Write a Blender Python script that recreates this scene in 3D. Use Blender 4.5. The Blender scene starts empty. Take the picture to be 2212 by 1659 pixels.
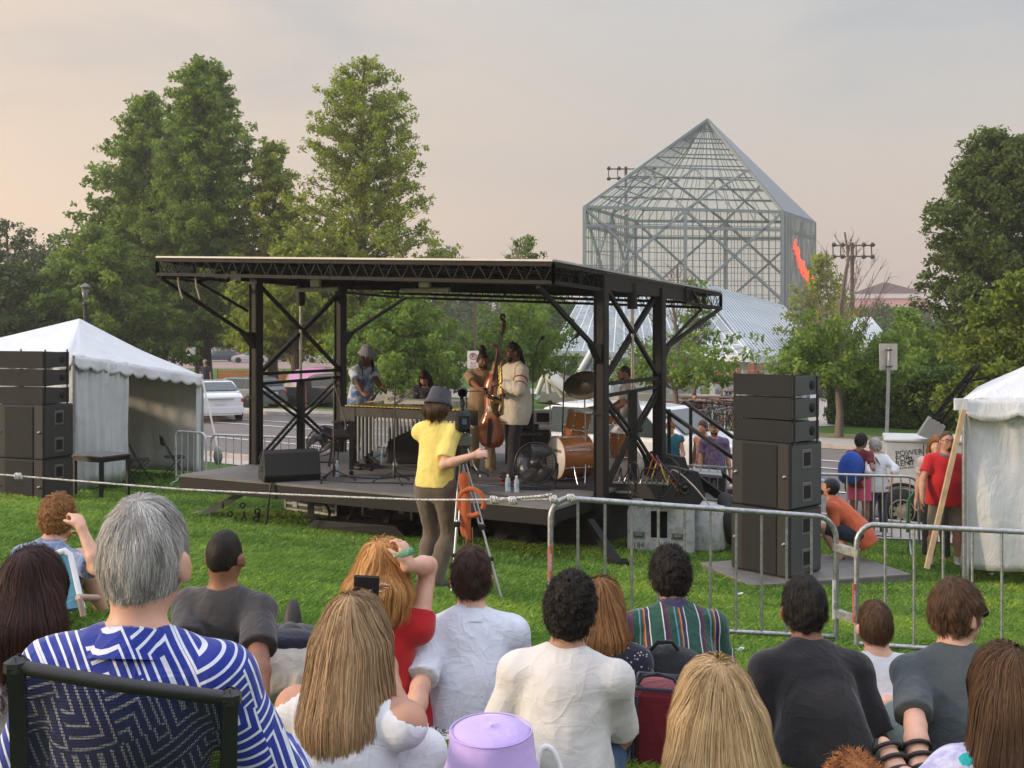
import bpy, math, random
import numpy as np
from mathutils import Matrix, Vector, Euler
import openvdb as vdb
random.seed(7); RNG = np.random.default_rng(7)
scene = bpy.context.scene
COL = scene.collection
FD = 2376.0            # focal length and picture measures in the units of a 2212 px wide picture
CAMZ = 3.3
def P(px, py, d): return np.array([(px-1106.0)/FD*d, d, CAMZ-(py-715.0)/FD*d])
GD = [0,3,4.5,5.5,7.5,9.8,12,14.1,17,18.2,20,40,85,170,400,3000]
GZ = [1.68,1.65,1.60,1.48,1.25,1.0,.62,.30,.10,0.0,0.0,0.0,-1.0,-.6,0.0,0.0]
QD = [0,2.5,4.4,5.5,7.5,10,12,14.7,17,18]
QZ = [1.70,1.66,1.57,1.38,1.0,.62,.42,.28,.06,0.0]
def G(x, y):
    x = np.asarray(x,float); y = np.asarray(y,float)
    return np.where(y > 38, np.interp(y, GD, GZ), np.interp(x*.592+y*.806, QD, QZ))
def ground(px, d):
    x = (px-1106.0)/FD*d; return np.array([x, d, float(G(x, d))])
def V(*a): return np.array(a if len(a) > 1 else a[0], float)
def norm(v):
    v = np.asarray(v, float); return v/(np.linalg.norm(v)+1e-12)
def rot(axis, ang):
    return np.array(Matrix.Rotation(ang, 3, Vector(axis)))
def rz(a): return rot((0,0,1), a)
R = math.radians
# ---------------------------------------------------------------- things
WORLD = set()
def tag(o, label=None, cat=None, group=None, kind=None):
    if label: o['label'] = label
    if cat: o['category'] = cat
    if group: o['group'] = group
    if kind: o['kind'] = kind
    return o
def thing(name, label, cat, loc=(0,0,0), rotz=0.0, group=None, world=True):
    o = bpy.data.objects.new(name, None); COL.objects.link(o)
    o.empty_display_size = .1
    o.location = [float(v) for v in loc]; o.rotation_euler = (0,0,rotz)
    if world: WORLD.add(o.name_full)
    return tag(o, label, cat, group)
def link(name, me, parent=None, m=None):
    o = bpy.data.objects.new(name, me); COL.objects.link(o)
    if m is not None and not me.materials: me.materials.append(m)
    if parent is not None:
        o.parent = parent
        if parent.name_full in WORLD and parent.type == 'EMPTY':
            o.matrix_parent_inverse = (Matrix.Translation(parent.location) @ parent.rotation_euler.to_matrix().to_4x4()).inverted()
    return o
def copy_tree(o, parent=None, name=None):
    c = o.copy(); COL.objects.link(c); c.parent = parent
    for ch in list(o.children): copy_tree(ch, c)
    return c
def np_mesh(name, verts, faces, smooth=False, var=None):
    verts = np.asarray(verts, np.float32).reshape(-1, 3)
    me = bpy.data.meshes.new(name)
    if isinstance(faces, np.ndarray):
        k = faces.shape[1]; nf = len(faces)
        me.vertices.add(len(verts)); me.vertices.foreach_set('co', verts.ravel())
        me.loops.add(nf*k); me.loops.foreach_set('vertex_index', faces.astype(np.int32).ravel())
        me.polygons.add(nf); me.polygons.foreach_set('loop_start', np.arange(0, nf*k, k, dtype=np.int32))
        me.polygons.foreach_set('loop_total', np.full(nf, k, np.int32))
        me.update(calc_edges=True)
    else:
        me.from_pydata([tuple(map(float, v)) for v in verts], [], faces); me.update()
    if smooth is True: me.shade_smooth()
    if var is not None:
        a = me.attributes.new('var', 'FLOAT', 'POINT'); a.data.foreach_set('value', np.asarray(var, np.float32))
    return me
class MB:
    def __init__(s): s.v = []; s.f = []; s.sm = []
    def add(s, vs, fs, smooth=False):
        n = len(s.v); s.v += [tuple(map(float, v)) for v in vs]
        s.f += [tuple(int(i)+n for i in f) for f in fs]; s.sm += [smooth]*len(fs); return s
    def hexa(s, c8):
        return s.add(c8, [(0,3,2,1),(4,5,6,7),(0,1,5,4),(1,2,6,5),(2,3,7,6),(3,0,4,7)])
    def box(s, c, size, M=None):
        c = V(c); h = V(size)/2
        pts = [V(x,y,z)*h for z in (-1,1) for x,y in ((-1,-1),(1,-1),(1,1),(-1,1))]
        if M is not None: pts = [np.asarray(M) @ p for p in pts]
        return s.hexa([p+c for p in pts])
    def bbox(s, c, size, b=.01, M=None):
        """box with chamfered edges (vertical + top/bottom)"""
        c = V(c); h = V(size)/2; b = min(b, *(h*.9)); vs = []; 
        for z, i in ((-h[2], b), (-h[2]+b, 0), (h[2]-b, 0), (h[2], b)):
            x, y = h[0]-i, h[1]-i
            vs += [(-x+b,-y,z),(x-b,-y,z),(x,-y+b,z),(x,y-b,z),(x-b,y,z),(-x+b,y,z),(-x,y-b,z),(-x,-y+b,z)]
        fs = [tuple(range(7,-1,-1)), tuple(range(24,32))]
        for k in range(3):
            for j in range(8): fs.append((k*8+j, k*8+(j+1)%8, k*8+8+(j+1)%8, k*8+8+j))
        vs = [V(v) for v in vs]
        if M is not None: vs = [np.asarray(M) @ v for v in vs]
        return s.add([v+c for v in vs], fs)
    def bar(s, a, b, w=.05, h=None, up=(0,0,1)):
        a, b = V(a), V(b); h = h or w; d = norm(b-a); up = V(up)
        if abs(d @ up) > .98: up = V(1,0,0)
        x = norm(np.cross(d, up)); y = np.cross(x, d)
        o = [(-1,-1),(1,-1),(1,1),(-1,1)]
        return s.hexa([p + x*w/2*i + y*h/2*j for p in (a,b) for i,j in o])
    def tube(s, pts, r=.02, n=8, closed=False, cap=True, flat=None):
        pts = [V(p) for p in pts]; m = len(pts)
        rr = r if hasattr(r, '__len__') else [r]*m
        vs = []; prev = None
        for i, p in enumerate(pts):
            if closed: t = pts[(i+1)%m]-pts[i-1]
            else: t = pts[min(i+1,m-1)]-pts[max(i-1,0)]
            t = norm(t)
            if prev is None:
                u = V(0,0,1) if abs(t[2]) < .9 else V(1,0,0)
                x = norm(np.cross(t, u))
            else:
                x = norm(prev - t*(prev@t))
            prev = x; y = np.cross(t, x)
            for k in range(n):
                a = 2*math.pi*k/n; vs.append(p + (x*math.cos(a)+y*math.sin(a))*rr[i])
        fs = []
        for i in range(m if closed else m-1):
            j = (i+1) % m
            for k in range(n): fs.append((i*n+k, i*n+(k+1)%n, j*n+(k+1)%n, j*n+k))
        s.add(vs, fs, True)
        if cap and not closed:
            s.add([vs[k] for k in range(n)], [tuple(range(n-1,-1,-1))])
            s.add([vs[(m-1)*n+k] for k in range(n)], [tuple(range(n))])
        return s
    def lathe(s, prof, c=(0,0,0), axis=(0,0,1), n=24, smooth=True):
        """prof: list of (radius, height along axis)"""
        ax = norm(axis); u = V(0,0,1) if abs(ax[2]) < .9 else V(1,0,0)
        x = norm(np.cross(u, ax)); y = np.cross(ax, x); c = V(c); vs = []; fs = []
        for r_, h in prof:
            for k in range(n):
                a = 2*math.pi*k/n; vs.append(c + ax*h + (x*math.cos(a)+y*math.sin(a))*r_)
        for i in range(len(prof)-1):
            for k in range(n): fs.append((i*n+k, i*n+(k+1)%n, (i+1)*n+(k+1)%n, (i+1)*n+k))
        return s.add(vs, fs, smooth)
    def ell(s, c, r, M=None, n=14, m=8):
        c = V(c); r = V(r); vs = []; fs = []
        for i in range(m+1):
            t = math.pi*i/m
            for k in range(n):
                a = 2*math.pi*k/n; p = V(math.sin(t)*math.cos(a), math.sin(t)*math.sin(a), math.cos(t))*r
                vs.append(c + (p if M is None else np.asarray(M)@p))
        for i in range(m):
            for k in range(n): fs.append((i*n+k, (i+1)*n+k, (i+1)*n+(k+1)%n, i*n+(k+1)%n))
        return s.add(vs, fs, True)
    def prism(s, poly, a, b):
        """poly: list of 3d points; extruded by vector b-a"""
        e = V(b)-V(a); n = len(poly); vs = [V(p)+V(a) for p in poly] + [V(p)+V(a)+e for p in poly]
        fs = [tuple(range(n-1,-1,-1)), tuple(range(n,2*n))] + [(i,(i+1)%n,n+(i+1)%n,n+i) for i in range(n)]
        return s.add(vs, fs)
    def quad(s, *p): return s.add(p, [tuple(range(len(p)))])
    def slab(s, pts, t=.02, nrm=None):
        """thick sheet from polygon"""
        pts = [V(p) for p in pts]
        if nrm is None: nrm = norm(np.cross(pts[1]-pts[0], pts[2]-pts[0]))
        return s.prism(pts, V(nrm)*-t/2, V(nrm)*t/2)
    def torus(s, c, R_, r, axis=(0,0,1), n=28, m=8, arc=None):
        ax = norm(axis); u = V(0,0,1) if abs(ax[2]) < .9 else V(1,0,0)
        x = norm(np.cross(u, ax)); y = np.cross(ax, x); a0, a1 = arc or (0, 2*math.pi)
        k = n if arc is None else n+1
        pts = [V(c)+(x*math.cos(a0+(a1-a0)*i/n)+y*math.sin(a0+(a1-a0)*i/n))*R_ for i in range(k)]
        return s.tube(pts, r, m, closed=arc is None)
    def build(s, name, m, parent=None, label=None):
        me = bpy.data.meshes.new(name); me.from_pydata(s.v, [], s.f)
        if any(s.sm): me.polygons.foreach_set('use_smooth', s.sm)
        me.update()
        o = link(name, me, parent, m)
        if label: o['label'] = label
        return o
def grid_sheet(fn, nu, nv):
    vs = [fn(i/nu, j/nv) for j in range(nv+1) for i in range(nu+1)]
    f = np.array([(j*(nu+1)+i, j*(nu+1)+i+1, (j+1)*(nu+1)+i+1, (j+1)*(nu+1)+i) for j in range(nv) for i in range(nu)])
    return np.array(vs), f
def text_mesh(txt, size, M, origin, m, name, parent, ext=.001, align='CENTER'):
    """lettering as real geometry; M columns = right, up, normal"""
    cu = bpy.data.curves.new('t', 'FONT'); cu.body = txt; cu.size = size; cu.extrude = ext
    cu.align_x = align; cu.align_y = 'CENTER'
    o = bpy.data.objects.new('t', cu); COL.objects.link(o)
    dg = bpy.context.evaluated_depsgraph_get(); me = bpy.data.meshes.new_from_object(o.evaluated_get(dg))
    bpy.data.objects.remove(o)
    co = np.zeros(len(me.vertices)*3); me.vertices.foreach_get('co', co); co = co.reshape(-1,3)
    co = co @ np.asarray(M).T + V(origin)
    me.vertices.foreach_set('co', co.ravel()); me.update(); me.materials.clear()
    return link(name, me, parent, m)
# ---------------------------------------------------------------- materials
MATS = {}
class NT:
    def __init__(s, name):
        s.m = bpy.data.materials.new(name); s.m.use_nodes = True; s.t = s.m.node_tree
        s.b = s.t.nodes['Principled BSDF']; s.out = s.t.nodes['Material Output']
    def n(s, typ, **kw):
        o = s.t.nodes.new(typ)
        for k, v in kw.items(): setattr(o, k, v)
        return o
    def l(s, a, b): s.t.links.new(a, b)
    def math(s, op, a, b=None, c=None):
        o = s.n('ShaderNodeMath', operation=op)
        for i, v in enumerate((a, b, c)):
            if v is None: continue
            if isinstance(v, (int, float)): o.inputs[i].default_value = v
            else: s.l(v, o.inputs[i])
        return o.outputs[0]
    def mix(s, f, a, b):
        o = s.n('ShaderNodeMix', data_type='RGBA')
        for i, v in ((0, f), (6, a), (7, b)):
            if isinstance(v, (int, float)): o.inputs[i].default_value = v
            elif isinstance(v, tuple): o.inputs[i].default_value = (*v[:3], 1)
            else: s.l(v, o.inputs[i])
        return o.outputs[2]
    def ramp(s, f, stops, interp='LINEAR'):
        o = s.n('ShaderNodeValToRGB'); s.l(f, o.inputs[0]); e = o.color_ramp.elements
        o.color_ramp.interpolation = interp
        while len(e) < len(stops): e.new(.5)
        for i, (p, c) in enumerate(stops): e[i].position = p; e[i].color = (*c[:3], 1)
        return o.outputs[0]
    def coord(s, kind='Object', scale=(1,1,1), rotv=(0,0,0)):
        tc = s.n('ShaderNodeTexCoord'); mp = s.n('ShaderNodeMapping')
        mp.inputs['Scale'].default_value = scale; mp.inputs['Rotation'].default_value = rotv
        s.l(tc.outputs[kind], mp.inputs['Vector']); return mp.outputs[0]
    def noise(s, co, scale, detail=3, rough=.5, dist=0):
        o = s.n('ShaderNodeTexNoise'); s.l(co, o.inputs['Vector'])
        o.inputs['Scale'].default_value = scale; o.inputs['Detail'].default_value = detail
        o.inputs['Roughness'].default_value = rough; o.inputs['Distortion'].default_value = dist
        return o.outputs['Fac']
    def vor(s, co, scale, feature='F1', out='Distance'):
        o = s.n('ShaderNodeTexVoronoi', feature=feature); s.l(co, o.inputs['Vector']); o.inputs['Scale'].default_value = scale
        return o.outputs[out]
    def bump(s, h, strength=.3, dist=.01):
        o = s.n('ShaderNodeBump'); s.l(h, o.inputs['Height']); o.inputs['Strength'].default_value = strength
        o.inputs['Distance'].default_value = dist; s.l(o.outputs[0], s.b.inputs['Normal']); return o
    def col(s, c):
        if isinstance(c, tuple): s.b.inputs['Base Color'].default_value = (*c[:3], 1)
        else: s.l(c, s.b.inputs['Base Color'])
    def set(s, **kw):
        for k, v in kw.items(): s.b.inputs[k.replace('_', ' ')].default_value = v
def mat(name, col, rough=.6, metal=0, var=.15, vscale=8, bump=0, bscale=60, spec=.5, **kw):
    """plain surface with noise-varied colour, roughness and bump"""
    if name in MATS: return MATS[name]
    t = NT(name); co = t.coord()
    c2 = tuple(max(0, c*(1-var)) for c in col); c1 = tuple(min(1, c*(1+var*.6)) for c in col)
    nz = t.noise(co, vscale, 4, .6)
    t.col(t.ramp(nz, [(.3, c2), (.7, c1)]))
    t.set(Roughness=rough, Metallic=metal, Specular_IOR_Level=spec)
    rr = t.n('ShaderNodeMapRange'); t.l(nz, rr.inputs[0]); rr.inputs[3].default_value = max(.05, rough-.12); rr.inputs[4].default_value = min(1, rough+.12)
    t.l(rr.outputs[0], t.b.inputs['Roughness'])
    if bump: t.bump(t.noise(co, bscale, 3), bump, .01)
    for k, v in kw.items(): t.b.inputs[k.replace('_', ' ')].default_value = v
    MATS[name] = t.m; return t.m
def cloth(name, col, weave=.25, fold=.3, var=.08, rough=.85, pattern=None):
    if name in MATS: return MATS[name]
    t = NT(name); co = t.coord()
    base = pattern(t, co) if pattern else t.ramp(t.noise(co, 6, 3), [(.3, tuple(c*(1-var) for c in col)), (.7, tuple(min(1, c*(1+var)) for c in col))])
    t.col(base); t.set(Roughness=rough, Specular_IOR_Level=.2, Sheen_Weight=.25)
    rdg = lambda n_: t.math('SUBTRACT', 1, t.math('POWER', t.math('ABSOLUTE', t.math('MULTIPLY_ADD', n_, 2.0, -1.0)), .6))
    f = rdg(t.noise(t.coord(scale=(1,1,.5), rotv=(.2,.5,0)), 8, 2, .4, 1.4)); f2 = rdg(t.noise(t.coord(scale=(.6,.6,1.3), rotv=(0,-.4,.3)), 15, 2, .4, 1.0)); w = t.noise(co, 380, 1)
    h = t.math('ADD', t.math('ADD', t.math('MULTIPLY', f, fold*3), t.math('MULTIPLY', f2, fold*1.4)), t.math('MULTIPLY', w, weave*.12))
    t.bump(h, .42, .012)
    MATS[name] = t.m; return t.m
def skin(name, col):
    if name in MATS: return MATS[name]
    t = NT(name); co = t.coord()
    a = t.ramp(t.math('ADD', t.math('MULTIPLY', t.noise(co, 11, 5, .65), .75), t.math('MULTIPLY', t.noise(co, 70, 2), .25)), [(.3,(col[0]*.84,col[1]*.74,col[2]*.72)), (.5,col), (.72, (min(1,col[0]*1.12), col[1]*1.06, col[2]*1.04))])
    t.col(a); t.set(Roughness=.52, Specular_IOR_Level=.4, Subsurface_Weight=.04, Subsurface_Scale=.02)
    t.b.inputs['Subsurface Radius'].default_value = (1,.4,.2)
    t.bump(t.noise(co, 130, 2), .15, .003); MATS[name] = t.m; return t.m
def hairmat(name, c1, c2, rough=.45):
    if name in MATS: return MATS[name]
    t = NT(name); at = t.n('ShaderNodeAttribute', attribute_name='var'); co = t.coord(scale=(1,1,.25))
    f = t.math('ADD', t.math('MULTIPLY', at.outputs['Fac'], .7), t.math('MULTIPLY', t.noise(co, 60, 3), .35))
    t.col(t.ramp(f, [(.15, c1), (.85, c2)])); t.set(Roughness=rough+.12, Specular_IOR_Level=.22)
    t.bump(t.noise(co, 160, 2), .5, .006); MATS[name] = t.m; return t.m
def leafmat(name, dark, light, trans=.3, rough=.55):
    if name in MATS: return MATS[name]
    t = NT(name); at = t.n('ShaderNodeAttribute', attribute_name='var')
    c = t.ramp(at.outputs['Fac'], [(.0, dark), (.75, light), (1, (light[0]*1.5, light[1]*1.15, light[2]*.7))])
    t.col(c); t.set(Roughness=rough, Specular_IOR_Level=.3)
    tr = t.n('ShaderNodeBsdfTranslucent'); t.l(c, tr.inputs['Color'])
    mx = t.n('ShaderNodeMixShader'); mx.inputs[0].default_value = trans
    t.l(t.b.outputs[0], mx.inputs[1]); t.l(tr.outputs[0], mx.inputs[2]); t.l(mx.outputs[0], t.out.inputs[0])
    MATS[name] = t.m; return t.m
def glassmat(name, col=(.9,.95,.95), alpha=.35, rough=.08):
    if name in MATS: return MATS[name]
    t = NT(name); t.col(tuple(col)); t.set(Roughness=rough, Specular_IOR_Level=.6)
    tr = t.n('ShaderNodeBsdfTransparent'); tr.inputs[0].default_value = (.93,.97,.96,1)
    mx = t.n('ShaderNodeMixShader'); mx.inputs[0].default_value = alpha
    t.l(tr.outputs[0], mx.inputs[1]); t.l(t.b.outputs[0], mx.inputs[2]); t.l(mx.outputs[0], t.out.inputs[0])
    MATS[name] = t.m; return t.m
# ---------------------------------------------------------------- lattice noise
_T = np.random.default_rng(3).random((32,32,32)).astype(np.float32)*2-1
def vn(p, f, off=0.0):
    q = p*f+off+100.0; i = np.floor(q).astype(np.int32); w = (q-i).astype(np.float32); w = w*w*(3-2*w); i &= 31; j = (i+1)&31
    x0,y0,z0 = i[...,0],i[...,1],i[...,2]; x1,y1,z1 = j[...,0],j[...,1],j[...,2]; a,b,c = w[...,0],w[...,1],w[...,2]
    def L(u, v, t): return u+(v-u)*t
    return L(L(L(_T[x0,y0,z0],_T[x1,y0,z0],a),L(_T[x0,y1,z0],_T[x1,y1,z0],a),b),
             L(L(_T[x0,y0,z1],_T[x1,y0,z1],a),L(_T[x0,y1,z1],_T[x1,y1,z1],a),b),c)
# ---------------------------------------------------------------- implicit surfaces
def f_cone(a, b, ra, rb):
    a, b = V(a).astype(np.float32), V(b).astype(np.float32); ab = b-a; L = float(ab@ab)+1e-9
    def f(p):
        t = np.clip(((p-a)@ab)/L, 0, 1)
        return np.linalg.norm(p-a-t[...,None]*ab, axis=-1)-(ra+(rb-ra)*t)
    m = max(ra, rb); f.bb = (np.minimum(a,b)-m, np.maximum(a,b)+m); return f
def f_ell(c, r, M=None):
    c = V(c).astype(np.float32); r = V(r).astype(np.float32); Mi = None if M is None else np.asarray(M, np.float32)
    def f(p):
        q = p-c
        if Mi is not None: q = q@Mi
        k0 = np.linalg.norm(q/r, axis=-1); k1 = np.linalg.norm(q/(r*r), axis=-1)+1e-6
        return k0*(k0-1)/k1
    m = r.max(); f.bb = (c-m, c+m); return f
def f_clip(f, *planes):
    """keep the side where (p-o).n <= 0"""
    def g(p):
        d = f(p)
        for o, n in planes: d = np.maximum(d, (p-V(o).astype(np.float32))@norm(n).astype(np.float32))
        return d
    g.bb = f.bb; return g
def f_grow(f, t):
    def g(p): return f(p)-t
    g.bb = (f.bb[0]-t, f.bb[1]+t); return g
def smin(a, b, k):
    h = np.clip(.5+.5*(b-a)/k, 0, 1); return b+(a-b)*h-k*h*(1-h)
class Field:
    """smooth union of prims; callable on points"""
    def __init__(s): s.pr = []; s.post = []
    def add(s, f, k=.03): s.pr.append((f, k)); return s
    def bb(s):
        return np.min([f.bb[0] for f,_ in s.pr],0)-.02, np.max([f.bb[1] for f,_ in s.pr],0)+.02
    def __call__(s, p):
        D = np.full(p.shape[:-1], 1.0, np.float32)
        for f, k in s.pr: D = smin(D, f(p), k)
        for g in s.post: D = g(p, D)
        return D
    def mesh(s, h=.01):
        lo, hi = s.bb(); n = np.ceil((hi-lo)/h).astype(int)+1
        D = np.full(n, .3, np.float32)
        ax = [lo[i]+h*np.arange(n[i]) for i in range(3)]
        for f, k in s.pr:
            m = k+2*h
            i0 = np.maximum(((f.bb[0]-m-lo)/h).astype(int), 0); i1 = np.minimum(np.ceil((f.bb[1]+m-lo)/h).astype(int)+1, n)
            if (i1 <= i0).any(): continue
            sl = tuple(slice(a,b) for a,b in zip(i0,i1))
            p = np.stack(np.meshgrid(*[ax[i][sl[i]] for i in range(3)], indexing='ij'), -1).astype(np.float32)
            D[sl] = smin(D[sl], f(p), k)
        if s.post:
            idx = np.nonzero(D < .05)
            p = np.stack([ax[i][idx[i]] for i in range(3)], -1).astype(np.float32); d = D[idx]
            for g in s.post: d = g(p, d)
            D[idx] = d
        gr = vdb.FloatGrid(); gr.copyFromArray(D); pts, qd = gr.convertToQuads(0.0)
        return (pts*h+lo).astype(np.float32), qd
def smooth_verts(v, q, it=1):
    for _ in range(it):
        acc = np.zeros_like(v); cnt = np.zeros(len(v), np.float32)
        for a, b in ((0,1),(1,2),(2,3),(3,0)):
            np.add.at(acc, q[:,a], v[q[:,b]]); np.add.at(acc, q[:,b], v[q[:,a]])
            np.add.at(cnt, q[:,a], 1); np.add.at(cnt, q[:,b], 1)
        v = v*.5 + .5*acc/np.maximum(cnt,1)[:,None]
    return v
def field_obj(name, F, h, m, parent, var=None, it=1, label=None):
    v, q = F.mesh(h)
    if len(v) == 0: return None
    if it: v = smooth_verts(v, q, it)
    me = np_mesh(name, v, q, True, var=(np.full(len(v), var, np.float32) if var is not None else None))
    # flip outward if needed
    me.flip_normals() if orient_bad(me) else None
    o = link(name, me, parent, m)
    if label: o['label'] = label
    return o
def orient_bad(me):
    n = min(len(me.polygons), 4000); s = 0.0
    co = np.zeros(len(me.vertices)*3, np.float32); me.vertices.foreach_get('co', co); co = co.reshape(-1,3)
    i = int(np.argmax(co[:,2])); 
    for p in me.polygons:
        if i in p.vertices: s += p.normal[2]
    return s < 0
# ---------------------------------------------------------------- people
def ik(a, t, l1, l2, pole):
    a, t = V(a), V(t); d = t-a; D = np.linalg.norm(d); D = min(D, (l1+l2)*.998); u = norm(d)
    x = (l1*l1-l2*l2+D*D)/(2*D); h = math.sqrt(max(l1*l1-x*x, 0)); pole = V(pole); q = pole-u*(pole@u)
    q = norm(q) if np.linalg.norm(q) > 1e-5 else V(0,0,1)
    return a+u*x+q*h, a+u*D
def wrinkle(amp, seed, fz=1.0):
    def g(p, d):
        q = p.copy(); q[...,2] *= .55*fz
        w = vn(q, 8, seed)
        a = 1-np.abs(vn(q+w[...,None]*.05, 12, seed+7))*2.2; q2 = p.copy(); q2[...,0] *= .6; b = 1-np.abs(vn(q2+w[...,None]*.04, 19, seed+13))*2.2
        return d-amp*(np.maximum(a,-.4)*.45+np.maximum(b,-.4)*.28+w*.9)
    return g
def hand_field(F, wrist, dirv, palmn, k=1.0, curl=.5, spread=.25, side=1, rad=1.0):
    """palm + four fingers + thumb; dirv along the hand, palmn palm normal (curl side)"""
    d = norm(dirv); n = norm(V(palmn)-d*(V(palmn)@d)); x = np.cross(d, n)*side
    M = np.stack([x, d, n], 1); c = V(wrist)+d*.05*k
    F.add(f_ell(c, V(.041,.056,.018)*k, M), .015)
    F.add(f_cone(wrist, c, .025*k, .022*k), .02)
    for i, (o, L) in enumerate(((-.030,.072),(-.010,.082),(.010,.078),(.029,.062))):
        r = (.0092-.0006*i)*k*rad; b = V(wrist)+d*.090*k+x*o*k; dd = norm(d+x*spread*o*8)
        cu = curl*(1+.12*i); p = b
        for j, (fr, rr) in enumerate(((.42,1),(.32,.92),(.26,.82))):
            a_ = cu*(j+.6); v_ = dd*math.cos(a_)+n*math.sin(a_); q = p+v_*L*fr*k
            F.add(f_cone(p, q, r*rr, r*rr*.92), .004); p = q
    b = V(wrist)+d*.030*k-x*.030*k; v1 = norm(d*.75-x*.75+n*.35); q = b+v1*.042*k; v2 = norm(d+n*(.3+.5*curl)-x*.25)
    F.add(f_cone(b, q, .015*k, .011*k), .012); F.add(f_cone(q, q+v2*.032*k, .0105*k, .0085*k), .004)
SK = dict(pale=(.62,.36,.26), tan=(.47,.25,.165), brown=(.24,.115,.068), dark=(.12,.055,.034), olive=(.42,.235,.15))
def person(label, base, yaw, pose, look, group=None, H=1.72, h=.011, hands=True, name='person', face=False, seed=None):
    seed = seed if seed is not None else int(abs(base[0])*977+abs(base[1])*131) % 97
    k = H/1.72; T = thing(name, label, pose.get('cat', 'person'), base, 0, group)
    Mz = rz(yaw); B = V(base)
    W = lambda p: B + Mz @ (V(p)*k)           # local metres (for a 1.72 m body) -> world
    Dn = lambda v: Mz @ V(v)
    pel = V(pose.get('pel', (0,0,.10)))
    lean, roll, tw = R(pose.get('lean', 8)), R(pose.get('roll', 0)), R(pose.get('twist', 0))
    Rt = rot((0,1,0), roll) @ rot((1,0,0), -lean)
    Rc = rot((0,1,0), roll*1.3) @ rot((1,0,0), -(lean+R(pose.get('hunch', 0)))) @ rot((0,0,1), tw)
    ts = pose.get('ts', 1.0); waist = pel+Rt@V(0,0,.17*ts); chest = waist+Rc@V(0,.0,.17*ts); neck = waist+Rc@V(0,0,.335*ts)
    sw = pose.get('sw', 1.0); fat = look.get('fat', 1.0)
    sh = {s: neck+Rc@V(s*.172*sw, 0.005, -.060+pose.get('shrug', 0)) for s in (-1,1)}
    hy, hp, hr = (R(a) for a in pose.get('head', (0,0,0)))
    Rh = rz(hy) @ rot((1,0,0), -hp) @ rot((0,1,0), hr)
    nk2 = neck+norm(Rc@V(0,0,1)*.6+V(0,.25,1)*.6)*.095+V(0,.0,0)
    hc = nk2+Rh@V(0,.022,.088)
    hips = {s: pel+Rt@V(s*.095,0,.0) for s in (-1,1)}
    dfl = {-1: (-.35,.25,.25), 1: (.35,.25,.25)}
    arms, legs = {}, {}
    for s, key in ((-1,'L'),(1,'R')):
        t = pose.get('hand'+key, dfl[s]); pole = V(pose.get('elb'+key, (s*.18,-.7,-.8)))*V(look.get('elbx', 1.0),1,1)
        arms[s] = ik(sh[s], t, .285, .255, pole)
        ft = pose.get('foot'+key, (s*.12,.0,.08)); kp = pose.get('knee'+key, (s*.1,1,.2))
        legs[s] = ik(hips[s], ft, .42, .41, kp)
    Wh = Mz@Rh; Wc = Mz@Rc; Wt = Mz@Rt; hs = pose.get('hs', 1.0)*k
    # --- body
    F = Field(); fat_ = fat
    HC = W(hc)
    HE = lambda v: HC+Wh@(V(v)*hs)
    F.add(f_ell(HC, V(.075,.094,.108)*hs, Wh), .02)
    F.add(f_ell(HE((0,.028,-.062)), V(.056,.062,.058)*hs, Wh), .03)      # jaw
    F.add(f_ell(HE((0,.082,-.100)), V(.020,.016,.016)*hs, Wh), .02)      # chin
    F.add(f_cone(HE((0,.092,.008)), HE((0,.112,-.028)), .009*hs, .013*hs), .012)  # nose
    F.add(f_ell(HE((0,.094,-.062)), V(.024,.010,.010)*hs, Wh), .008)     # lips
    F.add(f_ell(HE((0,.083,.024)), V(.052,.014,.012)*hs, Wh), .014)      # brow
    for s in (-1,1):
        F.add(f_ell(HE((s*.086,-.004,-.020)), V(.010,.021,.035)*hs, Wh@rot((0,0,1),-s*.35)@rot((1,0,0),.2)), .005)
        F.add(f_ell(HE((s*.040,.070,-.032)), V(.022,.018,.020)*hs, Wh), .015)
    nr = .052*k*(1+.5*(fat-1))
    F.add(f_cone(W(neck+V(0,0,-.02)), HE((0,-.022,-.06)), nr*1.08, nr), .03)
    def torso(Q, g=0.0, kk=.05):
        Q.add(f_ell(W(chest), V(.150*sw*fat_**.4,.104*fat_,.20)*k+g, Wc), kk)
        Q.add(f_ell(W(waist), V(.135*fat_,.10*fat_,.15)*k+g, Wt), kk)
        Q.add(f_ell(W(pel+Rt@V(0,-.01,.03)), V(.165*fat_**.7,.125*fat_,.14)*k+g, Wt), kk)
        Q.add(f_cone(W(sh[-1]), W(sh[1]), .055*k+g*.8, .055*k+g*.8), kk)
        for s in (-1,1): Q.add(f_cone(W(neck+Rc@V(s*.03,-.01,.005)), W(sh[s]), .042*k+g*.6, .055*k+g*.8), kk*.8)
        if fat > 1.15: Q.add(f_ell(W(waist+Rt@V(0,.06,.0)), V(.14,.12,.15)*k*fat_**.5+g, Wt), kk)
        if look.get('bust'): 
            for s in (-1,1): Q.add(f_ell(W(chest+Rc@V(s*.07,.09,-.02)), V(.06,.055,.06)*k+g, Wc), kk)
    torso(F)
    am = look.get('arm', 1.0)
    def uarm(Q, s, g=0.0, end=1.0, flare=0.0, kk=.035):
        e, w = arms[s]; a = W(sh[s]); b = W(sh[s]+(e-sh[s])*end); r0, r1 = .046*k*am+g, (.047-.009*end)*k*am+g+flare
        f = f_cone(a, b+(b-a)*.15*(end<1), r0, r1)
        if end < 1: f = f_clip(f, (b, b-a))
        Q.add(f, kk)
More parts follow.
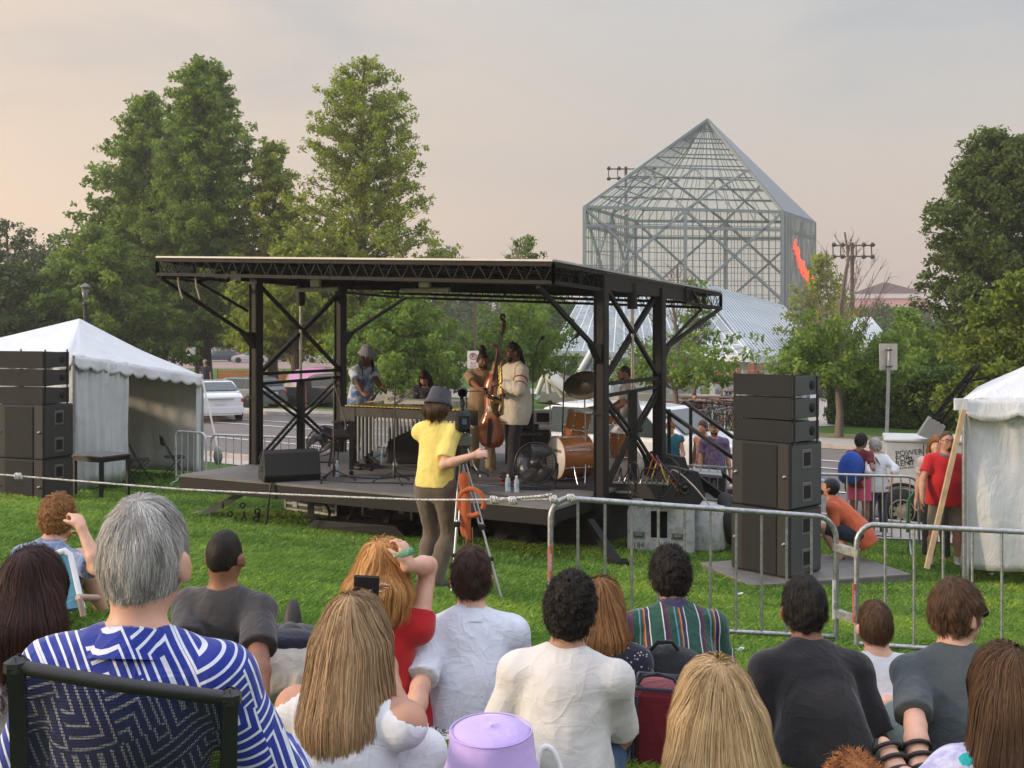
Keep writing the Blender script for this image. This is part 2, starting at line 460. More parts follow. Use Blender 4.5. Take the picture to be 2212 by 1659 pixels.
    def farm(Q, s, g=0.0, end=1.0, kk=.02):
        e, w = arms[s]; m = e+(w-e)*.28
        Q.add(f_cone(W(e), W(m), .039*k*am+g, .042*k*am+g), kk)
        b = e+(w-e)*end; f = f_cone(W(m), W(b), .042*k*am+g, (.042-.016*(end-.28)/.72)*k*am+g)
        if end < 1: f = f_clip(f, (W(b)-norm(W(w)-W(e))*.012, W(w)-W(e)))
        Q.add(f, kk)
    lm = look.get('leg', 1.0)
    def thigh(Q, s, g=0.0, end=1.0, kk=.045, flare=0.0):
        kn, an = legs[s]; a = W(hips[s]); b = W(hips[s]+(kn-hips[s])*end)
        f = f_cone(a, b, .088*k*lm+g, (.088-.032*end)*k*lm+g+flare)
        if end < 1: f = f_clip(f, (b, b-a))
        Q.add(f, kk)
    def shin(Q, s, g=0.0, end=1.0, kk=.025, flare=0.0):
        kn, an = legs[s]; b = kn+(an-kn)*end; m = kn+(an-kn)*.3
        back = Dn((0,-.012,0)) if pose.get('stand') else V(0,0,0)
        Q.add(f_cone(W(kn), W(m)+back, .054*k*lm+g, .056*k*lm+g), kk)
        f = f_cone(W(m)+back, W(b), .056*k*lm+g, (.056-.018*end)*k*lm+g+flare)
        Q.add(f, kk)
    fd = {s: norm(pose.get('toe'+q, (s*.25,1,-.05))) for s,q in ((-1,'L'),(1,'R'))}
    fup = {s: V(pose.get('up'+q, (0,0,1))) for s,q in ((-1,'L'),(1,'R'))}
    def foot(Q, s, g=0.0, kk=.02):
        an = legs[s][1]; u = norm(fup[s]-fd[s]*(fup[s]@fd[s])); c = W(an-u*.045+fd[s]*.065)
        x = np.cross(Dn(fd[s]), Dn(u)); M = np.stack([x, Dn(fd[s]), Dn(u)], 1)
        Q.add(f_ell(c, V(.043,.135,.035)*k+g, M), kk); Q.add(f_ell(W(an-u*.04-fd[s]*.02), V(.036,.05,.045)*k+g, M), kk)
    for s in (-1,1):
        uarm(F, s); farm(F, s); thigh(F, s); shin(F, s); foot(F, s)
        e, w = arms[s]; hk = 'L' if s < 0 else 'R'
        hd = V(pose['hd'+hk]) if 'hd'+hk in pose else norm(w-e)
        pn = V(pose.get('pn'+hk, (-s*.7,.2,-.5)))
        if hands: hand_field(F, W(w), Dn(hd), Dn(pn), k*1.0, pose.get('curl'+hk, .45), side=-s*1, rad=max(1.0, h/.009))
        else: F.add(f_cone(W(w), W(w+hd*.13), .03*k, .022*k), .02)
    cut_legs = pose.get('nolegs')
    o = field_obj('body', F, h, skin('skin_'+look['skin'], SK[look['skin']]), T)
    # --- clothes
    wr = look.get('wr', .004)
    top = look.get('top')
    if top:
        S = Field(); g = look.get('tg', .014)*k*.8; torso(S, g, .04)
        S.add(f_ell(W(pel+Rt@V(0,-.005,-.02)), V(.170*fat_**.8+g,.132*fat_+g,.34)*k, Wt), .04)
        if pose.get('stand'): S.add(f_ell(W(waist+Rt@V(0,0,-.02)), V(.155*fat_**.8+g,.118*fat_+g,.26)*k, Wt), .04)
        sl = look.get('sleeve', .62)
        if sl > 0:
            for s in (-1,1):
                uarm(S, s, g+.001, min(sl, 1.0) if sl < 1 else 1.0, flare=.014 if sl < 1 else 0)
                if sl > 1: farm(S, s, g+.003, min(sl-1, .97), kk=.03)
        up = Wt@V(0,0,1); hz = look.get('hem', -.10)
        S.post.append(wrinkle(wr, seed))
        ho = W(pel+Rt@V(0,0,hz))
        S.post.append(lambda p, d: np.maximum(d, (ho.astype(np.float32)-p)@up.astype(np.float32)))
        if look.get('strap'):     # tank top: bare shoulders
            for s in (-1,1):
                e_, w_ = arms[s]; cap_ = f_cone(W(sh[s]+Rc@V(s*.012,0,.03)), W(sh[s]+(e_-sh[s])*.6+Rc@V(s*.02,0,0)), .054*k, .070*k)
                S.post.append(lambda p, d, cap_=cap_: -smin(-d, cap_(p), .012))
                if look.get('neckr', 0) > .12: c2_ = W(neck).astype(np.float32); S.post.append(lambda p, d, c2_=c2_: np.maximum(d, .17*k-np.linalg.norm(p-c2_, axis=-1)))
        nc = W(neck+Rc@V(0,.03,.075)).astype(np.float32); nn = (look.get('neckr', .075))*k
        S.post.append(lambda p, d: np.maximum(d, nn-np.linalg.norm(p-nc, axis=-1)))
        o = field_obj('shirt', S, h, top, T)
        if look.get('collar'):
            Cc = MB(); nx = norm(W(nk2)-W(neck)); r0 = nr*1.28
            side_ = Wc@V(1,0,0); fw = np.cross(nx, side_); fw = norm(fw if fw@(Wc@V(0,1,0)) > 0 else -fw); cb = W(neck)-nx*.004
            def ring(rad, hgt, t): return [cb+nx*(hgt+.018*math.cos(a))+(side_*math.sin(a)-fw*math.cos(a))*rad*1.0 for a in np.linspace(-2.7,2.7,29)]
            A, B_, C_, D_ = ring(r0,-.005,0), ring(r0*1.0,.038*k,0), ring(r0*1.13,.034*k,0), ring(r0*1.55,-.022*k,0)
            n_ = len(A); vs = A+B_+C_+D_; fs = [(r_*n_+i, r_*n_+i+1, (r_+1)*n_+i+1, (r_+1)*n_+i) for r_ in range(3) for i in range(n_-1)]
            Cc.add(vs, fs, True); Cc.build('collar', look['collar'], o)
        if not look.get('collar') and not look.get('strap'):
            look.setdefault('band', top)
            Cc = MB(); nx = norm(W(nk2)-W(neck)); Cc.torus(W(neck+Rc@V(0,.004,.012)), nr*1.20, .009*k, nx+Wc@V(0,.15,0), 32, 8); Cc.build('neckband', look['band'], o)
    bot = look.get('bottom')
    if bot and not cut_legs:
        S = Field(); g = .013*k; S.add(f_ell(W(pel+Rt@V(0,-.01,.02)), V(.165*fat_**.7,.125*fat_,.13)*k+g, Wt), .05)
        te, se = look.get('leglen', (1, .96))
        for s in (-1,1):
            thigh(S, s, g, te, flare=.015 if te < 1 else 0)
            if te >= 1: shin(S, s, g, se, flare=look.get('flare', .014))
        S.post.append(wrinkle(wr, seed+3))
        field_obj('shorts' if te < 1 else look.get('bname', 'trousers'), S, h, bot, T)
    sho = look.get('shoe')
    if sho and not cut_legs:
        for s in (-1,1):
            S = Field(); foot(S, s, .010*k); S.post.append(lambda p, d: d)
            so = field_obj('shoe', S, h*.8, sho, T)
            if look.get('sole'):
                an = legs[s][1]; u = norm(fup[s]-fd[s]*(fup[s]@fd[s])); c = W(an-u*.083+fd[s]*.06)
                M = np.stack([np.cross(Dn(fd[s]), Dn(u)), Dn(fd[s]), Dn(u)], 1)
                q = MB(); q.ell(c, V(.05,.150,.014)*k, M); q.build('sole', look['sole'], so)
            if look.get('sock'):
                q = MB(); kn, an = legs[s]; q.tube([W(an+(kn-an)*.0), W(an+(kn-an)*.22)], [.048*k,.052*k], 12); q.build('sock', look['sock'], T)
    # --- hair
    hst = look.get('hair'); Hd = None
    if hst and look.get('hm'):
        Hd = Field(); th = look.get('hth', .016)*(.62 if hst in ('short','wavy','curly') else .85); fr = look.get('front', .03); low = look.get('low', 0.0)
        pn_ = Wh@norm((0,.72,-.69)); po = HC+pn_*fr*hs
        shell = f_ell(HE((0,-.008,.006)), (V(.074,.092,.110)+V(th*.75,th,th))*hs, Wh)
        Hd.add(f_clip(shell, (po, pn_), (HE((0,0,-.078-low)), Wh@V(0,.25,-1))), .01)
        if hst == 'long' or hst == 'bob':
            L = look.get('len', .38); wd = look.get('wid', 1.0); dep = V(0,0,-1); bk = -(Wc@V(0,1,0))
            for a in np.linspace(-1.25, 1.25, 9):
                st = HE((math.sin(a)*(.066+th*.6)*1.0, -math.cos(a)*(.078+th*.5)-.004, -.02))
                o1 = norm(Wh@V(math.sin(a), -math.cos(a), 0))
                mid = st+dep*L*.42+o1*.012*wd+bk*.025*look.get('back', 1)
                en = st+dep*L*(1-.12*abs(a))+o1*.018*(wd-1)*3+bk*.035*look.get('back', 1)
                Hd.add(f_cone(st, mid, .034, .034*wd), .03); Hd.add(f_cone(mid, en, .034*wd, .016*wd), .03)
        if hst == 'curly':
            Hd.post.append(lambda p, d: d-.009*(1-np.abs(vn(p, 38, seed))*2)-.006*(1-np.abs(vn(p, 75, seed+3))*2)-.001)
        elif hst == 'wavy':
            Hd.post.append(lambda p, d: d-.007*vn(p, 26, seed)-.004*vn(p, 60, seed))
        elif hst == 'dreads':
            for a in np.linspace(-2.0, 2.0, 15):
                st = HE((math.sin(a)*.075, -math.cos(a)*.085, .0)); o1 = norm(Wh@V(math.sin(a), -math.cos(a), 0)); L = look.get('len', .38)*random.uniform(.8,1.1)
                mid = st+V(0,0,-1)*L*.45+o1*.035; en = st+V(0,0,-1)*L+o1*.03*random.uniform(.2,1.4)
                Hd.add(f_cone(st, mid, .013, .012), .006); Hd.add(f_cone(mid, en, .012, .008), .006)
        else:
            Hd.post.append(lambda p, d: d-.003*vn(p*np.array([1,1,.3],np.float32), 70, seed)-.003*vn(p, 25, seed))
        if look.get('bun'): Hd.add(f_ell(HE((0,-.045,.135)), V(.050,.045,.035)*hs), .008); Hd.add(f_ell(HE((.012,-.04,.175)), V(.038,.034,.028)*hs), .006)
        ho_ = field_obj('hair', Hd, min(h, .008), look['hm'], T, var=.3)
        n = look.get('strands', 0)
        if n: strands(Hd, n, look, ho_, HC, Wh, Wc, hs, seed)
    if look.get('beard'):
        Q = Field()
        if look['beard'] == 'chin': Q.add(f_ell(HE((0,.082,-.100)), V(.030,.024,.026)*hs, Wh), .01)
        else: Q.add(f_clip(f_ell(HE((0,.030,-.066)), V(.062,.070,.064)*hs, Wh), (HE((0,.0,-.048)), Wh@V(0,.25,1)), (HE((0,.012,0)), Wh@V(0,-1,-.2))), .01)
        if look['beard'] != 'chin': Q.add(f_ell(HE((0,.104,-.048)), V(.028,.012,.006)*hs, Wh), .01)
        Q.post.append(lambda p, d: d-.004*vn(p, 60, seed)); field_obj('beard', Q, .006 if h < .02 else h*.7, look['hm'], T)
    if face:
        q = MB()
        for s in (-1,1): q.ell(HE((s*.031,.082,.004)), V(.012,.008,.007)*hs, Wh)
        q.build('eyes', mat('eye_white', (.55,.5,.45), .3), T)
        q = MB()
        for s in (-1,1): q.ell(HE((s*.031,.0885,.004)), V(.006,.004,.006)*hs, Wh)
        q.build('iris', mat('iris', (.03,.02,.015), .2), T)
        q = MB()
        q.ell(HE((0,.1015,-.062)), V(.022,.006,.007)*hs, Wh); q.build('lips', mat('lips_'+look['skin'], tuple(c*f for c,f in zip(SK[look['skin']],(.85,.55,.6))), .45), T)
        q = MB()
        for s in (-1,1): q.tube([HE((s*.014,.094,.022)), HE((s*.033,.092,.030)), HE((s*.05,.080,.024))], .0035*hs, 6)
        q.build('eyebrows', look['hm'] if look.get('hm') else mat('brow', (.03,.02,.015)), T)
    if look.get('glasses'):
        q = MB()
        for s in (-1,1):
            q.torus(HE((s*.032,.104,.002)), .023*hs, .0026*hs, Wh@V(0,1,0), 16, 6)
            q.tube([HE((s*.055,.102,.006)), HE((s*.082,.06,.008)), HE((s*.086,-.01,.0))], .0026*hs, 6)
        q.tube([HE((-.010,.108,.006)), HE((.010,.108,.006))], .003*hs, 6)
        go = q.build('glasses', mat('frame_black', (.02,.02,.02), .35), T)
        if look['glasses'] == 'sun':
            q = MB()
            for s in (-1,1): q.ell(HE((s*.034,.106,.0)), V(.026,.006,.020)*hs, Wh)
            q.build('lens', mat('dark_lens', (.01,.01,.01), .1), go)
    return T, dict(W=W, HE=HE, HC=HC, Wh=Wh, Wc=Wc, arms=arms, legs=legs, neck=neck, pel=pel, hs=hs, Dn=Dn, sh=sh, F=F, Hd=Hd, Rc=Rc)
def strands(Hd, n, look, parent, HC, Wh, Wc, hs, seed):
    """ribbons that follow the hair volume: from crown outwards, then hanging"""
    rg = np.random.default_rng(seed+11); st = look['hair']; L = look.get('slen', .05); seg = look.get('seg', 5); wdt = look.get('sw_', .0022)
    v, q = Hd.mesh(.009)
    upw = np.float32(Wh@V(0,-.25,1)); rel = v-HC.astype(np.float32)
    if st in ('long', 'bob'):
        w = (rel@upw > -.02*hs)
        ids = np.nonzero(w)[0]; ids2 = np.arange(len(v))
        pick = np.concatenate([rg.choice(ids, int(n*.5)), rg.choice(ids2, n-int(n*.5))])
    else: pick = rg.integers(0, len(v), n)
    p = v[pick]+rg.normal(0,.004,(n,3)).astype(np.float32)
    crown = (HC+Wh@(V(look.get('part', 0),-.045,.115)*hs)).astype(np.float32)
    lift = (rg.random(n)**2.2*look.get('lift', .004)*(1.4 if st in ('long','bob') else .7)-.0005).astype(np.float32)
    clump = rg.normal(0,1,(n,3)).astype(np.float32)
    lowf = np.clip((rel[pick]@np.float32(Wh@V(0,0,1))/hs+.085)/.09, .22, 1)[:,None].astype(np.float32)
    pts = []; nrm_ = []
    e = np.float32(.004); zb_ = float(v[:,2].min())+.05
    def grad(x):
        g = np.stack([Hd(x+np.eye(3,dtype=np.float32)[i]*e)-Hd(x-np.eye(3,dtype=np.float32)[i]*e) for i in range(3)], -1)
        return g/(np.linalg.norm(g, axis=-1, keepdims=True)+1e-6)
    curl = look.get('curl', 0.0); stp = L/seg*rg.uniform(.6,1.3,(n,1)).astype(np.float32)
    if st not in ('long','bob'): stp = stp*lowf
    if st == 'short' and look.get('mess'): ms = look['mess']
    else: ms = .0
    for i in range(seg+1):
        g = grad(p); d0 = Hd(p)
        if st in ('long','bob'): fr_ = np.clip((p[:,2]-zb_)/.06, 0, 1); d0 = d0*fr_+lift*(1-fr_)
        p = p-g*(d0-lift*(1+i*(.03 if st in ('long','bob') else .35)))[:,None]
        pts.append(p.copy()); nrm_.append(g)
        flow = p-crown; flow /= np.linalg.norm(flow, axis=-1, keepdims=True)+1e-6
        down = np.array([0,0,-1], np.float32)
        hanging = np.clip((HC[2]-p[:,2]+.02)/.08, 0, 1)[:,None].astype(np.float32)
        dirv = flow*(1-hanging*.8)+down*(.5+hanging)+clump*ms+look.get('wv', .12)*np.stack([vn(p, 22, seed+a*9) for a in range(3)], -1)
        if curl: 
            ph = i*1.7+clump[:,0]*3; sd = np.cross(g, dirv); dirv = dirv+curl*(np.sin(ph)[:,None]*sd+np.cos(ph)[:,None]*g*.6)
        dirv = dirv-g*(dirv*g).sum(-1,keepdims=True)*.9
        dirv /= np.linalg.norm(dirv, axis=-1, keepdims=True)+1e-6
        p = p+dirv*stp
    vs = []; m = seg+1
    for i in range(m):
        t = pts[min(i+1,seg)]-pts[max(i-1,0)]; s = np.cross(t, nrm_[i]); s /= np.linalg.norm(s, axis=-1, keepdims=True)+1e-6
        w = wdt*(1-.75*(i/seg)**2)
        vs += [pts[i]-s*w/2, pts[i]+s*w/2]
    vs = np.stack(vs, 1)           # n, 2m, 3
    base = (np.arange(n)*2*m)[:,None]
    fs = np.concatenate([base+np.array([[2*i,2*i+1,2*i+3,2*i+2]]) for i in range(seg)], 0)
    var = np.repeat(np.clip(rg.normal(.5,.25,n)+.45*vn(pts[0]*np.array([1,1,.2],np.float32), 34, 5),0,1), 2*m)
    me = np_mesh('strands', vs.reshape(-1,3), fs, True, var=var)
    o = link('hair_strands', me, parent, look['hm'])
    return o
# ---------------------------------------------------------------- camera, light, sky
cam = bpy.data.cameras.new('camera'); co_ = bpy.data.objects.new('camera', cam); COL.objects.link(co_)
co_.location = (0,0,CAMZ); co_.rotation_euler = (R(90),0,0)
cam.sensor_width = 36; cam.lens = 36*FD/2212; cam.shift_y = -(829.5-715)/2212; cam.clip_end = 4000; cam.clip_start = .05
scene.camera = co_
SUN_AZ, SUN_EL = R(-103), R(14)      # measured from +Y towards +X : low in the west, left and a little behind the camera
sd = V(math.sin(SUN_AZ)*math.cos(SUN_EL), math.cos(SUN_AZ)*math.cos(SUN_EL), math.sin(SUN_EL))
sl = bpy.data.lights.new('sun', 'SUN'); sl.energy = 1.8; sl.angle = R(5); sl.color = (1,.78,.55)
so = bpy.data.objects.new('sun', sl); COL.objects.link(so); so.rotation_euler = Vector(sd).to_track_quat('Z','Y').to_euler()
w = bpy.data.worlds.new('World'); scene.world = w; w.use_nodes = True; nt = w.node_tree; bg = nt.nodes['Background']
def wn(t, **k):
    o = nt.nodes.new(t)
    for a, b in k.items(): setattr(o, a, b)
    return o
sky = wn('ShaderNodeTexSky', sky_type='NISHITA'); sky.sun_disc = False; sky.sun_elevation = SUN_EL; sky.sun_rotation = SUN_AZ
sky.dust_density = 4; sky.air_density = 1.5; sky.altitude = 250
tc = wn('ShaderNodeTexCoord'); sep = wn('ShaderNodeSeparateXYZ'); nt.links.new(tc.outputs['Generated'], sep.inputs[0])
def wm_(op, a, b=None):
    o = wn('ShaderNodeMath', operation=op)
    for i, v in enumerate((a,b)):
        if v is None: continue
        if isinstance(v, (int,float)): o.inputs[i].default_value = v
        else: nt.links.new(v, o.inputs[i])
    return o.outputs[0]
def wmix(f, a, b, bt='MIX'):
    o = wn('ShaderNodeMix', data_type='RGBA', blend_type=bt)
    for i, v in ((0,f),(6,a),(7,b)):
        if isinstance(v, (int,float)): o.inputs[i].default_value = v
        elif isinstance(v, tuple): o.inputs[i].default_value = (*v,1)
        else: nt.links.new(v, o.inputs[i])
    return o.outputs[2]
# smoke haze: warm towards the sun's side and the horizon, grey cloud higher up; unseen zenith brightened to add fill light
el = sep.outputs['Z']; side = wm_('MULTIPLY_ADD', sep.outputs['X'], -.9); 
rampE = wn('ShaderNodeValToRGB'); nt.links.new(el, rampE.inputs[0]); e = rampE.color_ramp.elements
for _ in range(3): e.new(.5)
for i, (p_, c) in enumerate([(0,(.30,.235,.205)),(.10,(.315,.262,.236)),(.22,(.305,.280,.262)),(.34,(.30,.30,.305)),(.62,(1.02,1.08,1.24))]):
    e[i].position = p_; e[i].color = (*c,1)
warm = wn('ShaderNodeMapRange'); nt.links.new(sep.outputs['X'], warm.inputs[0])
warm.inputs[1].default_value = .12; warm.inputs[2].default_value = -.42
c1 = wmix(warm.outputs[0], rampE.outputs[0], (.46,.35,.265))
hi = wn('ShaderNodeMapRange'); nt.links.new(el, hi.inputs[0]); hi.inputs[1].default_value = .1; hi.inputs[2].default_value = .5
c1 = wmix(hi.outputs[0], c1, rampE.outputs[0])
mp = wn('ShaderNodeMapping'); mp.inputs['Scale'].default_value = (1.1,1.1,4.5); nt.links.new(tc.outputs['Generated'], mp.inputs[0])
nz = wn('ShaderNodeTexNoise'); nt.links.new(mp.outputs[0], nz.inputs['Vector']); nz.inputs['Scale'].default_value = 2.6; nz.inputs['Detail'].default_value = 6; nz.inputs['Roughness'].default_value = .5
nz.inputs['Distortion'].default_value = .4
cr = wn('ShaderNodeValToRGB'); nt.links.new(nz.outputs['Fac'], cr.inputs[0]); cr.color_ramp.elements[0].position = .42; cr.color_ramp.elements[1].position = .68
amt = wn('ShaderNodeMapRange'); nt.links.new(el, amt.inputs[0]); amt.inputs[1].default_value = .10; amt.inputs[2].default_value = .26; amt.inputs[4].default_value = .95
cl = wm_('MULTIPLY', cr.outputs[0], amt.outputs[0])
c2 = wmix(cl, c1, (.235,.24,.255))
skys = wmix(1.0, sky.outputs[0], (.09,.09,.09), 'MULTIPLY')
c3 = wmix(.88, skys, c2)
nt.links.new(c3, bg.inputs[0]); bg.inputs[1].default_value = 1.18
scene.view_settings.view_transform = 'Standard'; scene.view_settings.look = 'None'; scene.view_settings.exposure = .86; scene.view_settings.gamma = 1
scene.render.film_transparent = False
scene.cycles.max_bounces = 8; scene.cycles.transparent_max_bounces = 24; scene.cycles.caustics_reflective = False; scene.cycles.caustics_refractive = False
scene.cycles.use_denoising = True
# ---------------------------------------------------------------- ground
ys = np.concatenate([np.linspace(-30,2,9), np.linspace(2.5,22,60), np.linspace(23,110,40), np.geomspace(120,2500,14)])
xs = np.concatenate([-np.geomspace(1600,30,12), np.linspace(-26,26,53), np.geomspace(30,1600,12)])
vv = np.array([(x,y,G(x,y)-(.08 if 18.2<x*.592+y*.806<32 else 0)+.018*math.sin(x*1.3+y*.7)*math.sin(y*1.1)*(2<y<17)) for y in ys for x in xs]); nx = len(xs)
ff = np.array([(j*nx+i,j*nx+i+1,(j+1)*nx+i+1,(j+1)*nx+i) for j in range(len(ys)-1) for i in range(nx-1)])
t = NT('lawn'); c = t.coord()
n1 = t.noise(c, .9, 5, .6); n2 = t.noise(c, 45, 4, .7); n3 = t.noise(t.coord(scale=(1,1,1)), 160, 2)
a = t.ramp(n1, [(.25,(.07,.15,.02)),(.55,(.10,.20,.03)),(.78,(.15,.23,.045))])
b_ = t.mix(t.math('MULTIPLY', n2, .7), a, (.018,.045,.006)); t.col(t.mix(t.math('MULTIPLY', n3, .35), b_, (.11,.20,.04)))
t.set(Roughness=.8, Specular_IOR_Level=.15); t.bump(t.math('ADD', n2, n3), .9, .03)
g_ = link('ground', np_mesh('ground', vv, ff, True), None, t.m); g_['kind'] = 'structure'
# grass blades (uncountable) on the near lawn
def blades(n, y0, y1, hgt, seed, name, dens=2.0):
    rg = np.random.default_rng(seed)
    u = rg.random(n); d = 1/(1/y0+(1/y1-1/y0)*u); x = (rg.random(n)*2-1)*d*.52
    z = G(x, d)+.018*np.sin(x*1.3+d*.7)*np.sin(d*1.1)*((d>2)&(d<17))
    m = np.ones(n, bool)
    if y1 > 12: 
        q = x*.592+d*.806; m &= q < 17.3
    x, d, z = x[m], d[m], z[m]; n = len(x)
    cl = vn(np.stack([x,d,z],-1).astype(np.float32), 3.0, 1)
    h = hgt*(1+.25*cl)*rg.uniform(.5,1.3,n); a = rg.uniform(0,2*np.pi,n); w_ = rg.uniform(.0013,.0026,n)*(1+d/5)
    b0 = np.stack([x,d,z-.004],-1); s = np.stack([np.cos(a),np.sin(a)*.4,0*a],-1)*w_[:,None]
    ln = np.stack([rg.normal(.2,.5,n),rg.normal(0,.45,n),np.ones(n)],-1)*h[:,None]
    vs = np.stack([b0-s, b0+s, b0+ln*.55+s*.8, b0+ln+np.stack([ln[:,0]*.45,ln[:,1]*.45,-h*.1],-1)],1).reshape(-1,3)
    fs = np.arange(n*4).reshape(-1,4)
    return vs, fs, np.repeat(np.clip(.5+.3*cl+.45*vn(np.stack([x,d,z],-1).astype(np.float32), .7, 9)+rg.normal(0,.24,n),0,1),4)
gm = leafmat('grass_blade', (.095,.20,.028), (.26,.43,.08), .35, .45)
A_ = [blades(380000,2.6,9.5,.044,5,''), blades(300000,9,25,.042,6,'')]
off = 0; vs=[];fs=[];vr=[]
for v,f,r_ in A_: vs.append(v); fs.append(f+off); vr.append(r_); off += len(v)
go = link('grass', np_mesh('grass', np.concatenate(vs), np.concatenate(fs), False, np.concatenate(vr)), None, gm); tag(go, 'short mown green grass covering the lawn', 'grass', kind='stuff')
# road system: r along, nn across (away from the camera)
RD = V(.806,-.592,0); RN = V(.592,.806,0)
def rp(s, q, z=0.0): p = RD*s+RN*q; return V(p[0], p[1], float(G(p[0],p[1]))+z)
def strip(name, q0, q1, z, m, s0=-160, s1=160, n=64, kind='structure', kerb=0):
    def fn(u, v): return rp(s0+(s1-s0)*u, q0+(q1-q0)*v, z)
    v, f = grid_sheet(fn, n, 2)
    o = link(name, np_mesh(name, v, f), None, m); o['kind'] = kind; return o
t = NT('asphalt'); c = t.coord(); nn_ = t.noise(c, 1.2, 6, .7)
t.col(t.mix(t.math('MULTIPLY', t.noise(c, 90, 3), .5), t.ramp(nn_, [(.3,(.14,.115,.105)),(.7,(.215,.18,.165))]), (.09,.08,.075))); t.set(Roughness=.85); t.bump(t.noise(c,150,2),.4,.01)
asph = t.m
conc = mat('concrete', (.42,.37,.33), .85, var=.2, vscale=3, bump=.2)
paint = mat('road_paint', (.7,.68,.64), .7, var=.25, vscale=20)
strip('near_pavement', 17.6, 18.55, .02, conc)
strip('road', 18.7, 30.2, -.008, asph)
for i, (q, w_) in enumerate(((22.0,.13),(25.7,.13),(27.2,.12))):
    strip('lane_line', q, q+w_, .012, paint)
kb = MB()
for q in (18.55, 30.2):
    for i in range(40):
        a, b = rp(-160+i*8, q), rp(-152+i*8, q)
        kb.hexa([a+RN*0, b, b+RN*.15, a+RN*.15, a+V(0,0,.13), b+V(0,0,.13), b+RN*.15+V(0,0,.13), a+RN*.15+V(0,0,.13)])
kb.build('kerb', conc)['kind'] = 'structure'
strip('far_pavement', 30.35, 32.2, .10, conc)
# straw coloured verge behind the right pavement
dry = mat('dry_verge', (.20,.20,.075), .9, var=.4, vscale=2.5, bump=.6, bscale=40)
strip('verge', 32.2, 34.4, .03, dry, s0=-40, s1=80)
def sheet(name, pts, m, z=.01, kind='structure'):
    """polygon on the ground, from (px, depth) corners, subdivided"""
    pts = [np.array([(px-1106)/FD*d, d]) for px, d in pts]
    def fn(u, v):
        a = pts[0]*(1-u)+pts[1]*u; b = pts[3]*(1-u)+pts[2]*u; p = a*(1-v)+b*v
        return V(p[0],p[1],float(G(p[0],p[1]))+z)
    v, f = grid_sheet(fn, 24, 24); o = link(name, np_mesh(name, v, f), None, m); o['kind'] = kind; return o
sheet('car_park', [(0,120),(1000,120),(1300,260),(0,260)], mat('lot_brown', (.27,.19,.16), .9, var=.2, vscale=.3), .03)
sheet('plaza', [(1180,66),(2150,60),(2300,120),(1150,120)], conc, .03)
sheet('path', [(1752,38),(1838,38),(1785,62),(1722,62)], conc, .02)
sheet('path', [(700,74),(1000,62),(1180,70),(1180,80)], conc, .02)
# ---------------------------------------------------------------- trees
bark = mat('bark', (.10,.075,.058), .9, var=.35, vscale=14, bump=.8, bscale=18)
bark2 = mat('bark_grey', (.16,.13,.11), .9, var=.3, vscale=14, bump=.6, bscale=22)
LIN = leafmat('leaf_linden', (.075,.14,.022), (.25,.36,.055), .5)
LIN2 = leafmat('leaf_linden_gold', (.10,.155,.022), (.36,.42,.055), .52)
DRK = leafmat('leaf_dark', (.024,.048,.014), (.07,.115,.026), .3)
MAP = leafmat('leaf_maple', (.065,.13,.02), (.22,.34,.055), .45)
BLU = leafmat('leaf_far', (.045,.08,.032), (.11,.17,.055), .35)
BRI = leafmat('leaf_bright', (.06,.11,.012), (.20,.26,.03), .4)
def leaves(cent, rad, n, size, rg, droop=.4, var=None):
    """cent (m,3) cluster centres, rad (m,), n leaves total -> quads"""
    m = len(cent); ci = rg.choice(m, n, p=(rad**2)/np.sum(rad**2))
    o = rg.normal(0,1,(n,3)); o /= np.linalg.norm(o,axis=1,keepdims=True); o *= (rg.random((n,1))**.5)
    o[:,2] *= .85
    p = cent[ci]+o*rad[ci][:,None]
    nrm = rg.normal(0,1,(n,3)); nrm[:,2] += .7; nrm += o*.6; nrm /= np.linalg.norm(nrm,axis=1,keepdims=True)
    t1 = np.cross(nrm, rg.normal(0,1,(n,3))); t1 /= np.linalg.norm(t1,axis=1,keepdims=True); t2 = np.cross(nrm, t1)
    t1[:,2] -= droop*rg.random(n)
    s = size*rg.uniform(.6,1.35,n)[:,None]
    vs = np.stack([p-t1*s, p-t2*s*.62+nrm*s*.1, p+t1*s, p+t2*s*.62+nrm*s*.12],1).reshape(-1,3)
    cv = (var if var is not None else rg.random(m))[ci]
    vr = np.clip(cv*.55+rg.random(n)*.45,0,1)
    return vs, np.arange(n*4).reshape(-1,4), np.repeat(vr,4)
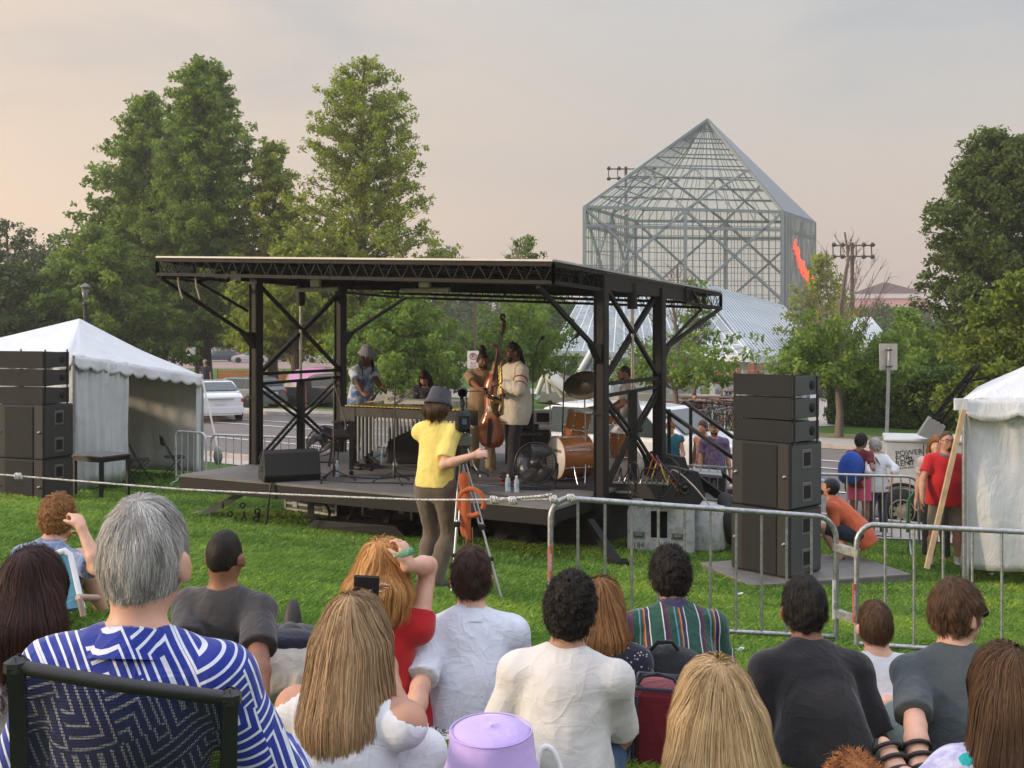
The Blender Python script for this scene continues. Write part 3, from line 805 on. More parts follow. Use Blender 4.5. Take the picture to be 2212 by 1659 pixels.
def tree(label, base, H, prof, nleaf, size, lm, seed, name='tree', group=None, trunk=.3, clear=.15, nl=60, bare=0, rise=.35, bk=None, cr=.55, fill=.0, cat='tree', lean=(0,0), gap=0.0, tips=1.0):
    """prof: [(height fraction, crown radius in m)]"""
    rg = np.random.default_rng(seed); T = thing(name, label, cat, base, 0, group); B = V(base); bk = bk or bark
    pf = np.array(prof); tr = MB(); top = H*.97
    spine = [B+V(lean[0]*(i/8)**1.5+.10*math.sin(i*2+seed)*min(1,i/3), lean[1]*(i/8), H*.97*i/8) for i in range(9)]
    tr.tube(spine, [trunk*(1.25 if i==0 else 1)*(1-i/8.6)**.8+.015 for i in range(9)], 9)
    def sp(f): 
        f = np.clip(f,0,1)*8; i = int(min(f,7)); return spine[i]*(1-(f-i))+spine[i+1]*(f-i)
    cent=[];rad=[];cv=[]
    for i in range(nl):
        hf = clear+(1-clear)*((i+rg.random())/nl)**.9; L = np.interp(hf, pf[:,0], pf[:,1])*rg.uniform(.80,1.2)
        hs = max(clear*.8, hf-rise*L/H*rg.uniform(.8,1.3)); a = i*2.399+rg.normal(0,.35); s0 = sp(hs); e0 = sp(hf)+V(math.cos(a)*L, math.sin(a)*L, -.06*L)
        mid = s0*.5+e0*.5+V(0,0,.10*L+rg.normal(0,.05)*L)
        lp = [s0*(1-t)**2+mid*2*t*(1-t)+e0*t*t for t in np.linspace(0,1,6)]
        r0 = max(.012, trunk*.28*(1-hf*.8)*min(1,L/2))*(.45 if hf > 1-bare else 1); tr.tube(lp, [r0*(1-.85*t)+.006 for t in np.linspace(0,1,6)], 5, cap=False)
        if hf > 1-bare:      # bare top: twigs only
            for _ in range(9):
                t0 = rg.uniform(.25,.95); q = s0*(1-t0)**2+mid*2*t0*(1-t0)+e0*t0*t0; dv = norm(norm(e0-s0)+rg.normal(0,.5,3)+V(0,0,.35))
                tr.tube([q, q+dv*L*.22, q+dv*L*.4+rg.normal(0,.06,3)], [.008,.005,.003], 4, cap=False)
            continue
        b0 = rg.random()
        for t_ in np.linspace(.30,1.0,max(3,int(L/cr*1.8*tips))):
            if rg.random() < gap: continue
            q = s0*(1-t_)**2+mid*2*t_*(1-t_)+e0*t_*t_+rg.normal(0,.14,3)*L*.5*np.array([1,1,.6])
            cent.append(q); rad.append(cr*rg.uniform(.6,1.25)*(1.1-.3*t_)); cv.append(.35*b0+.65*rg.random())
            if rg.random() < .35: tr.tube([s0*(1-t_)**2+mid*2*t_*(1-t_)+e0*t_*t_, q], [.014,.006], 4, cap=False)
    if fill:
        for _ in range(int(fill)):
            hf = rg.uniform(clear,.97); L = np.interp(hf,pf[:,0],pf[:,1])*math.sqrt(rg.random())*.9; a = rg.uniform(0,6.28)
            cent.append(sp(hf)+V(math.cos(a)*L,math.sin(a)*L,0)); rad.append(cr*rg.uniform(.7,1.3)); cv.append(rg.random())
    tr.build('trunk', bk, T)
    if nleaf and cent:
        vs, fs, vr = leaves(np.array(cent), np.array(rad), nleaf, size, rg, var=np.array(cv))
        link('crown', np_mesh('crown', vs, fs, False, vr), T, lm)
    return T
def tp(px, d): return ground(px, d)
def hfor(py, d): return CAMZ-(py-715)/FD*d     # world z of a picture row at depth d
def mtree(label, px, d, top, prof, nleaf, size, lm, seed, **k):
    b = tp(px, d); H = hfor(top, d)-b[2]; return tree(label, b, H, prof, nleaf, size, lm, seed, **k)
GL = 'tall lindens behind the stage'
mtree('tall dense linden standing left of the highest one, above the left tent', 320, 70, 185, [(0,3.6),(.12,5.6),(.38,5.4),(.58,4.7),(.75,3.5),(.88,2.0),(.96,1.1),(1,.5)], 85000, .115, LIN, 1, group=GL, name='linden_tree', trunk=.55, clear=.19, nl=150, cr=.46, fill=160)
mtree('tall dense pointed linden, highest of the left clump', 440, 67, 105, [(0,3.0),(.12,4.8),(.45,4.0),(.63,3.3),(.76,2.9),(.84,2.1),(.93,1.7),(.98,.9),(1,.5)], 85000, .11, LIN, 2, group=GL, name='linden_tree', trunk=.5, clear=.20, nl=170, cr=.44, fill=260)
mtree('shorter linden between the two tall pointed ones', 590, 66, 285, [(0,2.8),(.15,3.4),(.5,3.0),(.72,2.1),(.88,1.2),(1,.5)], 42000, .10, LIN2, 3, group=GL, name='linden_tree', trunk=.32, clear=.21, nl=110, cr=.38, gap=.12)
mtree('airy golden green linden, rightmost of the tall ones', 785, 60, 98, [(0,3.2),(.16,4.7),(.42,4.7),(.55,3.8),(.70,3.0),(.85,2.8),(.94,1.8),(.98,.9),(1,.5)], 64000, .088, LIN2, 4, group=GL, name='linden_tree', trunk=.34, clear=.21, nl=180, cr=.36, gap=.03, fill=160, rise=.55)
mtree('broad linden low behind the left tent', 215, 62, 480, [(0,3.4),(.2,4.4),(.5,4.2),(.8,2.8),(1,.6)], 36000, .12, LIN, 5, group=GL, name='linden_tree', trunk=.35, clear=.26, nl=60, cr=.5)
mtree('low full linden behind the left stage posts', 640, 56, 520, [(0,2.6),(.25,3.9),(.6,3.6),(.85,2.3),(1,.5)], 24000, .13, LIN2, 6, group=GL, name='linden_tree', trunk=.3, clear=.36, nl=64, cr=.45)
GF = 'dark trees at the left edge'
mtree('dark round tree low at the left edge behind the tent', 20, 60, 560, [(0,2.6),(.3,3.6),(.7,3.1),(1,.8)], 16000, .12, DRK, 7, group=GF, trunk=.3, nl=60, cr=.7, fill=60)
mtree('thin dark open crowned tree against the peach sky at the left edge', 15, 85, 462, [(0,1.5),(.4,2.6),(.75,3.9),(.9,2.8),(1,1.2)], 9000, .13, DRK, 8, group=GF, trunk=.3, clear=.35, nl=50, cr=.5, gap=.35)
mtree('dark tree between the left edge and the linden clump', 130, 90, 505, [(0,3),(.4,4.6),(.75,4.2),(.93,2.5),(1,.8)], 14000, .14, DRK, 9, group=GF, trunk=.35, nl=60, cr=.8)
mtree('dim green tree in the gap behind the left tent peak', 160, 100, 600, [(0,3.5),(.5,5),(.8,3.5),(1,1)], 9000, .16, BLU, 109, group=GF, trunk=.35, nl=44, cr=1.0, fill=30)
GM = 'young trees between the road and the gardens'
mtree('full young maple behind the keyboard player', 868, 44, 615, [(0,1.3),(.25,2.5),(.5,2.8),(.75,2.1),(1,.7)], 21000, .09, MAP, 10, group=GM, name='maple_tree', trunk=.10, clear=.26, nl=56, cr=.42, bk=bark2)
mtree('yellowing maple with bare twigs on top behind the saxophone player', 1120, 46, 500, [(0,.9),(.3,2.3),(.5,2.5),(.62,1.6),(.8,.8),(1,.4)], 9000, .085, MAP, 11, group=GM, name='maple_tree', trunk=.09, clear=.26, nl=60, cr=.38, gap=.15, bare=.30, rise=1.4, bk=bark2)
mtree('sparse maple with a bare reddish top right of the stage frame', 1460, 36, 560, [(0,.8),(.3,2.0),(.45,2.5),(.62,1.8),(.8,.8),(1,.3)], 4600, .075, MAP, 12, group=GM, name='maple_tree', trunk=.085, clear=.31, nl=60, cr=.30, gap=.35, bare=.38, rise=1.6, bk=bark2)
mtree('maple with a bare wide top in front of the hedge', 1812, 34, 488, [(0,.8),(.22,1.8),(.42,2.0),(.6,1.6),(.8,1.5),(1,.3)], 10500, .072, MAP, 13, group=GM, name='maple_tree', trunk=.105, clear=.30, nl=66, cr=.34, gap=.2, bare=.36, rise=1.8, bk=bark2, lean=(.25,0))
mtree('small leafy maple beside the back of the road sign', 1965, 41, 665, [(0,1.2),(.3,1.9),(.6,1.6),(.85,.8),(1,.2)], 9000, .08, MAP, 14, group=GM, name='maple_tree', trunk=.09, clear=.18, nl=44, cr=.36, bk=bark2)
mtree('slim shoot of leaves reaching above the stage roof', 1137, 52, 503, [(0,.7),(.4,1.3),(.75,.75),(.9,.75),(1,.4)], 6000, .09, MAP, 15, group=GM, name='maple_tree', trunk=.08, clear=.2, nl=40, cr=.3, bk=bark2)
mtree('sprig topped maple in front of the glass tower', 1500, 44, 590, [(0,.8),(.3,1.5),(.6,.9),(.85,.7),(1,.3)], 3000, .08, MAP, 16, group=GM, name='maple_tree', trunk=.07, clear=.25, nl=36, cr=.28, gap=.3, bk=bark2)
mtree('yellow green tree beside the red writing on the glass tower', 1772, 62, 540, [(0,1.2),(.3,2.2),(.6,2.0),(.85,1.1),(1,.3)], 6500, .11, LIN2, 17, group=GM, name='maple_tree', trunk=.12, clear=.2, nl=44, cr=.5, bk=bark2)
GR = 'trees on the right side'
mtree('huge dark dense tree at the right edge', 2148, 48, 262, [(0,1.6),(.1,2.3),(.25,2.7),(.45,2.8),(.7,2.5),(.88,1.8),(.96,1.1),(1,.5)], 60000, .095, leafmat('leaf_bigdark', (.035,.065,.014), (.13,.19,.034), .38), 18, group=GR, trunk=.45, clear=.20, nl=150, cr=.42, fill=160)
mtree('bright lime green tree behind the right tent', 2200, 30, 580, [(0,1.3),(.3,2.1),(.6,1.8),(.85,1.1),(1,.4)], 18000, .07, BRI, 19, group=GR, trunk=.12, clear=.2, nl=56, cr=.3)
mtree('pale green small tree in front of the far dark trees on the right', 2032, 66, 725, [(0,1.0),(.4,1.7),(.7,1.3),(1,.2)], 6000, .10, BRI, 20, group=GR, trunk=.08, clear=.2, nl=36, cr=.4)
GD_ = 'far trees beyond the gardens'
rgx = random.Random(4)
fars = [(640,110,655,6),(720,105,640,5),(800,95,600,6),(880,105,590,6),(955,88,530,5.2),(1010,120,640,6),(1060,100,600,6),(1150,96,612,5.5),(1225,104,655,4.6),(520,115,660,6),(560,90,640,5),(1905,130,655,4.8),(1962,120,668,4.5),(1880,115,700,4),(2080,90,700,4.5),(2150,84,690,5),(2010,100,735,4),(1300,130,740,7),(1450,150,748,8),(1620,150,745,8),(1750,140,735,6),(985,92,560,3.2)]
wl = ['far dark tree low behind the left stage posts','second far tree left of the player in the bucket hat','tall dark tree behind the full young maple','dark tree above the keyboard player','dark treetop just above the stage roof beside the golden linden','far tree low behind the no parking pole','dark tree behind the bass neck','dark tree behind the saxophone player','far tree beside the left end of the glass roof','distant tree above the white saloon','dim tree behind the left stage frame','round far tree before the brown roofed building, left one','round far tree before the brown roofed building, right one','dim tree under the brown roofed building','dark far tree left of the lime green tree','dark far tree behind the lime green tree','low far tree above the far hedge','broad far tree seen under the glass wing, leftmost','far tree seen under the glass wing behind the drummer','far tree seen through the white columns','far tree seen at the right end of the white columns','small dark treetop at the right end of the stage-roof tree line']
for i, (px, d, top, r_) in enumerate(fars):
    far_ = px < 1070; d, r_ = (d*1.75, r_*1.75) if far_ else (d, r_)
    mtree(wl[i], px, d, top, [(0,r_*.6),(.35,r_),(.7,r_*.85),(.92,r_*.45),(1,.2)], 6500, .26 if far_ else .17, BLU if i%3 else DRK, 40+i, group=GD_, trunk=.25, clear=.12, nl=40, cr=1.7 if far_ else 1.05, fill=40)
# far wood closing the horizon (uncountable)
rg = np.random.default_rng(9); cs = []
for x in np.arange(-170,260,3.2):
    for _ in range(2): cs.append((x+rg.normal(0,1.5), 275+rg.normal(0,8), rg.uniform(.5,9 if x<-20 else 6)))
v_, f_, r_ = leaves(np.array(cs), np.full(len(cs),4.2), 30000, .55, rg)
tag(link('far_wood', np_mesh('far_wood', v_, f_, False, r_), None, BLU), 'far-off belt of trees along the horizon', 'wood', kind='stuff')
# hedges
def hedge(label, pts, w_, h_, n, size, seed, lm, group='clipped hedges'):
    rg = np.random.default_rng(seed); T = thing('hedge', label, 'hedge', pts[0], 0, group); cs=[]; rr=[]
    tot = sum(np.linalg.norm(V(b)-V(a)) for a,b in zip(pts,pts[1:]))
    core = MB()
    for a, b in zip(pts, pts[1:]):
        a, b = V(a), V(b); L = np.linalg.norm(b-a); dv = (b-a)/L; nv = V(-dv[1],dv[0],0)
        core.bar(a+V(0,0,h_*.42), b+V(0,0,h_*.42), w_*.5, h_*.80)
        for _ in range(int(L*h_*60)):
            s = rg.random()*L; top = rg.random() < .35; q = a+dv*s
            q = q + (nv*rg.uniform(-w_/2,w_/2)+V(0,0,h_*(.95+.05*rg.random())) if top else nv*rg.choice([-1,-1,1])*w_*.46+V(0,0,rg.uniform(.05,.96)*h_))
            cs.append(q); rr.append(rg.uniform(.14,.28))
    core.build('branches', mat('hedge_core', (.02,.025,.012), .95), T)
    vs, fs, vr = leaves(np.array(cs), np.array(rr), n, size, rg)
    link('foliage', np_mesh('foliage', vs, fs, False, vr), T, lm)
HM = leafmat('leaf_hedge', (.035,.07,.012), (.11,.18,.03), .35)
def hp(px, d): return ground(px, d)
hedge('long near clipped hedge beyond the road behind the light tower', [hp(1792,39), hp(2115,36.5), hp(2300,36)], 1.3, 1.95, 75000, .05, 1, HM)
hedge('farther lower hedge strip above the near hedge', [hp(1930,56), hp(2105,54), hp(2300,53)], 1.2, 2.6, 30000, .065, 2, HM)
# smoky air
hb_ = MB(); hb_.box((0,1100,17.0), (3500,3000,40)); t = NT('haze_air'); t.t.nodes.remove(t.b); vp_ = t.n('ShaderNodeVolumePrincipled'); vp_.inputs['Color'].default_value = (.92,.88,.86,1); vp_.inputs['Density'].default_value = .0008; vp_.inputs['Anisotropy'].default_value = .3
t.l(vp_.outputs[0], t.out.inputs['Volume']); hb_.build('haze', t.m)['kind'] = 'stuff'
# ---------------------------------------------------------------- glass tower and its wings
steel = mat('pale_steel', (.27,.305,.315), .5, .2, var=.12)
steel_d = mat('grey_mullion', (.15,.175,.18), .5, .2, var=.1)
white = mat('white_paint', (.66,.68,.70), .5, var=.06)
corr_t = NT('corrugated'); c_ = corr_t.coord()
corr_t.col(corr_t.ramp(corr_t.noise(c_, .5, 3), [(.3,(.46,.50,.53)),(.7,(.58,.62,.65))])); corr_t.set(Roughness=.42, Metallic=.35); corr = corr_t.m
gl = glassmat('tower_glass', (.75,.82,.78), .10, .05)
gl2 = glassmat('wing_glass', (.62,.68,.70), .55, .12)
FL, FR, RB, BL = P(1262,447,79.4), P(1690,458,82.8), P(1757,480,90.6), P(1373,477.5,89.6)
for q in (FL,FR,RB,BL): q[2] = 12.26
AP = V(15.1, 85.3, 19.7); Zb = 0.0
tw = thing('glass_tower', 'square glass and steel garden tower with a pyramid roof', 'glasshouse', (15.1,85.3,-1))
m = MB(); mm = MB(); pg = MB()
faces = [(FL,FR),(FR,RB),(RB,BL),(BL,FL)]
def low(p, z): q = V(p); q[2] = z; return q
for a, b in faces:
    L = np.linalg.norm(b-a); n = 14 if L > 10 else 9
    m.bar(low(a,-1), a, .24, .24); m.bar(a, b, .18, .22); m.bar(low(a,10.9), low(b,10.9), .18, .22)
    for i in range(1, n*2):            # fine mullions
        p = a+(b-a)*i/(n*2); mm.bar(low(p,-.6), p, (.03 if i%2 else .06), .035, up=b-a)
    for z in np.arange(.9, 12, 1.02): mm.bar(low(a,z)*1.0, low(b,z), .035, .04)
    mid = (a+b)/2; m.bar(low(mid,-1), low(mid,12.2), .24)
    for k in range(2):                 # large X bracing, two bays
        p, q = a+(b-a)*k/2, a+(b-a)*(k+1)/2
        for z0, z1 in ((-1,5.6),(5.6,12.2)):
            m.bar(low(p,z0), low(q,z1), .18); m.bar(low(q,z0), low(p,z1), .18)
    m.bar(a, AP, .20)
    for i in range(1, n+1):            # rafters
        p = a+(b-a)*i/(n+1); mm.bar(p, p+(AP-p)*.97, .04, .04)
    for k in range(1, 9):
        f = k/9; pa, pb = a+(AP-a)*f, b+(AP-b)*f; (m if k == 4 else mm).bar(pa, pb, .16 if k == 4 else .06, .09)
    f = 4/9; pa, pb = a+(AP-a)*f, b+(AP-b)*f; m.bar(a+(b-a)*.5, pa, .16); m.bar(a+(b-a)*.5, pb, .16)
    m.bar(a+(b-a)*.25, (pa+pb)/2, .12); m.bar(a+(b-a)*.75, (pa+pb)/2, .12)
m.build('steel_frame', steel, tw); mm.build('glazing_bars', steel_d, tw)
for a, b in faces:
    inw = norm(V(15.1,85.3,0)-low((a+b)/2,0))*.12
    q = MB(); q.quad(low(a,-1)+inw, low(b,-1)+inw, b+inw, a+inw); q.build('wall_glass', gl, tw)
for i, (a, b) in enumerate(faces):
    if i == 1: continue
    q = MB(); c0 = (a+b+AP)/3; s_ = .985
    q.quad(c0+(a-c0)*s_-V(0,0,.1), c0+(b-c0)*s_-V(0,0,.1), c0+(AP-c0)*s_-V(0,0,.1)); q.build('roof_glass', gl, tw)
ou = norm(np.cross(RB-FR, AP-FR)); ou = ou if ou[0] > 0 else -ou
q = MB(); q.slab([FR+ou*.1, RB+ou*.1, AP+ou*.1], .08); q.build('roof_panel', mat('slate_roof_sheet', (.24,.26,.28), .5, .3), tw)
fins = MB(); on = norm(np.cross(RB-FR, V(0,0,1))); on = on if on[0] > 0 else -on
for i in range(24):
    p = FR+(RB-FR)*(i+.5)/24; fins.bar(low(p,-1)+on*.20, p+on*.20, .16, .12, up=RB-FR)
fins.build('vertical_fins', mat('fin_metal', (.34,.37,.38), .45, .3), tw)
# red scribbled neon writing on the right wall
neon = NT('red_neon'); neon.col((.9,.06,.03)); neon.b.inputs['Emission Color'].default_value = (1,.10,.06,1); neon.b.inputs['Emission Strength'].default_value = .9
ne = MB(); rr = random.Random(5); u_ = norm(RB-FR); LW = np.linalg.norm(RB-FR)
def wp(f, z): return low(FR,z)+u_*f*LW+on*.36
def scribble(f0, z0, f1, z1, n, amp):
    pts = []
    for i in range(n):
        t_ = i/(n-1); pts.append(wp(f0+(f1-f0)*t_+amp*.06*math.sin(i*2.4)+rr.uniform(-.01,.01), z0+(z1-z0)*t_+amp*.5*math.sin(i*1.9)))
    ne.tube(pts, .05, 6)
def zz(py, f): 
    d = (low(FR,0)+u_*f*LW)[1]; return hfor(py, d)
scribble(.22, zz(527,.22), .48, zz(585,.48), 30, .9); scribble(.28, zz(540,.28), .40, zz(575,.4), 14, .7)
scribble(.50, zz(575,.5), .88, zz(640,.88), 40, .9); scribble(.55, zz(590,.55), .95, zz(618,.95), 22, .8); scribble(.78, zz(640,.78), .85, zz(655,.85), 6, .4)
ne.build('neon_writing', neon.m, tw, label='red neon scribble like loose handwriting')
# wings: low pitched roofs around the tower
wg = thing('garden_pavilion', 'low glass and ribbed metal roofed pavilion in front of the glass tower', 'pavilion', (12,70,-1))
def ribroof(name, A, B, C, D, n, t=.06, m_=corr):
    """A-B eave, D-C ridge; ribs run from ridge to eave"""
    A,B,C,D = map(V,(A,B,C,D)); q = MB(); nr_ = norm(np.cross(B-A, D-A)); nr_ = nr_ if nr_[2] > 0 else -nr_
    q.slab([A,B,C,D], t, nr_); q.build('roof_sheet', mat('roof_gap', (.20,.23,.26), .5, .2), wg); q = MB()
    for i in range(n):
        f = (i+.5)/n; a = A+(B-A)*f; d = D+(C-D)*f; q.bar(a+nr_*.06, d+nr_*.06, np.linalg.norm(B-A)/n*.42, .09, up=nr_)
    return q.build(name, m_, wg)
eL, eM, eR = P(1192,757,62), P(1626,772,56), P(1798,766,66)
tL, tM, tR = P(1256,652,77), P(1556,641,71), P(1690,662,82.0); tT = P(1430,600,79)
# ribbed slope on the right
A, B, C_, D_ = P(1626,774,55), P(1800,766,64), P(1692,662,80), P(1500,610,78)
ribroof('ribbed_roof', A, B, C_, D_, 27)
# glazed slope on the left, with white grid
gA, gB, gC, gD = P(1192,757,62), P(1624,771,55.3), P(1492,612,77.5), P(1256,640,78)
q = MB(); q.quad(gA,gB,gC,gD); q.build('glazed_roof', gl2, wg)
q = MB()
for i in range(19): f = i/18; q.bar(gA+(gB-gA)*f, gD+(gC-gD)*f, .07)
for j in range(9): f = j/8; q.bar(gA+(gD-gA)*f, gB+(gC-gB)*f, .08)
for i in range(0,18,3):
    for j in (0,1): f,g2=i/18,(i+3)/18; lo_=j/2; h2=(j+1)/2; bl=lambda u,v:(gA*(1-u)+gB*u)*(1-v)+(gD*(1-u)+gC*u)*v; q.bar(bl(f,lo_)-V(0,0,.3), bl(g2,h2)-V(0,0,.3), .13); q.bar(bl(g2,lo_)-V(0,0,.3), bl(f,h2)-V(0,0,.3), .13)
q.build('roof_bars', white, wg)
q = MB(); q.bar(gA-V(0,0,.12), gB-V(0,0,.12), .25, .28); q.bar(A+V(.05,0,-.12), B-V(0,0,.12), .25, .26); q.build('eave_beam', white, wg)
cols = [(1253,62),(1327,61),(1363,61),(1451,59),(1507,58),(1539,57),(1568,58),(1608,57),(1656,57),(1672,58),(1702,59),(1717,60),(1736,61),(1761,62),(1782,64),(1792,65)]
for i,(px,d) in enumerate(cols):
    b = ground(px,d); top = hfor(772,d); q = MB(); w_ = .30 if i%2 == 0 else .2
    q.bar(b, low(b,top), w_, .25); q.build('column', white, wg)
q = MB(); g1 = ground(1772,60); q.bar(g1+V(-.4,0,0), V(g1[0]+.25,62,hfor(775,62)), .3, .2); q.build('leaning_strut', white, wg); q = MB(); g1 = ground(1205,60); q.bar(g1+V(-1.2,0,0), low(g1,hfor(780,60))+V(.6,0,0), .18); q.build('leaning_strut', white, wg)
# A-shaped white frames with a tilted pale disc (sundial like sculpture)
sc_ = thing('sculpture', 'white angled tube sculpture with a tilted pale disc behind the drums', 'sculpture', ground(1200,50))
q = MB(); c3_ = lambda px,py,d=50: P(px,py,d)
for a,b in (((1160,852),(1178,802)),((1172,800),(1216,856)),((1218,856),(1262,786)),((1262,786),(1285,745)),((1318,862),(1320,778)),((1320,778),(1345,800)),((1180,806),(1186,850))):
    q.tube([c3_(*a), c3_(*b)], .13, 8)
q.build('frame', white, sc_)
q = MB(); a,b = c3_(1172,797), c3_(1240,856,49.4); mdl=(a+b)/2; q.lathe([(.0,-.06),(np.linalg.norm(b-a)/2*.98,-.05),(np.linalg.norm(b-a)/2,0),(np.linalg.norm(b-a)/2*.98,.05),(0,.06)], mdl, norm(V(.62,-.22,.74)), 28); q.build('disc', mat('disc_cream', (.62,.55,.45), .5), sc_)
# low grey concrete wall in front of the plaza
lw = MB(); a = ground(1170,57); b = ground(1560,52); lw.bar(a+V(0,0,.25), b+V(0,0,.25), .3, .6); o = lw.build('retaining_wall', conc); tag(o, 'low grey concrete wall at the edge of the white columned plaza', 'wall')
# distant brown roofed building
fb = thing('far_building', 'brown roofed building with a pink lower roof far behind the trees', 'building', (80,235,0))
D0 = 235; brk = mat('taupe_brick', (.16,.115,.10), .9, var=.2, vscale=1); rf = mat('brown_roof', (.085,.045,.038), .9, var=.1); rf2 = mat('pink_tile_roof', (.42,.21,.19), .8, var=.15)
p = lambda px,py,d=D0: P(px,py,d)
q = MB(); q.prism([p(1842,652),p(2012,652),p(2012,725),p(1842,725)], V(0,0,0), V(0,28,0)); q.build('wall', brk, fb)
q = MB(); rdg=p(1912,610,D0+14); c4=[p(1836,635,D0-2),p(2008,634,D0-2),p(2008,634,D0+30),p(1836,635,D0+30)]
q.add([*c4, rdg-V(.4,0,0), rdg+V(.4,0,0)], [(0,1,5,4),(1,2,5),(2,3,4,5),(3,0,4),(0,3,2,1)]); q.build('roof', rf, fb)
q = MB(); a,b,c5,d5 = p(1842,668,D0-6),p(2006,668,D0-6),p(2004,646,D0-1),p(1850,646,D0-1); q.slab([a,b,c5,d5], .3)
for i in range(34): f=i/33; q.bar(a+(b-a)*f-V(0,.1,-.1), d5+(c5-d5)*f-V(0,.1,-.1), .14)
q.build('lower_roof', rf2, fb)
wq = mat('dark_window', (.02,.025,.03), .2)
for px in (1962, 1880): 
    q = MB(); q.box(p(px,690,D0-.1)+V(0,0,0), (2.4,.3,1.8)); q.build('window', wq, fb)
# grey metal sheds below it
sh = thing('metal_shed', 'pale grey ridged metal roof to the right of the ribbed pavilion', 'shed', ground(1880,90))
q = MB(); a,b,c5,d5 = P(1800,775,88),P(1918,735,92),P(1880,688,104),P(1835,690,104); q.slab([a,b,c5,d5],.1)
for i in range(22): f=i/21; q.bar(a+(b-a)*f+V(0,-.05,.08), d5+(c5-d5)*f+V(0,-.05,.08), .12)
q.build('roof', corr, sh); q = MB(); q.prism([P(1815,778,90),P(1915,745,93),low(P(1915,745,93),-1),low(P(1815,778,90),-1)], V(0,0,-.2), V(0,5,-.2)); q.build('wall', white, sh)
# stadium floodlights
def flood(label, px, d, top, base_py=None, wd=2.2, off=0):
    b = ground(px,d); T = thing('floodlight_mast', label, 'floodlight', b, 0, 'sports floodlights on tall masts'); z = hfor(top,d); s_ = d/FD
    q = MB(); q.tube([b, low(b,z)], [.30,.18], 8); q.build('mast', mat('rust_mast', (.06,.03,.028), .8), T)
    q = MB(); ww = wd
    for dz in (-.3,-1.5): q.bar(V(b[0]-ww+off,b[1],z+dz), V(b[0]+ww+off,b[1],z+dz), .14)
    for i in range(6): x=b[0]-ww+off+i*ww*.4; q.bar(V(x,b[1],z-.3), V(x,b[1],z-1.5), .1)
    q.build('crossbar', mat('dark_iron', (.04,.035,.035), .7), T)
    for dz in (-.2,-1.5):
        for i in (-1,-.55,.0,.55,1):
            if i == 0 and dz > -1: continue
            q = MB(); q.lathe([(.08,.25),(.2,.1),(.27,-.18),(0,-.12)], V(b[0]+i*ww+off,b[1]-.3,z+dz), (0,.6,.7), 10); q.build('lamp', mat('lamp_iron', (.07,.06,.06), .5), T)
flood('floodlight mast behind the left slope of the glass pyramid', 1352, 140, 360, wd=2.9, off=.7)
flood('floodlight mast standing among bare maple twigs', 1841, 120, 524, wd=2.1)
# orange construction fencing, far
of = mat('orange_mesh', (.75,.17,.04), .8, var=.25, vscale=3)
def ofence(label, px0, px1, d, h, base):
    T = thing('safety_fence', label, 'fence', ground(px0,d), 0, 'orange plastic construction fencing'); a = ground(px0,d); b = ground(px1,d); a[2]=b[2]=base
    q = MB()
    for j in range(4): z=.12+j*h/4; q.bar(a+V(0,0,z), b+V(0,0,z), .02, h*.19)
    q.build('netting', of, T); n = max(2,int(np.linalg.norm(b-a)/2.5)); q = MB()
    for i in range(n+1): q = MB(); p_=a+(b-a)*i/n; q.bar(p_, p_+V(0,0,h+.15), .06); q.build('post', mat('fence_post', (.25,.1,.06), .8), T)
ofence('orange netting fence seen between the white columns', 1420, 1800, 88, 1.9, -1.6)
ofence('second taller orange netting behind the white columns', 1560, 1700, 95, 3.4, -1.6)
ofence('low orange netting seen above the hedge', 1775, 1960, 84, 1.9, -1.1)
ofence('distant orange netting right of the tree by the hedge', 1955, 2120, 100, 1.7, -.9)
ofence('pale yellow tape fence in front of the car park', 470, 900, 92, .9, -.9)
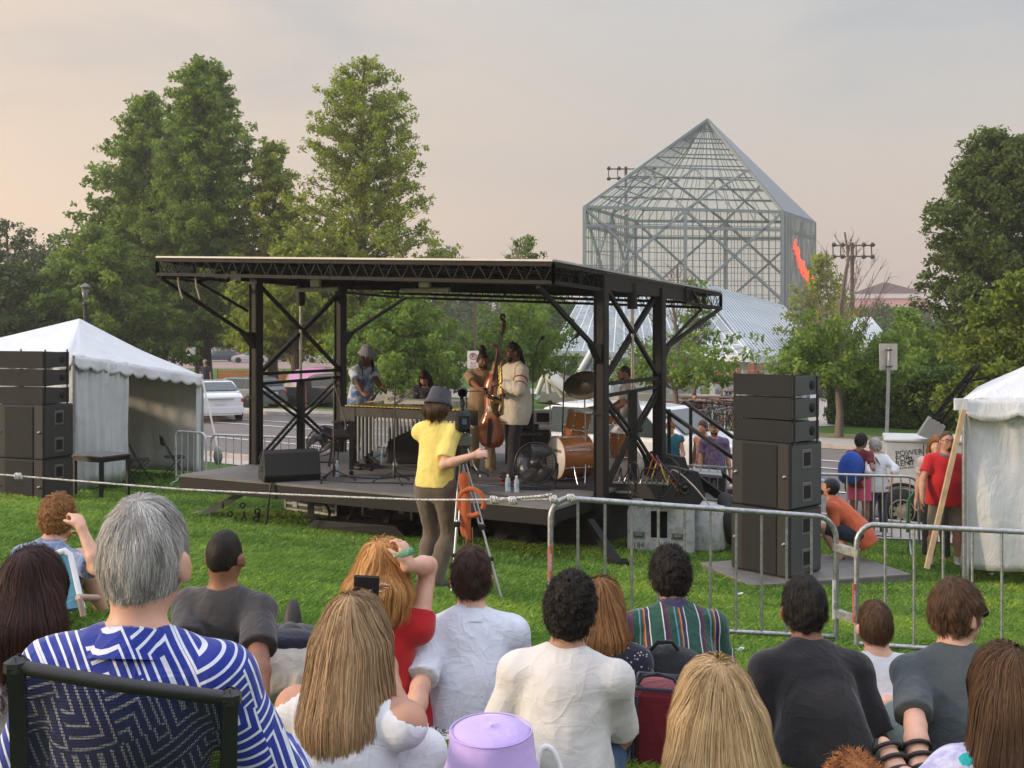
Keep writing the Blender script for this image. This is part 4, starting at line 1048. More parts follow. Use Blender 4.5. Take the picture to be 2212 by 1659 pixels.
# cars ---------------------------------------------------------------
def car(label, loc, yaw, paintc, kind='saloon', group=None, L=4.6, W_=1.78, H_=1.45, detail=True):
    T = thing('parked_car', label, 'car', loc, yaw, group, world=False)
    pm = mat('carpaint_%g_%g_%g' % paintc, paintc, .22, .0, var=.02, Coat_Weight=.6)
    if kind == 'saloon': pr = [(-.5,.30,.36),(-.5,.62,.42),(-.485,.68,.62),(-.46,.71,.66),(-.33,.745,.66),(-.18,.98,.66),(-.02,1,.66),(.10,.97,.66),(.26,.70,.62),(.44,.60,.52),(.495,.50,.42),(.5,.30,.36)]
    else: pr = [(-.5,.28,.4),(-.495,.60,.5),(-.47,.72,.62),(-.42,.93,.62),(-.36,.99,.62),(-.02,1,.62),(.08,.97,.62),(.22,.70,.6),(.44,.60,.52),(.495,.46,.42),(.5,.28,.36)]
    # body cross-sections
    n = len(pr); vs = []; sec = []
    for (x, zt, zb) in pr:
        X = x*L; Zt = zt*H_; belt = min(Zt, .60*H_ if kind=='saloon' else .62*H_); tw_ = W_/2*(1-(.0 if abs(x)<.42 else .10)); 
        roofw = tw_*(1-.26*max(0,(Zt-belt)/(H_-belt+1e-6)))
        sec.append([(X,-tw_*.94,.17*H_),(X,-tw_,.34*H_),(X,-tw_*.985,belt*.97),(X,-roofw,Zt-.02),(X,-roofw*.8,Zt),(X,roofw*.8,Zt),(X,roofw,Zt-.02),(X,tw_*.985,belt*.97),(X,tw_,.34*H_),(X,tw_*.94,.17*H_)])
    q = MB(); 
    for s_ in sec: vs += s_
    fs = [(i*10+k, i*10+(k+1)%10, (i+1)*10+(k+1)%10, (i+1)*10+k) for i in range(n-1) for k in range(10)] + [tuple(range(9,-1,-1)), tuple(range((n-1)*10, n*10))]
    q.add(vs, fs); body = q.build('body', pm, T)
    sub = body.modifiers.new('b', 'BEVEL'); sub.width = .05; sub.segments = 2; sub.limit_method = 'ANGLE'; sub.angle_limit = R(20)
    gm_ = mat('car_glass', (.03,.045,.045), .08, var=.1)
    # glazing panels slightly proud
    def lerp(i, f, k): return V(sec[i][k])*(1-f)+V(sec[i+1][k])*f
    q = MB(); off = .012
    roofi = [i for i,p_ in enumerate(pr) if p_[1] > .9]; r0, r1 = roofi[0], roofi[-1]
    xa, xb = ((-.30,.16) if kind == 'saloon' else (-.44,.15)); ta, tb = ((-.17,.045) if kind == 'saloon' else (-.37,.03))
    Bh = .60*H_ if kind=='saloon' else .62*H_; zb_, zt_ = Bh+.03*H_, .945*H_
    yy = lambda z: W_/2*.985+(W_/2*.74-W_/2*.985)*(z-Bh*.97)/(H_-.02-Bh*.97)+.012
    for sgn in (-1,1):
        for f0, f1 in ((0,.31),(.335,.65),(.675,1)):
            q = MB(); g4 = lambda f,z,u,v_: V((u+(v_-u)*f)*L, sgn*yy(z), z)
            q.slab([g4(f0,zb_,xa,xb), g4(f1,zb_,xa,xb), g4(f1,zt_,ta,tb), g4(f0,zt_,ta,tb)], .012); q.build('side_window', gm_, body)
    for nm, ia, ib in (('rear_window', r0, r0-1), ('windscreen', r1, r1+1)):
        t0,t1,b0,b1 = V(sec[ia][3]),V(sec[ia][6]),V(sec[ib][2]),V(sec[ib][7])
        if kind != 'saloon' and nm == 'rear_window': b0, b1 = V(sec[ib][3]), V(sec[ib][6])
        sx = -1 if nm == 'rear_window' else 1; o = V(sx*.03,0,.03); ins = V(0,.10,0)
        b0[2] = b1[2] = V(sec[ib][4])[2]; q = MB()
        q.slab([b0+o+ins, b1+o-ins, t1*.86+b1*.14+o-ins, t0*.86+b0*.14+o+ins], .015); q.build(nm, gm_, body)
    # wheels
    for sx in (-.31,.31):
        for sy in (-1,1):
            c = V(sx*L, sy*(W_/2-.10), .32); q = MB(); q.lathe([(.20,-.11),(.31,-.11),(.325,-.06),(.325,.06),(.31,.11),(.20,.11)], c, (0,1,0), 22); wh = q.build('wheel', mat('rubber', (.02,.02,.02), .85), T)
            q = MB(); q.lathe([(.0,.085),(.06,.09),(.20,.06),(.215,.10)], c, (0,sy,0), 18); q.build('rim', mat('alloy', (.45,.45,.46), .3, .8), wh)
            q = MB(); q.lathe([(.37,.0),(.37,.012),(0,.012)], V(sx*L, sy*(W_/2-.018), .33), (0,sy,0), 22); q.build('wheel_arch', mat('arch_black', (.01,.01,.01), .9), T)
    if detail:
        for sy in (-1,1):
            q = MB(); q.bbox(V(-.487*L, sy*W_*.37, .535*H_), (.09,.36,.17), .03, rz(sy*.25)); q.build('tail_light', mat('tail_red', (.45,.02,.02), .2), T)
            q = MB(); q.bbox(V(.482*L, sy*W_*.36, .46*H_), (.12,.36,.13), .03, rz(-sy*.25)); q.build('headlight', mat('lamp_clear', (.7,.72,.72), .1), T)
        q = MB(); q.box((-.503*L,0,.49*H_), (.02,.42,.15)); pl = q.build('number_plate', mat('plate_white', (.6,.62,.66), .5), T)
        q = MB(); q.box((-.506*L-.01,0,.575*H_), (.02,.9,.035)); q.build('trim', mat('chrome', (.6,.6,.6), .2, .9), T)
        q = MB(); q.box((-.5*L,0,.29*H_), (.07,W_*.93,.20)); q.build('bumper', pm, T)
    return T
yawr = math.atan2(RD[1], RD[0])     # along the road
cp = P(486, 889, 39.0); cp[2] = .01
car('white saloon seen from behind, parked by the far kerb beside the left tent', rp(-29.2,28.9,.0)*0+V(-11.5,42.0,0.0), R(114), (.72,.73,.76), L=4.7)
car('dark grey hatchback half hidden behind the white saloon', V(-12.6,51,-.25), R(150), (.16,.17,.18), 'suv', H_=1.45, L=4.2)
car('dark car parked behind the left stage posts', V(-8.7,52,-.3), R(150), (.05,.05,.055), 'suv', H_=1.6)
# white SUV behind the drum kit
car('large white car with dark windows parked right behind the stage', V(2.95,23.1,0.0), yawr, (.72,.74,.78), 'suv', L=5.4, W_=1.95, H_=1.78)
pal = [((.62,.64,.66),'white far car left of the trunks'),((.05,.07,.12),'dark far car beside the man by the trees'),((.30,.05,.06),'dark red far car between two linden trunks'),((.55,.56,.58),'silver far car behind the reddish one'),((.06,.06,.07),'black far car right of the reddish one'),((.06,.12,.26),'blue far car left of the front stage post'),((.5,.5,.52),'pale far car behind the left stage frame'),((.04,.04,.05),'black far car seen left of the painted boulder'),((.5,.5,.5),'grey far car beyond the player in the bucket hat')]
for i,(px,(c,l)) in enumerate(zip((385,455,505,540,575,640,700,745,830), pal)):
    g0 = ground(px,140); car(l, (g0[0],140+(i%3)*4,float(G(0,140))+.03), R(180+(i*37)%40-20), c, 'saloon' if i%2==0 else 'suv', 'far cars in the car park', detail=False)
for i,(px,c,l) in enumerate(((365,(.6,.6,.62),'far white car in the rear row over the tent slope'),(430,(.3,.32,.35),'far grey car in the rear row by the thick trunk'),(520,(.62,.6,.6),'far pale car in the rear row above the red one'),(610,(.65,.66,.68),'far white car in the rear row left of the front stage post'),(730,(.55,.56,.6),'far silver car in the rear row near the boulder'))):
    g0 = ground(px,165); car(l, (g0[0],165,float(G(0,165))+.03), R(170+i*9), c, 'suv', 'far cars in the car park', detail=False)
# boulders
def boulder(label, px, d, w_, h_, dep, m, seed, pink=None):
    b = ground(px,d); F = Field(); rg = random.Random(seed)
    F.add(f_ell(b+V(0,0,h_*.42), V(w_*.5,dep*.5,h_*.58)), .2)
    F.add(f_ell(b+V(-w_*.28,0,h_*.3), V(w_*.3,dep*.45,h_*.42)), .2); F.add(f_ell(b+V(w_*.25,-.1,h_*.33), V(w_*.32,dep*.42,h_*.45)), .2)
    F.post.append(lambda p, dd: dd-.16*vn(p,1.1,seed)-.06*vn(p,3.1,seed)-.02*vn(p,9,seed)); 
    def fac(p, dd):
        for k in range(7):
            a = rgn[k]; dd = np.maximum(dd, (p-b.astype(np.float32)-V(0,0,h_*.4).astype(np.float32))@a[0]-a[1])
        return dd
    r_ = np.random.default_rng(seed); rgn = []
    for k in range(7):
        n_ = r_.normal(0,1,3); n_[2] = abs(n_[2])*.8; n_ = norm(n_*V(1,1,1)); rgn.append((n_.astype(np.float32), float(np.linalg.norm(n_*V(w_*.5,dep*.5,h_*.58)))*.86))
    F.post.append(fac)
    T = thing('boulder', label, 'boulder', b, 0, 'large pale boulders beyond the road'); field_obj('stone', F, .07, m, T); return T
t = NT('painted_stone'); c = t.coord(); base_ = t.ramp(t.noise(c, 1.6, 8, .65), [(.25,(.22,.20,.17)),(.55,(.36,.34,.30)),(.8,(.46,.43,.38))])
geo = t.n('ShaderNodeNewGeometry'); sp_ = t.n('ShaderNodeSeparateXYZ'); t.l(geo.outputs['Position'], sp_.inputs[0])
bc = ground(690,54)
dx = t.math('DIVIDE', t.math('SUBTRACT', sp_.outputs[0], float(bc[0]-.55)), .95); dz = t.math('DIVIDE', t.math('SUBTRACT', sp_.outputs[2], float(bc[2]+1.55)), .75)
d2 = t.math('ADD', t.math('MULTIPLY', dx, dx), t.math('MULTIPLY', dz, dz)); d3 = t.math('ADD', d2, t.math('MULTIPLY', t.noise(c, 1.4, 3), .5))
t.col(t.mix(t.math('LESS_THAN', d3, 1.15), base_, (.62,.33,.58))); t.set(Roughness=.85); t.bump(t.noise(c, 3.5, 8, .7), .8, .08)
boulder('grey boulder with a patch of pink paint behind the left stage frame', 690, 54, 4.1, 1.85, 2.4, t.m, 3)
boulder('big pale boulder behind the bucket hat player and the keyboard player', 838, 50, 3.3, 1.95, 2.2, mat('pale_stone', (.42,.41,.38), .85, var=.25, vscale=1.5, bump=.8, bscale=4), 8)
# poles and signs -------------------------------------------------------
galv = mat('galvanised', (.42,.43,.44), .42, .75, var=.2, vscale=18)
T = thing('sign_post', 'galvanised post carrying the bare back of a road sign beside the road', 'road sign', ground(1911,20.5))
b = ground(1911,20.5); q = MB(); top = P(1921,752,20.5); q.tube([b, top], .033, 10); q.build('post', galv, T)
Ms = np.stack([V(.97,.2,.03), V(0,0,1), V(.2,-.97,0)],1); q = MB(); q.bbox(P(1919,771,20.56), (.36,.012,.50), .005, rz(.15)); q.build('sign_panel', mat('sign_back', (.50,.47,.42), .5, .3, var=.1), T)
q = MB()
for py in (756,792): q.box(P(1920,py,20.47), (.12,.05,.025), rz(.15))
q.build('bracket', mat('dark_iron', (.04,.035,.035)), T)
T = thing('no_parking_sign', 'no parking sign on a tall brown steel pole behind the bass player', 'road sign', ground(1024,29))
q = MB(); b = ground(1024,29); q.bar(b, P(1028,610,29), .10, .06); q.build('pole', mat('brown_steel', (.12,.075,.06), .7), T)
c0 = P(1022,777,28.9); q = MB(); q.bbox(c0, (.30,.012,.46), .004); pnl = q.build('sign_panel', mat('sign_white', (.66,.64,.62), .5, var=.04), T)
Mx = np.stack([V(1,0,0),V(0,0,1),V(0,-1,0)],1); redp = mat('sign_red', (.45,.06,.06), .5)
q = MB(); q.torus(c0+V(0,-.012,.09), .085, .011, (0,1,0), 24, 6); q.bar(c0+V(-.06,-.014,.15), c0+V(.06,-.014,.03), .018, .004); q.build('symbol', redp, pnl)
text_mesh('P', .14, Mx, c0+V(0,-.010,.09), mat('sign_black', (.03,.03,.03)), 'lettering', pnl)
text_mesh('BUS', .08, Mx, c0+V(0,-.010,-.10), redp, 'lettering', pnl); text_mesh('ZONE', .07, Mx, c0+V(0,-.010,-.18), redp, 'lettering', pnl)
T = thing('street_lamp', 'black lamp post with a pale conical top behind the left tent', 'street lamp', ground(184,46)); b = ground(184,46); zt = hfor(612,46)
q = MB(); q.tube([b, low(b,zt-.75)], [.09,.075], 10); q.lathe([(.10,0),(.13,.05),(.13,.12),(.08,.2)], low(b,zt-.95), n=12); q.build('pole', mat('black_iron', (.015,.016,.018), .5), T)
q = MB(); q.lathe([(.10,0),(.17,.45),(0,.45)], low(b,zt-.62), n=12); q.build('lantern', mat('lantern_glass', (.10,.10,.09), .3), T)
q = MB(); q.lathe([(.22,0),(.22,.03),(.05,.16),(0,.18)], low(b,zt-.17), n=14); q.build('lamp_hood', mat('hood_grey', (.16,.16,.15), .5), T)
for px, d, top, l in ((1285,72,795,'slim pale security camera column under the pavilion eave'),):
    pass
q = MB(); b = ground(1985,38); q.tube([b, b+V(0,0,1.05)], .11, 8); q.box(b+V(0,0,1.1), (.26,.26,.10)); tag(q.build('bollard', mat('rust_post', (.12,.05,.04), .8)), 'short rusty brown bollard in front of the hedge', 'bollard')
T = thing('interpretive_sign', 'dark notice stand on a brown post in front of the painted boulder', 'sign', ground(660,47)); b = ground(660,47)
q = MB(); q.bar(b, b+V(0,0,1.15), .10); q.build('post', mat('rust_post', (.12,.05,.04), .8), T); q = MB(); q.bbox(b+V(0,0,1.2), (.5,.06,.35), .01, rot((1,0,0),.5)); q.build('panel', mat('panel_dark', (.05,.04,.04)), T)
T = thing('notice_cabinet', 'dark brown timber notice cabinet behind the bucket hat player', 'cabinet', ground(742,46)); b = ground(742,46)
q = MB(); q.bbox(b+V(0,0,1.2), (.75,.14,1.2), .02); q.build('case', mat('dark_timber', (.09,.04,.03), .7), T)
q = MB()
for s_ in (-.33,.33): q.bar(b+V(s_,0,0), b+V(s_,0,.7), .08)
q.build('legs', mat('dark_timber', (.09,.04,.03), .7), T); q = MB(); q.box(b+V(0,-.08,1.25), (.55,.02,.85)); q.build('notice', mat('notice_paper', (.35,.33,.3), .7), T)
# picnic tables + bicycles right of the drummer
tim = mat('red_timber', (.17,.085,.06), .7, var=.3)
def picnic(label, px, d):
    g0 = ground(px,d); T = thing('picnic_table', label, 'picnic table', g0, .1, 'timber picnic tables', world=False)
    q = MB(); [q.bbox((0,y,.74), (3.6,.17,.05), .01) for y in (-.36,-.18,0,.18,.36)]; q.build('tabletop', tim, T)
    for y in (-.75,.75):
        q = MB(); q.bbox((0,y,.44), (3.6,.28,.05), .01); q.build('bench', tim, T)
    for x in (-1.5,0,1.5):
        q = MB(); q.bar((x,-.75,0),(x,-.2,.72),.08); q.bar((x,.75,0),(x,.2,.72),.08); q.bar((x,-.8,.42),(x,.8,.42),.08); q.build('leg', mat('dark_iron', (.04,.035,.035)), T)
picnic('picnic table nearest the row of bicycles', 1560, 44); picnic('picnic table behind the first one, between the white columns', 1640, 52); picnic('long low timber platform bench beside the seated visitor', 1520, 40.5)
def bike(loc, yaw, colr, label):
    T = thing('bicycle', label, 'bicycle', loc, yaw, 'bicycles parked in a row', world=False); blk = mat('rubber', (.02,.02,.02), .85)
    for x in (-.52,.52):
        q = MB(); q.torus((x,0,.34), .33, .018, (0,1,0), 20, 5)
        for k in range(8): a = k*math.pi/4; q.tube([(x,0,.34),(x+.32*math.cos(a),0,.34+.32*math.sin(a))], .003, 3)
        q.build('wheel', blk, T)
    q = MB(); A,B_,C2,D2,E2 = (-.52,0,.34),(-.02,0,.30),(-.18,0,.78),(.36,0,.82),(.52,0,.34)
    for a,b in ((A,B_),(A,C2),(B_,C2),(B_,D2),(C2,D2),(D2,E2)): q.tube([a,b], .017, 6)
    q.build('frame', mat('bike_%g' % (colr[0]*100+colr[2]), colr, .3), T)
    q = MB(); q.tube([(.36,0,.82),(.34,0,.98)], .014, 6); q.tube([(.30,-.27,.98),(.36,-.1,1.0),(.36,.1,1.0),(.30,.27,.98)], .013, 6); q.build('handlebar', blk, T)
    q = MB(); q.tube([(-.18,0,.78),(-.2,0,.9)], .014, 6); q.ell((-.2,0,.93),(.13,.07,.035)); q.build('saddle', blk, T)
bc_ = [((.3,.02,.02),'red'),((.05,.05,.06),'black'),((.3,.32,.34),'silver'),((.05,.08,.2),'navy'),((.4,.4,.4),'pale grey')]
wheres = ['nearest the seated visitor','second from the seated visitor','third in the row','fourth in the row, wheel turned','in the middle of the row','just past the middle of the row','third from the speaker stack','second from the speaker stack','half hidden by the speaker stack']
for i in range(9):
    d = 37.2-.35*i; g0 = ground(1506+i*14.5, d); c,l = bc_[i%5]; bike((g0[0],d,g0[2]), R(18+9*(i%3)), c, f'{l} bicycle parked {wheres[i]}')
T = thing('bike_rack', 'low metal rack under the parked bicycles', 'bike rack', ground(1560,36)); q = MB()
for i in range(5):
    b = ground(1512+i*27,35.6-.3*i); q.tube([b,b+V(0,0,.75),b+V(.25,.35,.75),b+V(.25,.35,0)], .025, 6)
q.build('hoops', galv, T)
# ---------------------------------------------------------------- mobile stage (local frame: u along the front, v to the back)
O_ = V(.5,13.1,0); Uv = norm(V(-.871,.491,0)); Vv = norm(V(.478,.878,0)); DZ = 1.2
def S(u, v, z=DZ): q = O_+Uv*u+Vv*v; return V(q[0],q[1],z)
def Spx(px, d, z=DZ): return V((px-1106)/FD*d, d, z)
MS = np.stack([Uv,Vv,V(0,0,1)],1)
blk = mat('black_steel', (.010,.009,.009), .6, .0, spec=.3, var=.5, vscale=6, bump=.15)
blkr = mat('black_steel_worn', (.011,.010,.010), .65, .0, var=.5, spec=.25, vscale=9)
st = thing('mobile_stage', 'black mobile trailer stage with a flat trussed roof on four steel posts', 'stage', S(3,2.4,.3))
t = NT('stage_ply'); c = t.coord(); t.col(t.ramp(t.noise(c, 2.2, 6, .65), [(.3,(.12,.115,.11)),(.7,(.20,.19,.182))])); t.set(Roughness=.7, Specular_IOR_Level=.35); t.bump(t.noise(c, 60, 3), .25, .005)
VB = 4.7; UL = 6.15; UR = -.02
q = MB()
for i, (v0, v1) in enumerate(((0,1.22),(1.235,2.44),(2.455,3.6),(3.615,VB))):
    q = MB(); q.hexa([S(UR,v0,DZ-.035),S(UL,v0,DZ-.035),S(UL,v1,DZ-.035),S(UR,v1,DZ-.035),S(UR,v0),S(UL,v0),S(UL,v1),S(UR,v1)]); q.build('deck_panel', t.m, st)
q = MB()
for v in (0.02,1.22,2.44,3.6,VB-.03): q.bar(S(UR,v,DZ-.13), S(UL,v,DZ-.13), .06, .18)
for u in np.linspace(UR+.03,UL-.03,7): q.bar(S(u,.03,DZ-.12), S(u,VB-.03,DZ-.12), .05, .14)
q.bar(S(-.05,1.5,DZ-.33), S(6.0,1.5,DZ-.33), .12, .26); q.bar(S(-.05,3.1,DZ-.33), S(6.0,3.1,DZ-.33), .12, .26)
q.build('deck_frame', blk, st)
# lattice outriggers below the wing deck
for u in (.35, 1.9, 4.1, 5.6):
    q = MB(); q.bar(S(u,.1,DZ-.22), S(u,1.5,DZ-.5), .05); q.bar(S(u,.1,DZ-.2), S(u,1.5,DZ-.2), .03)
    for k in range(5): q.bar(S(u,.2+k*.26,DZ-.2), S(u,.33+k*.26,DZ-.26-k*.05), .025); q.bar(S(u,.33+k*.26,DZ-.26-k*.05), S(u,.46+k*.26,DZ-.2), .025)
    q.build('outrigger_truss', blkr, st)
# raising legs at both sides of the trailer
for (u, v, du, px) in ((5.45,.55,.55,0),(-.05,.9,-.5,0)):
    q = MB(); a = S(u,v,DZ-.3); b = S(u+du,v-.25,0); b[2] = float(G(b[0],b[1])); q.bar(a, b, .10, .09); q.box(b+V(0,0,.02), (.25,.25,.04)); q.build('support_leg', mat('leg_grey', (.18,.18,.18), .5, .5) if u > 1 else blkr, st)
for (u, v) in ((4.85,1.4),(1.0,3.2),(5.3,3.3)):
    q = MB(); a = S(u,v,DZ-.3); g = a.copy(); g[2] = float(G(a[0],a[1])); q.bar(g, a, .09); q.box(g+V(0,0,.02), (.22,.22,.04)); q.build('support_leg', mat('leg_grey', (.18,.18,.18), .5, .5), st)
q = MB(); a = S(3.9,.55,.0); g = float(G(a[0],a[1])); q.hexa([S(4.1,.35,g+.02),S(2.5,.5,g+.02),S(2.6,1.1,g+.02),S(4.0,1.0,g+.02),S(3.95,.4,g+.13),S(2.7,.55,g+.13),S(2.7,1.0,g+.13),S(3.9,.95,g+.13)])
q.bar(S(3.6,.7,g+.1), S(3.5,.9,DZ-.3), .08); q.bar(S(2.95,.7,g+.1), S(3.0,.9,DZ-.3), .08); q.build('skid_foot', blk, st)
q = MB(); q.hexa([S(.3,1.6,.28),S(2.2,1.6,.28),S(2.2,3.0,.2),S(.3,3.0,.2),S(.3,1.6,DZ-.2),S(2.2,1.6,DZ-.2),S(2.2,3.0,DZ-.2),S(.3,3.0,DZ-.2)]); q.build('chassis_box', mat('chassis_black', (.01,.01,.01), .8), st)
for u in (1.3,2.1):
    q = MB(); q.lathe([(.12,-.1),(.30,-.1),(.32,0),(.30,.1),(.12,.1)], S(u,1.45,.42), Vv, 20); wv = q.build('trailer_wheel', mat('rubber', (.02,.02,.02), .85), st)
# posts: (u,v,top)
pz = {(-.10,1.17):4.02,(6.03,1.5):4.14,(-.08,3.28):3.92,(5.98,3.6):4.02}
def brace(nm, a, b, w_=.05, m_=None): q = MB(); q.bar(a, b, w_); return q.build(nm, m_ or blkr, st)
for (u,v),z in pz.items():
    q = MB(); w_ = .145; q.hexa([S(u-w_/2,v-w_/2,DZ-.3),S(u+w_/2,v-w_/2,DZ-.3),S(u+w_/2,v+w_/2,DZ-.3),S(u-w_/2,v+w_/2,DZ-.3),S(u-w_/2,v-w_/2,z),S(u+w_/2,v-w_/2,z),S(u+w_/2,v+w_/2,z),S(u-w_/2,v+w_/2,z)])
    post = q.build('post', blk, st)
    q = MB(); q.bar(S(u-.085,v-.085,DZ+1.05), S(u+.085,v-.085,DZ+1.05), .02, .04); 
    for s_ in (-1,1): q.bar(S(u+s_*.066,v-.08,DZ), S(u+s_*.066,v-.08,z-.1), .02)
    q.build('corner_ribs', blkr, post)
for (u0,v0),(u1,v1),nm in (((6.03,1.5),(5.98,3.6),'left'),((-.10,1.17),(-.08,3.28),'right')):
    zt0, zt1 = pz[(u0,v0)]-.12, pz[(u1,v1)]-.12; zb = DZ+1.36; um, vm = (u0+u1)/2, (v0+v1)/2
    brace('cross_brace', S(u0,v0+.08,zt0), S(u1,v1-.08,zb+.1)); brace('cross_brace', S(u1+.04,v1-.08,zt1), S(u0+.04,v0+.08,zb+.05), .065)
    brace('cross_bar', S(u0,v0,zb+.06), S(u1,v1,zb+.06)); brace('cross_bar', S(u0,v0,zb-.10), S(u1,v1,zb-.06), .045)
    for z0,z1 in ((zb-.1,DZ+.72),(DZ+.72,DZ+.02)):
        for k in (0,.1):
            brace('lattice_brace', S(u0,v0+.1,z0-k if z0>2 else z0), S(um,vm,z1-k if z0 > 2 else z1), .035) if z0 > 2 else brace('lattice_brace', S(um,vm,z0-k+.05), S(u1,v1-.1,z1+(.1-k)), .035)
            brace('lattice_brace', S(u1,v1-.1,z0-k), S(um,vm,z1-k), .035) if z0 > 2 else brace('lattice_brace', S(um,vm,z0-k+.05), S(u0,v0+.1,z1+(.1-k)), .035)
    q = MB(); q.bar(S(um,vm,DZ-.1), S(um,vm,DZ+1.3), .12); q.build('lift_cylinder', blk, st)
    q = MB(); q.tube([S(um,vm,DZ+1.2), S(um,vm,zt0-.25)], .024, 10); q.build('piston_rod', mat('piston', (.42,.38,.34), .25, .9), st)
    q = MB(); q.tube([S(um,vm,zt0-.3), S(um,vm,zt0+.05)], .07, 8); q.build('piston_cap', blk, st)
# roof: skewed slab through four measured corners
FLc, FRc = P(340,553,16.37), P(1195,560,12.8); BRc, BLc = P(1557,629,18.3), P(859,612,21.9)
def rf_(a, b, dz=0): return (FRc*(1-a)+FLc*a)*(1-b)+(BRc*(1-a)+BLc*a)*b+V(0,0,dz)      # a: right->left, b: front->back
q = MB(); cs8 = [rf_(0,0,-.05),rf_(1,0,-.05),rf_(1,1,-.05),rf_(0,1,-.05),rf_(0,0),rf_(1,0),rf_(1,1),rf_(0,1)]; q.hexa(cs8); q.build('roof_skin', mat('roof_skin_grey', (.13,.125,.12), .6, var=.3), st)
q = MB()
for a0,a1,b0,b1 in ((0,1,0,0),(0,0,0,1),(0,1,1,1),(1,1,0,1)): q.bar(rf_(a0,b0,-.015)+V(0,-.03,0), rf_(a1,b1,-.015)+V(0,-.03,0), .035, .024)
q.build('roof_edge_rail', mat('alu_rail', (.42,.41,.40), .55, .4, var=.25, vscale=5), st)
q = MB()
for i in range(1,30): a = i/30; q.bar(rf_(a,.02,-.09), rf_(a,.98,-.09), .045, .05)
q.build('roof_purlins', blkr, st)
pale = mat('pale_purlin', (.33,.30,.27), .6)
q = MB()
for b in (.1,.2,.3,.42,.55,.68,.8,.92): q.bar(rf_(.01,b,-.075), rf_(.99,b,-.075), .035, .03)
q.build('roof_slats', pale, st)
def truss(a0,b0,a1,b1,n,dep=.21,w_=.045,nm='roof_truss',dz=-.06):
    q = MB(); A,B = rf_(a0,b0,dz), rf_(a1,b1,dz); q.bar(A,B,w_); A2,B2 = A-V(0,0,dep), B-V(0,0,dep); q.bar(A2,B2,w_)
    q.bar(A,A2,w_); q.bar(B,B2,w_); q.bar((A+B)/2,(A2+B2)/2,w_)
    for i in range(n):
        p0 = A+(B-A)*(i/n); p1 = A2+(B2-A2)*((i+.5)/n); p2 = A+(B-A)*((i+1)/n); q.bar(p0,p1,.010); q.bar(p1,p2,.010)
    return q.build(nm, blkr, st)
truss(0,0,1,0,26); truss(0,1,1,1,26,.22); truss(0,0,0,.24,5); truss(1,0,1,.24,5); truss(0,.72,0,1,6,.22); truss(1,.72,1,1,6,.22); truss(.03,.5,.97,.5,22,.2); truss(0,.76,1,.76,24,.20)
q = MB(); q.bar(rf_(.03,.24,-.17), rf_(.97,.24,-.13), .10, .13); q.build('main_beam', blk, st); q = MB(); q.bar(rf_(.03,.62,-.17), rf_(.97,.62,-.13), .10, .13); q.build('main_beam', blk, st)
q = MB(); q.bar(rf_(.008,.22,-.15), rf_(.008,.78,-.15), .10, .20); q.build('end_beam', blk, st); q = MB(); q.bar(rf_(.95,.22,-.17), rf_(.95,.66,-.17), .10, .20); q.build('end_beam', blk, st)
# knee braces with brackets
def knee(top, postuv, z, dirv):
    u,v = postuv; b = S(u,v+dirv*.12,z); brace('knee_brace', top, b+Vv*dirv*.12, .05)
    q = MB(); q.prism([S(u,v+dirv*.09,z+.03),S(u,v+dirv*.34,z+.03),S(u,v+dirv*.09,z-.22)], Uv*-.05, Uv*.05); q.build('bracket', blk, st)
knee(rf_(.03,.0,-.32), (-.10,1.17), hfor(748,14.0), -1); knee(rf_(.99,.0,-.32), (6.03,1.5), hfor(722,17.2), -1)
knee(rf_(.0,1,-.28), (-.08,3.28), hfor(752,16.1), 1); knee(rf_(.97,1,-.28), (5.98,3.6), hfor(722,19.1), 1)
brace('hinge_arm', rf_(.93,.19,-.06), rf_(.97,.10,-.34), .06); brace('hinge_arm', rf_(.97,.10,-.34), rf_(.90,.20,-.75), .04); brace('hinge_arm', rf_(.97,.10,-.34), rf_(1,.0,-.30), .035)
brace('hinge_arm', rf_(-.0,.77,-.06), rf_(.0,.84,-.35), .05); brace('hinge_arm', rf_(.0,.84,-.35), S(-.08,3.6,hfor(745,16.2)), .035)
for (a, b) in ((.90,.02),(.955,.02)):
    q = MB(); p0 = rf_(a,b,-.3); q.tube([p0, p0+V(.02,0,-.15), p0+V(.07,0,-.32)], .014, 5); tag(q.build('tie_strap', mat('strap_tan', (.45,.38,.28), .8)), None)
    o = bpy.context.scene.objects[-1]
straps = [o for o in bpy.data.objects if o.name.startswith('tie_strap')]
for i,o in enumerate(straps): tag(o, ['loose tan strap hanging from the roof truss, nearer the stage post','loose tan strap hanging from the roof truss, nearest its left corner'][i], 'strap', 'straps hanging from the roof')
# fluorescent work lights under the roof
for i,(px,d,l) in enumerate(((682,17.2,'strip light under the stage roof, left one'),(918,15.9,'strip light under the stage roof, right one of the pair'))):
    p0 = P(px,606,d); T = thing('work_light', l, 'light fixture', p0, 0, 'strip lights under the stage roof')
    q = MB(); q.bbox(p0+V(0,0,.02), (.19,.06,.25), .01, MS); q.build('bracket', mat('alu_bracket', (.32,.32,.31), .4, .5), T); q = MB(); q.tube([p0+Uv*.42-V(0,0,.14), p0-Uv*.42-V(0,0,.14)], .035, 8); q.build('tube_housing', mat('tube_cream', (.40,.39,.36), .4), T)
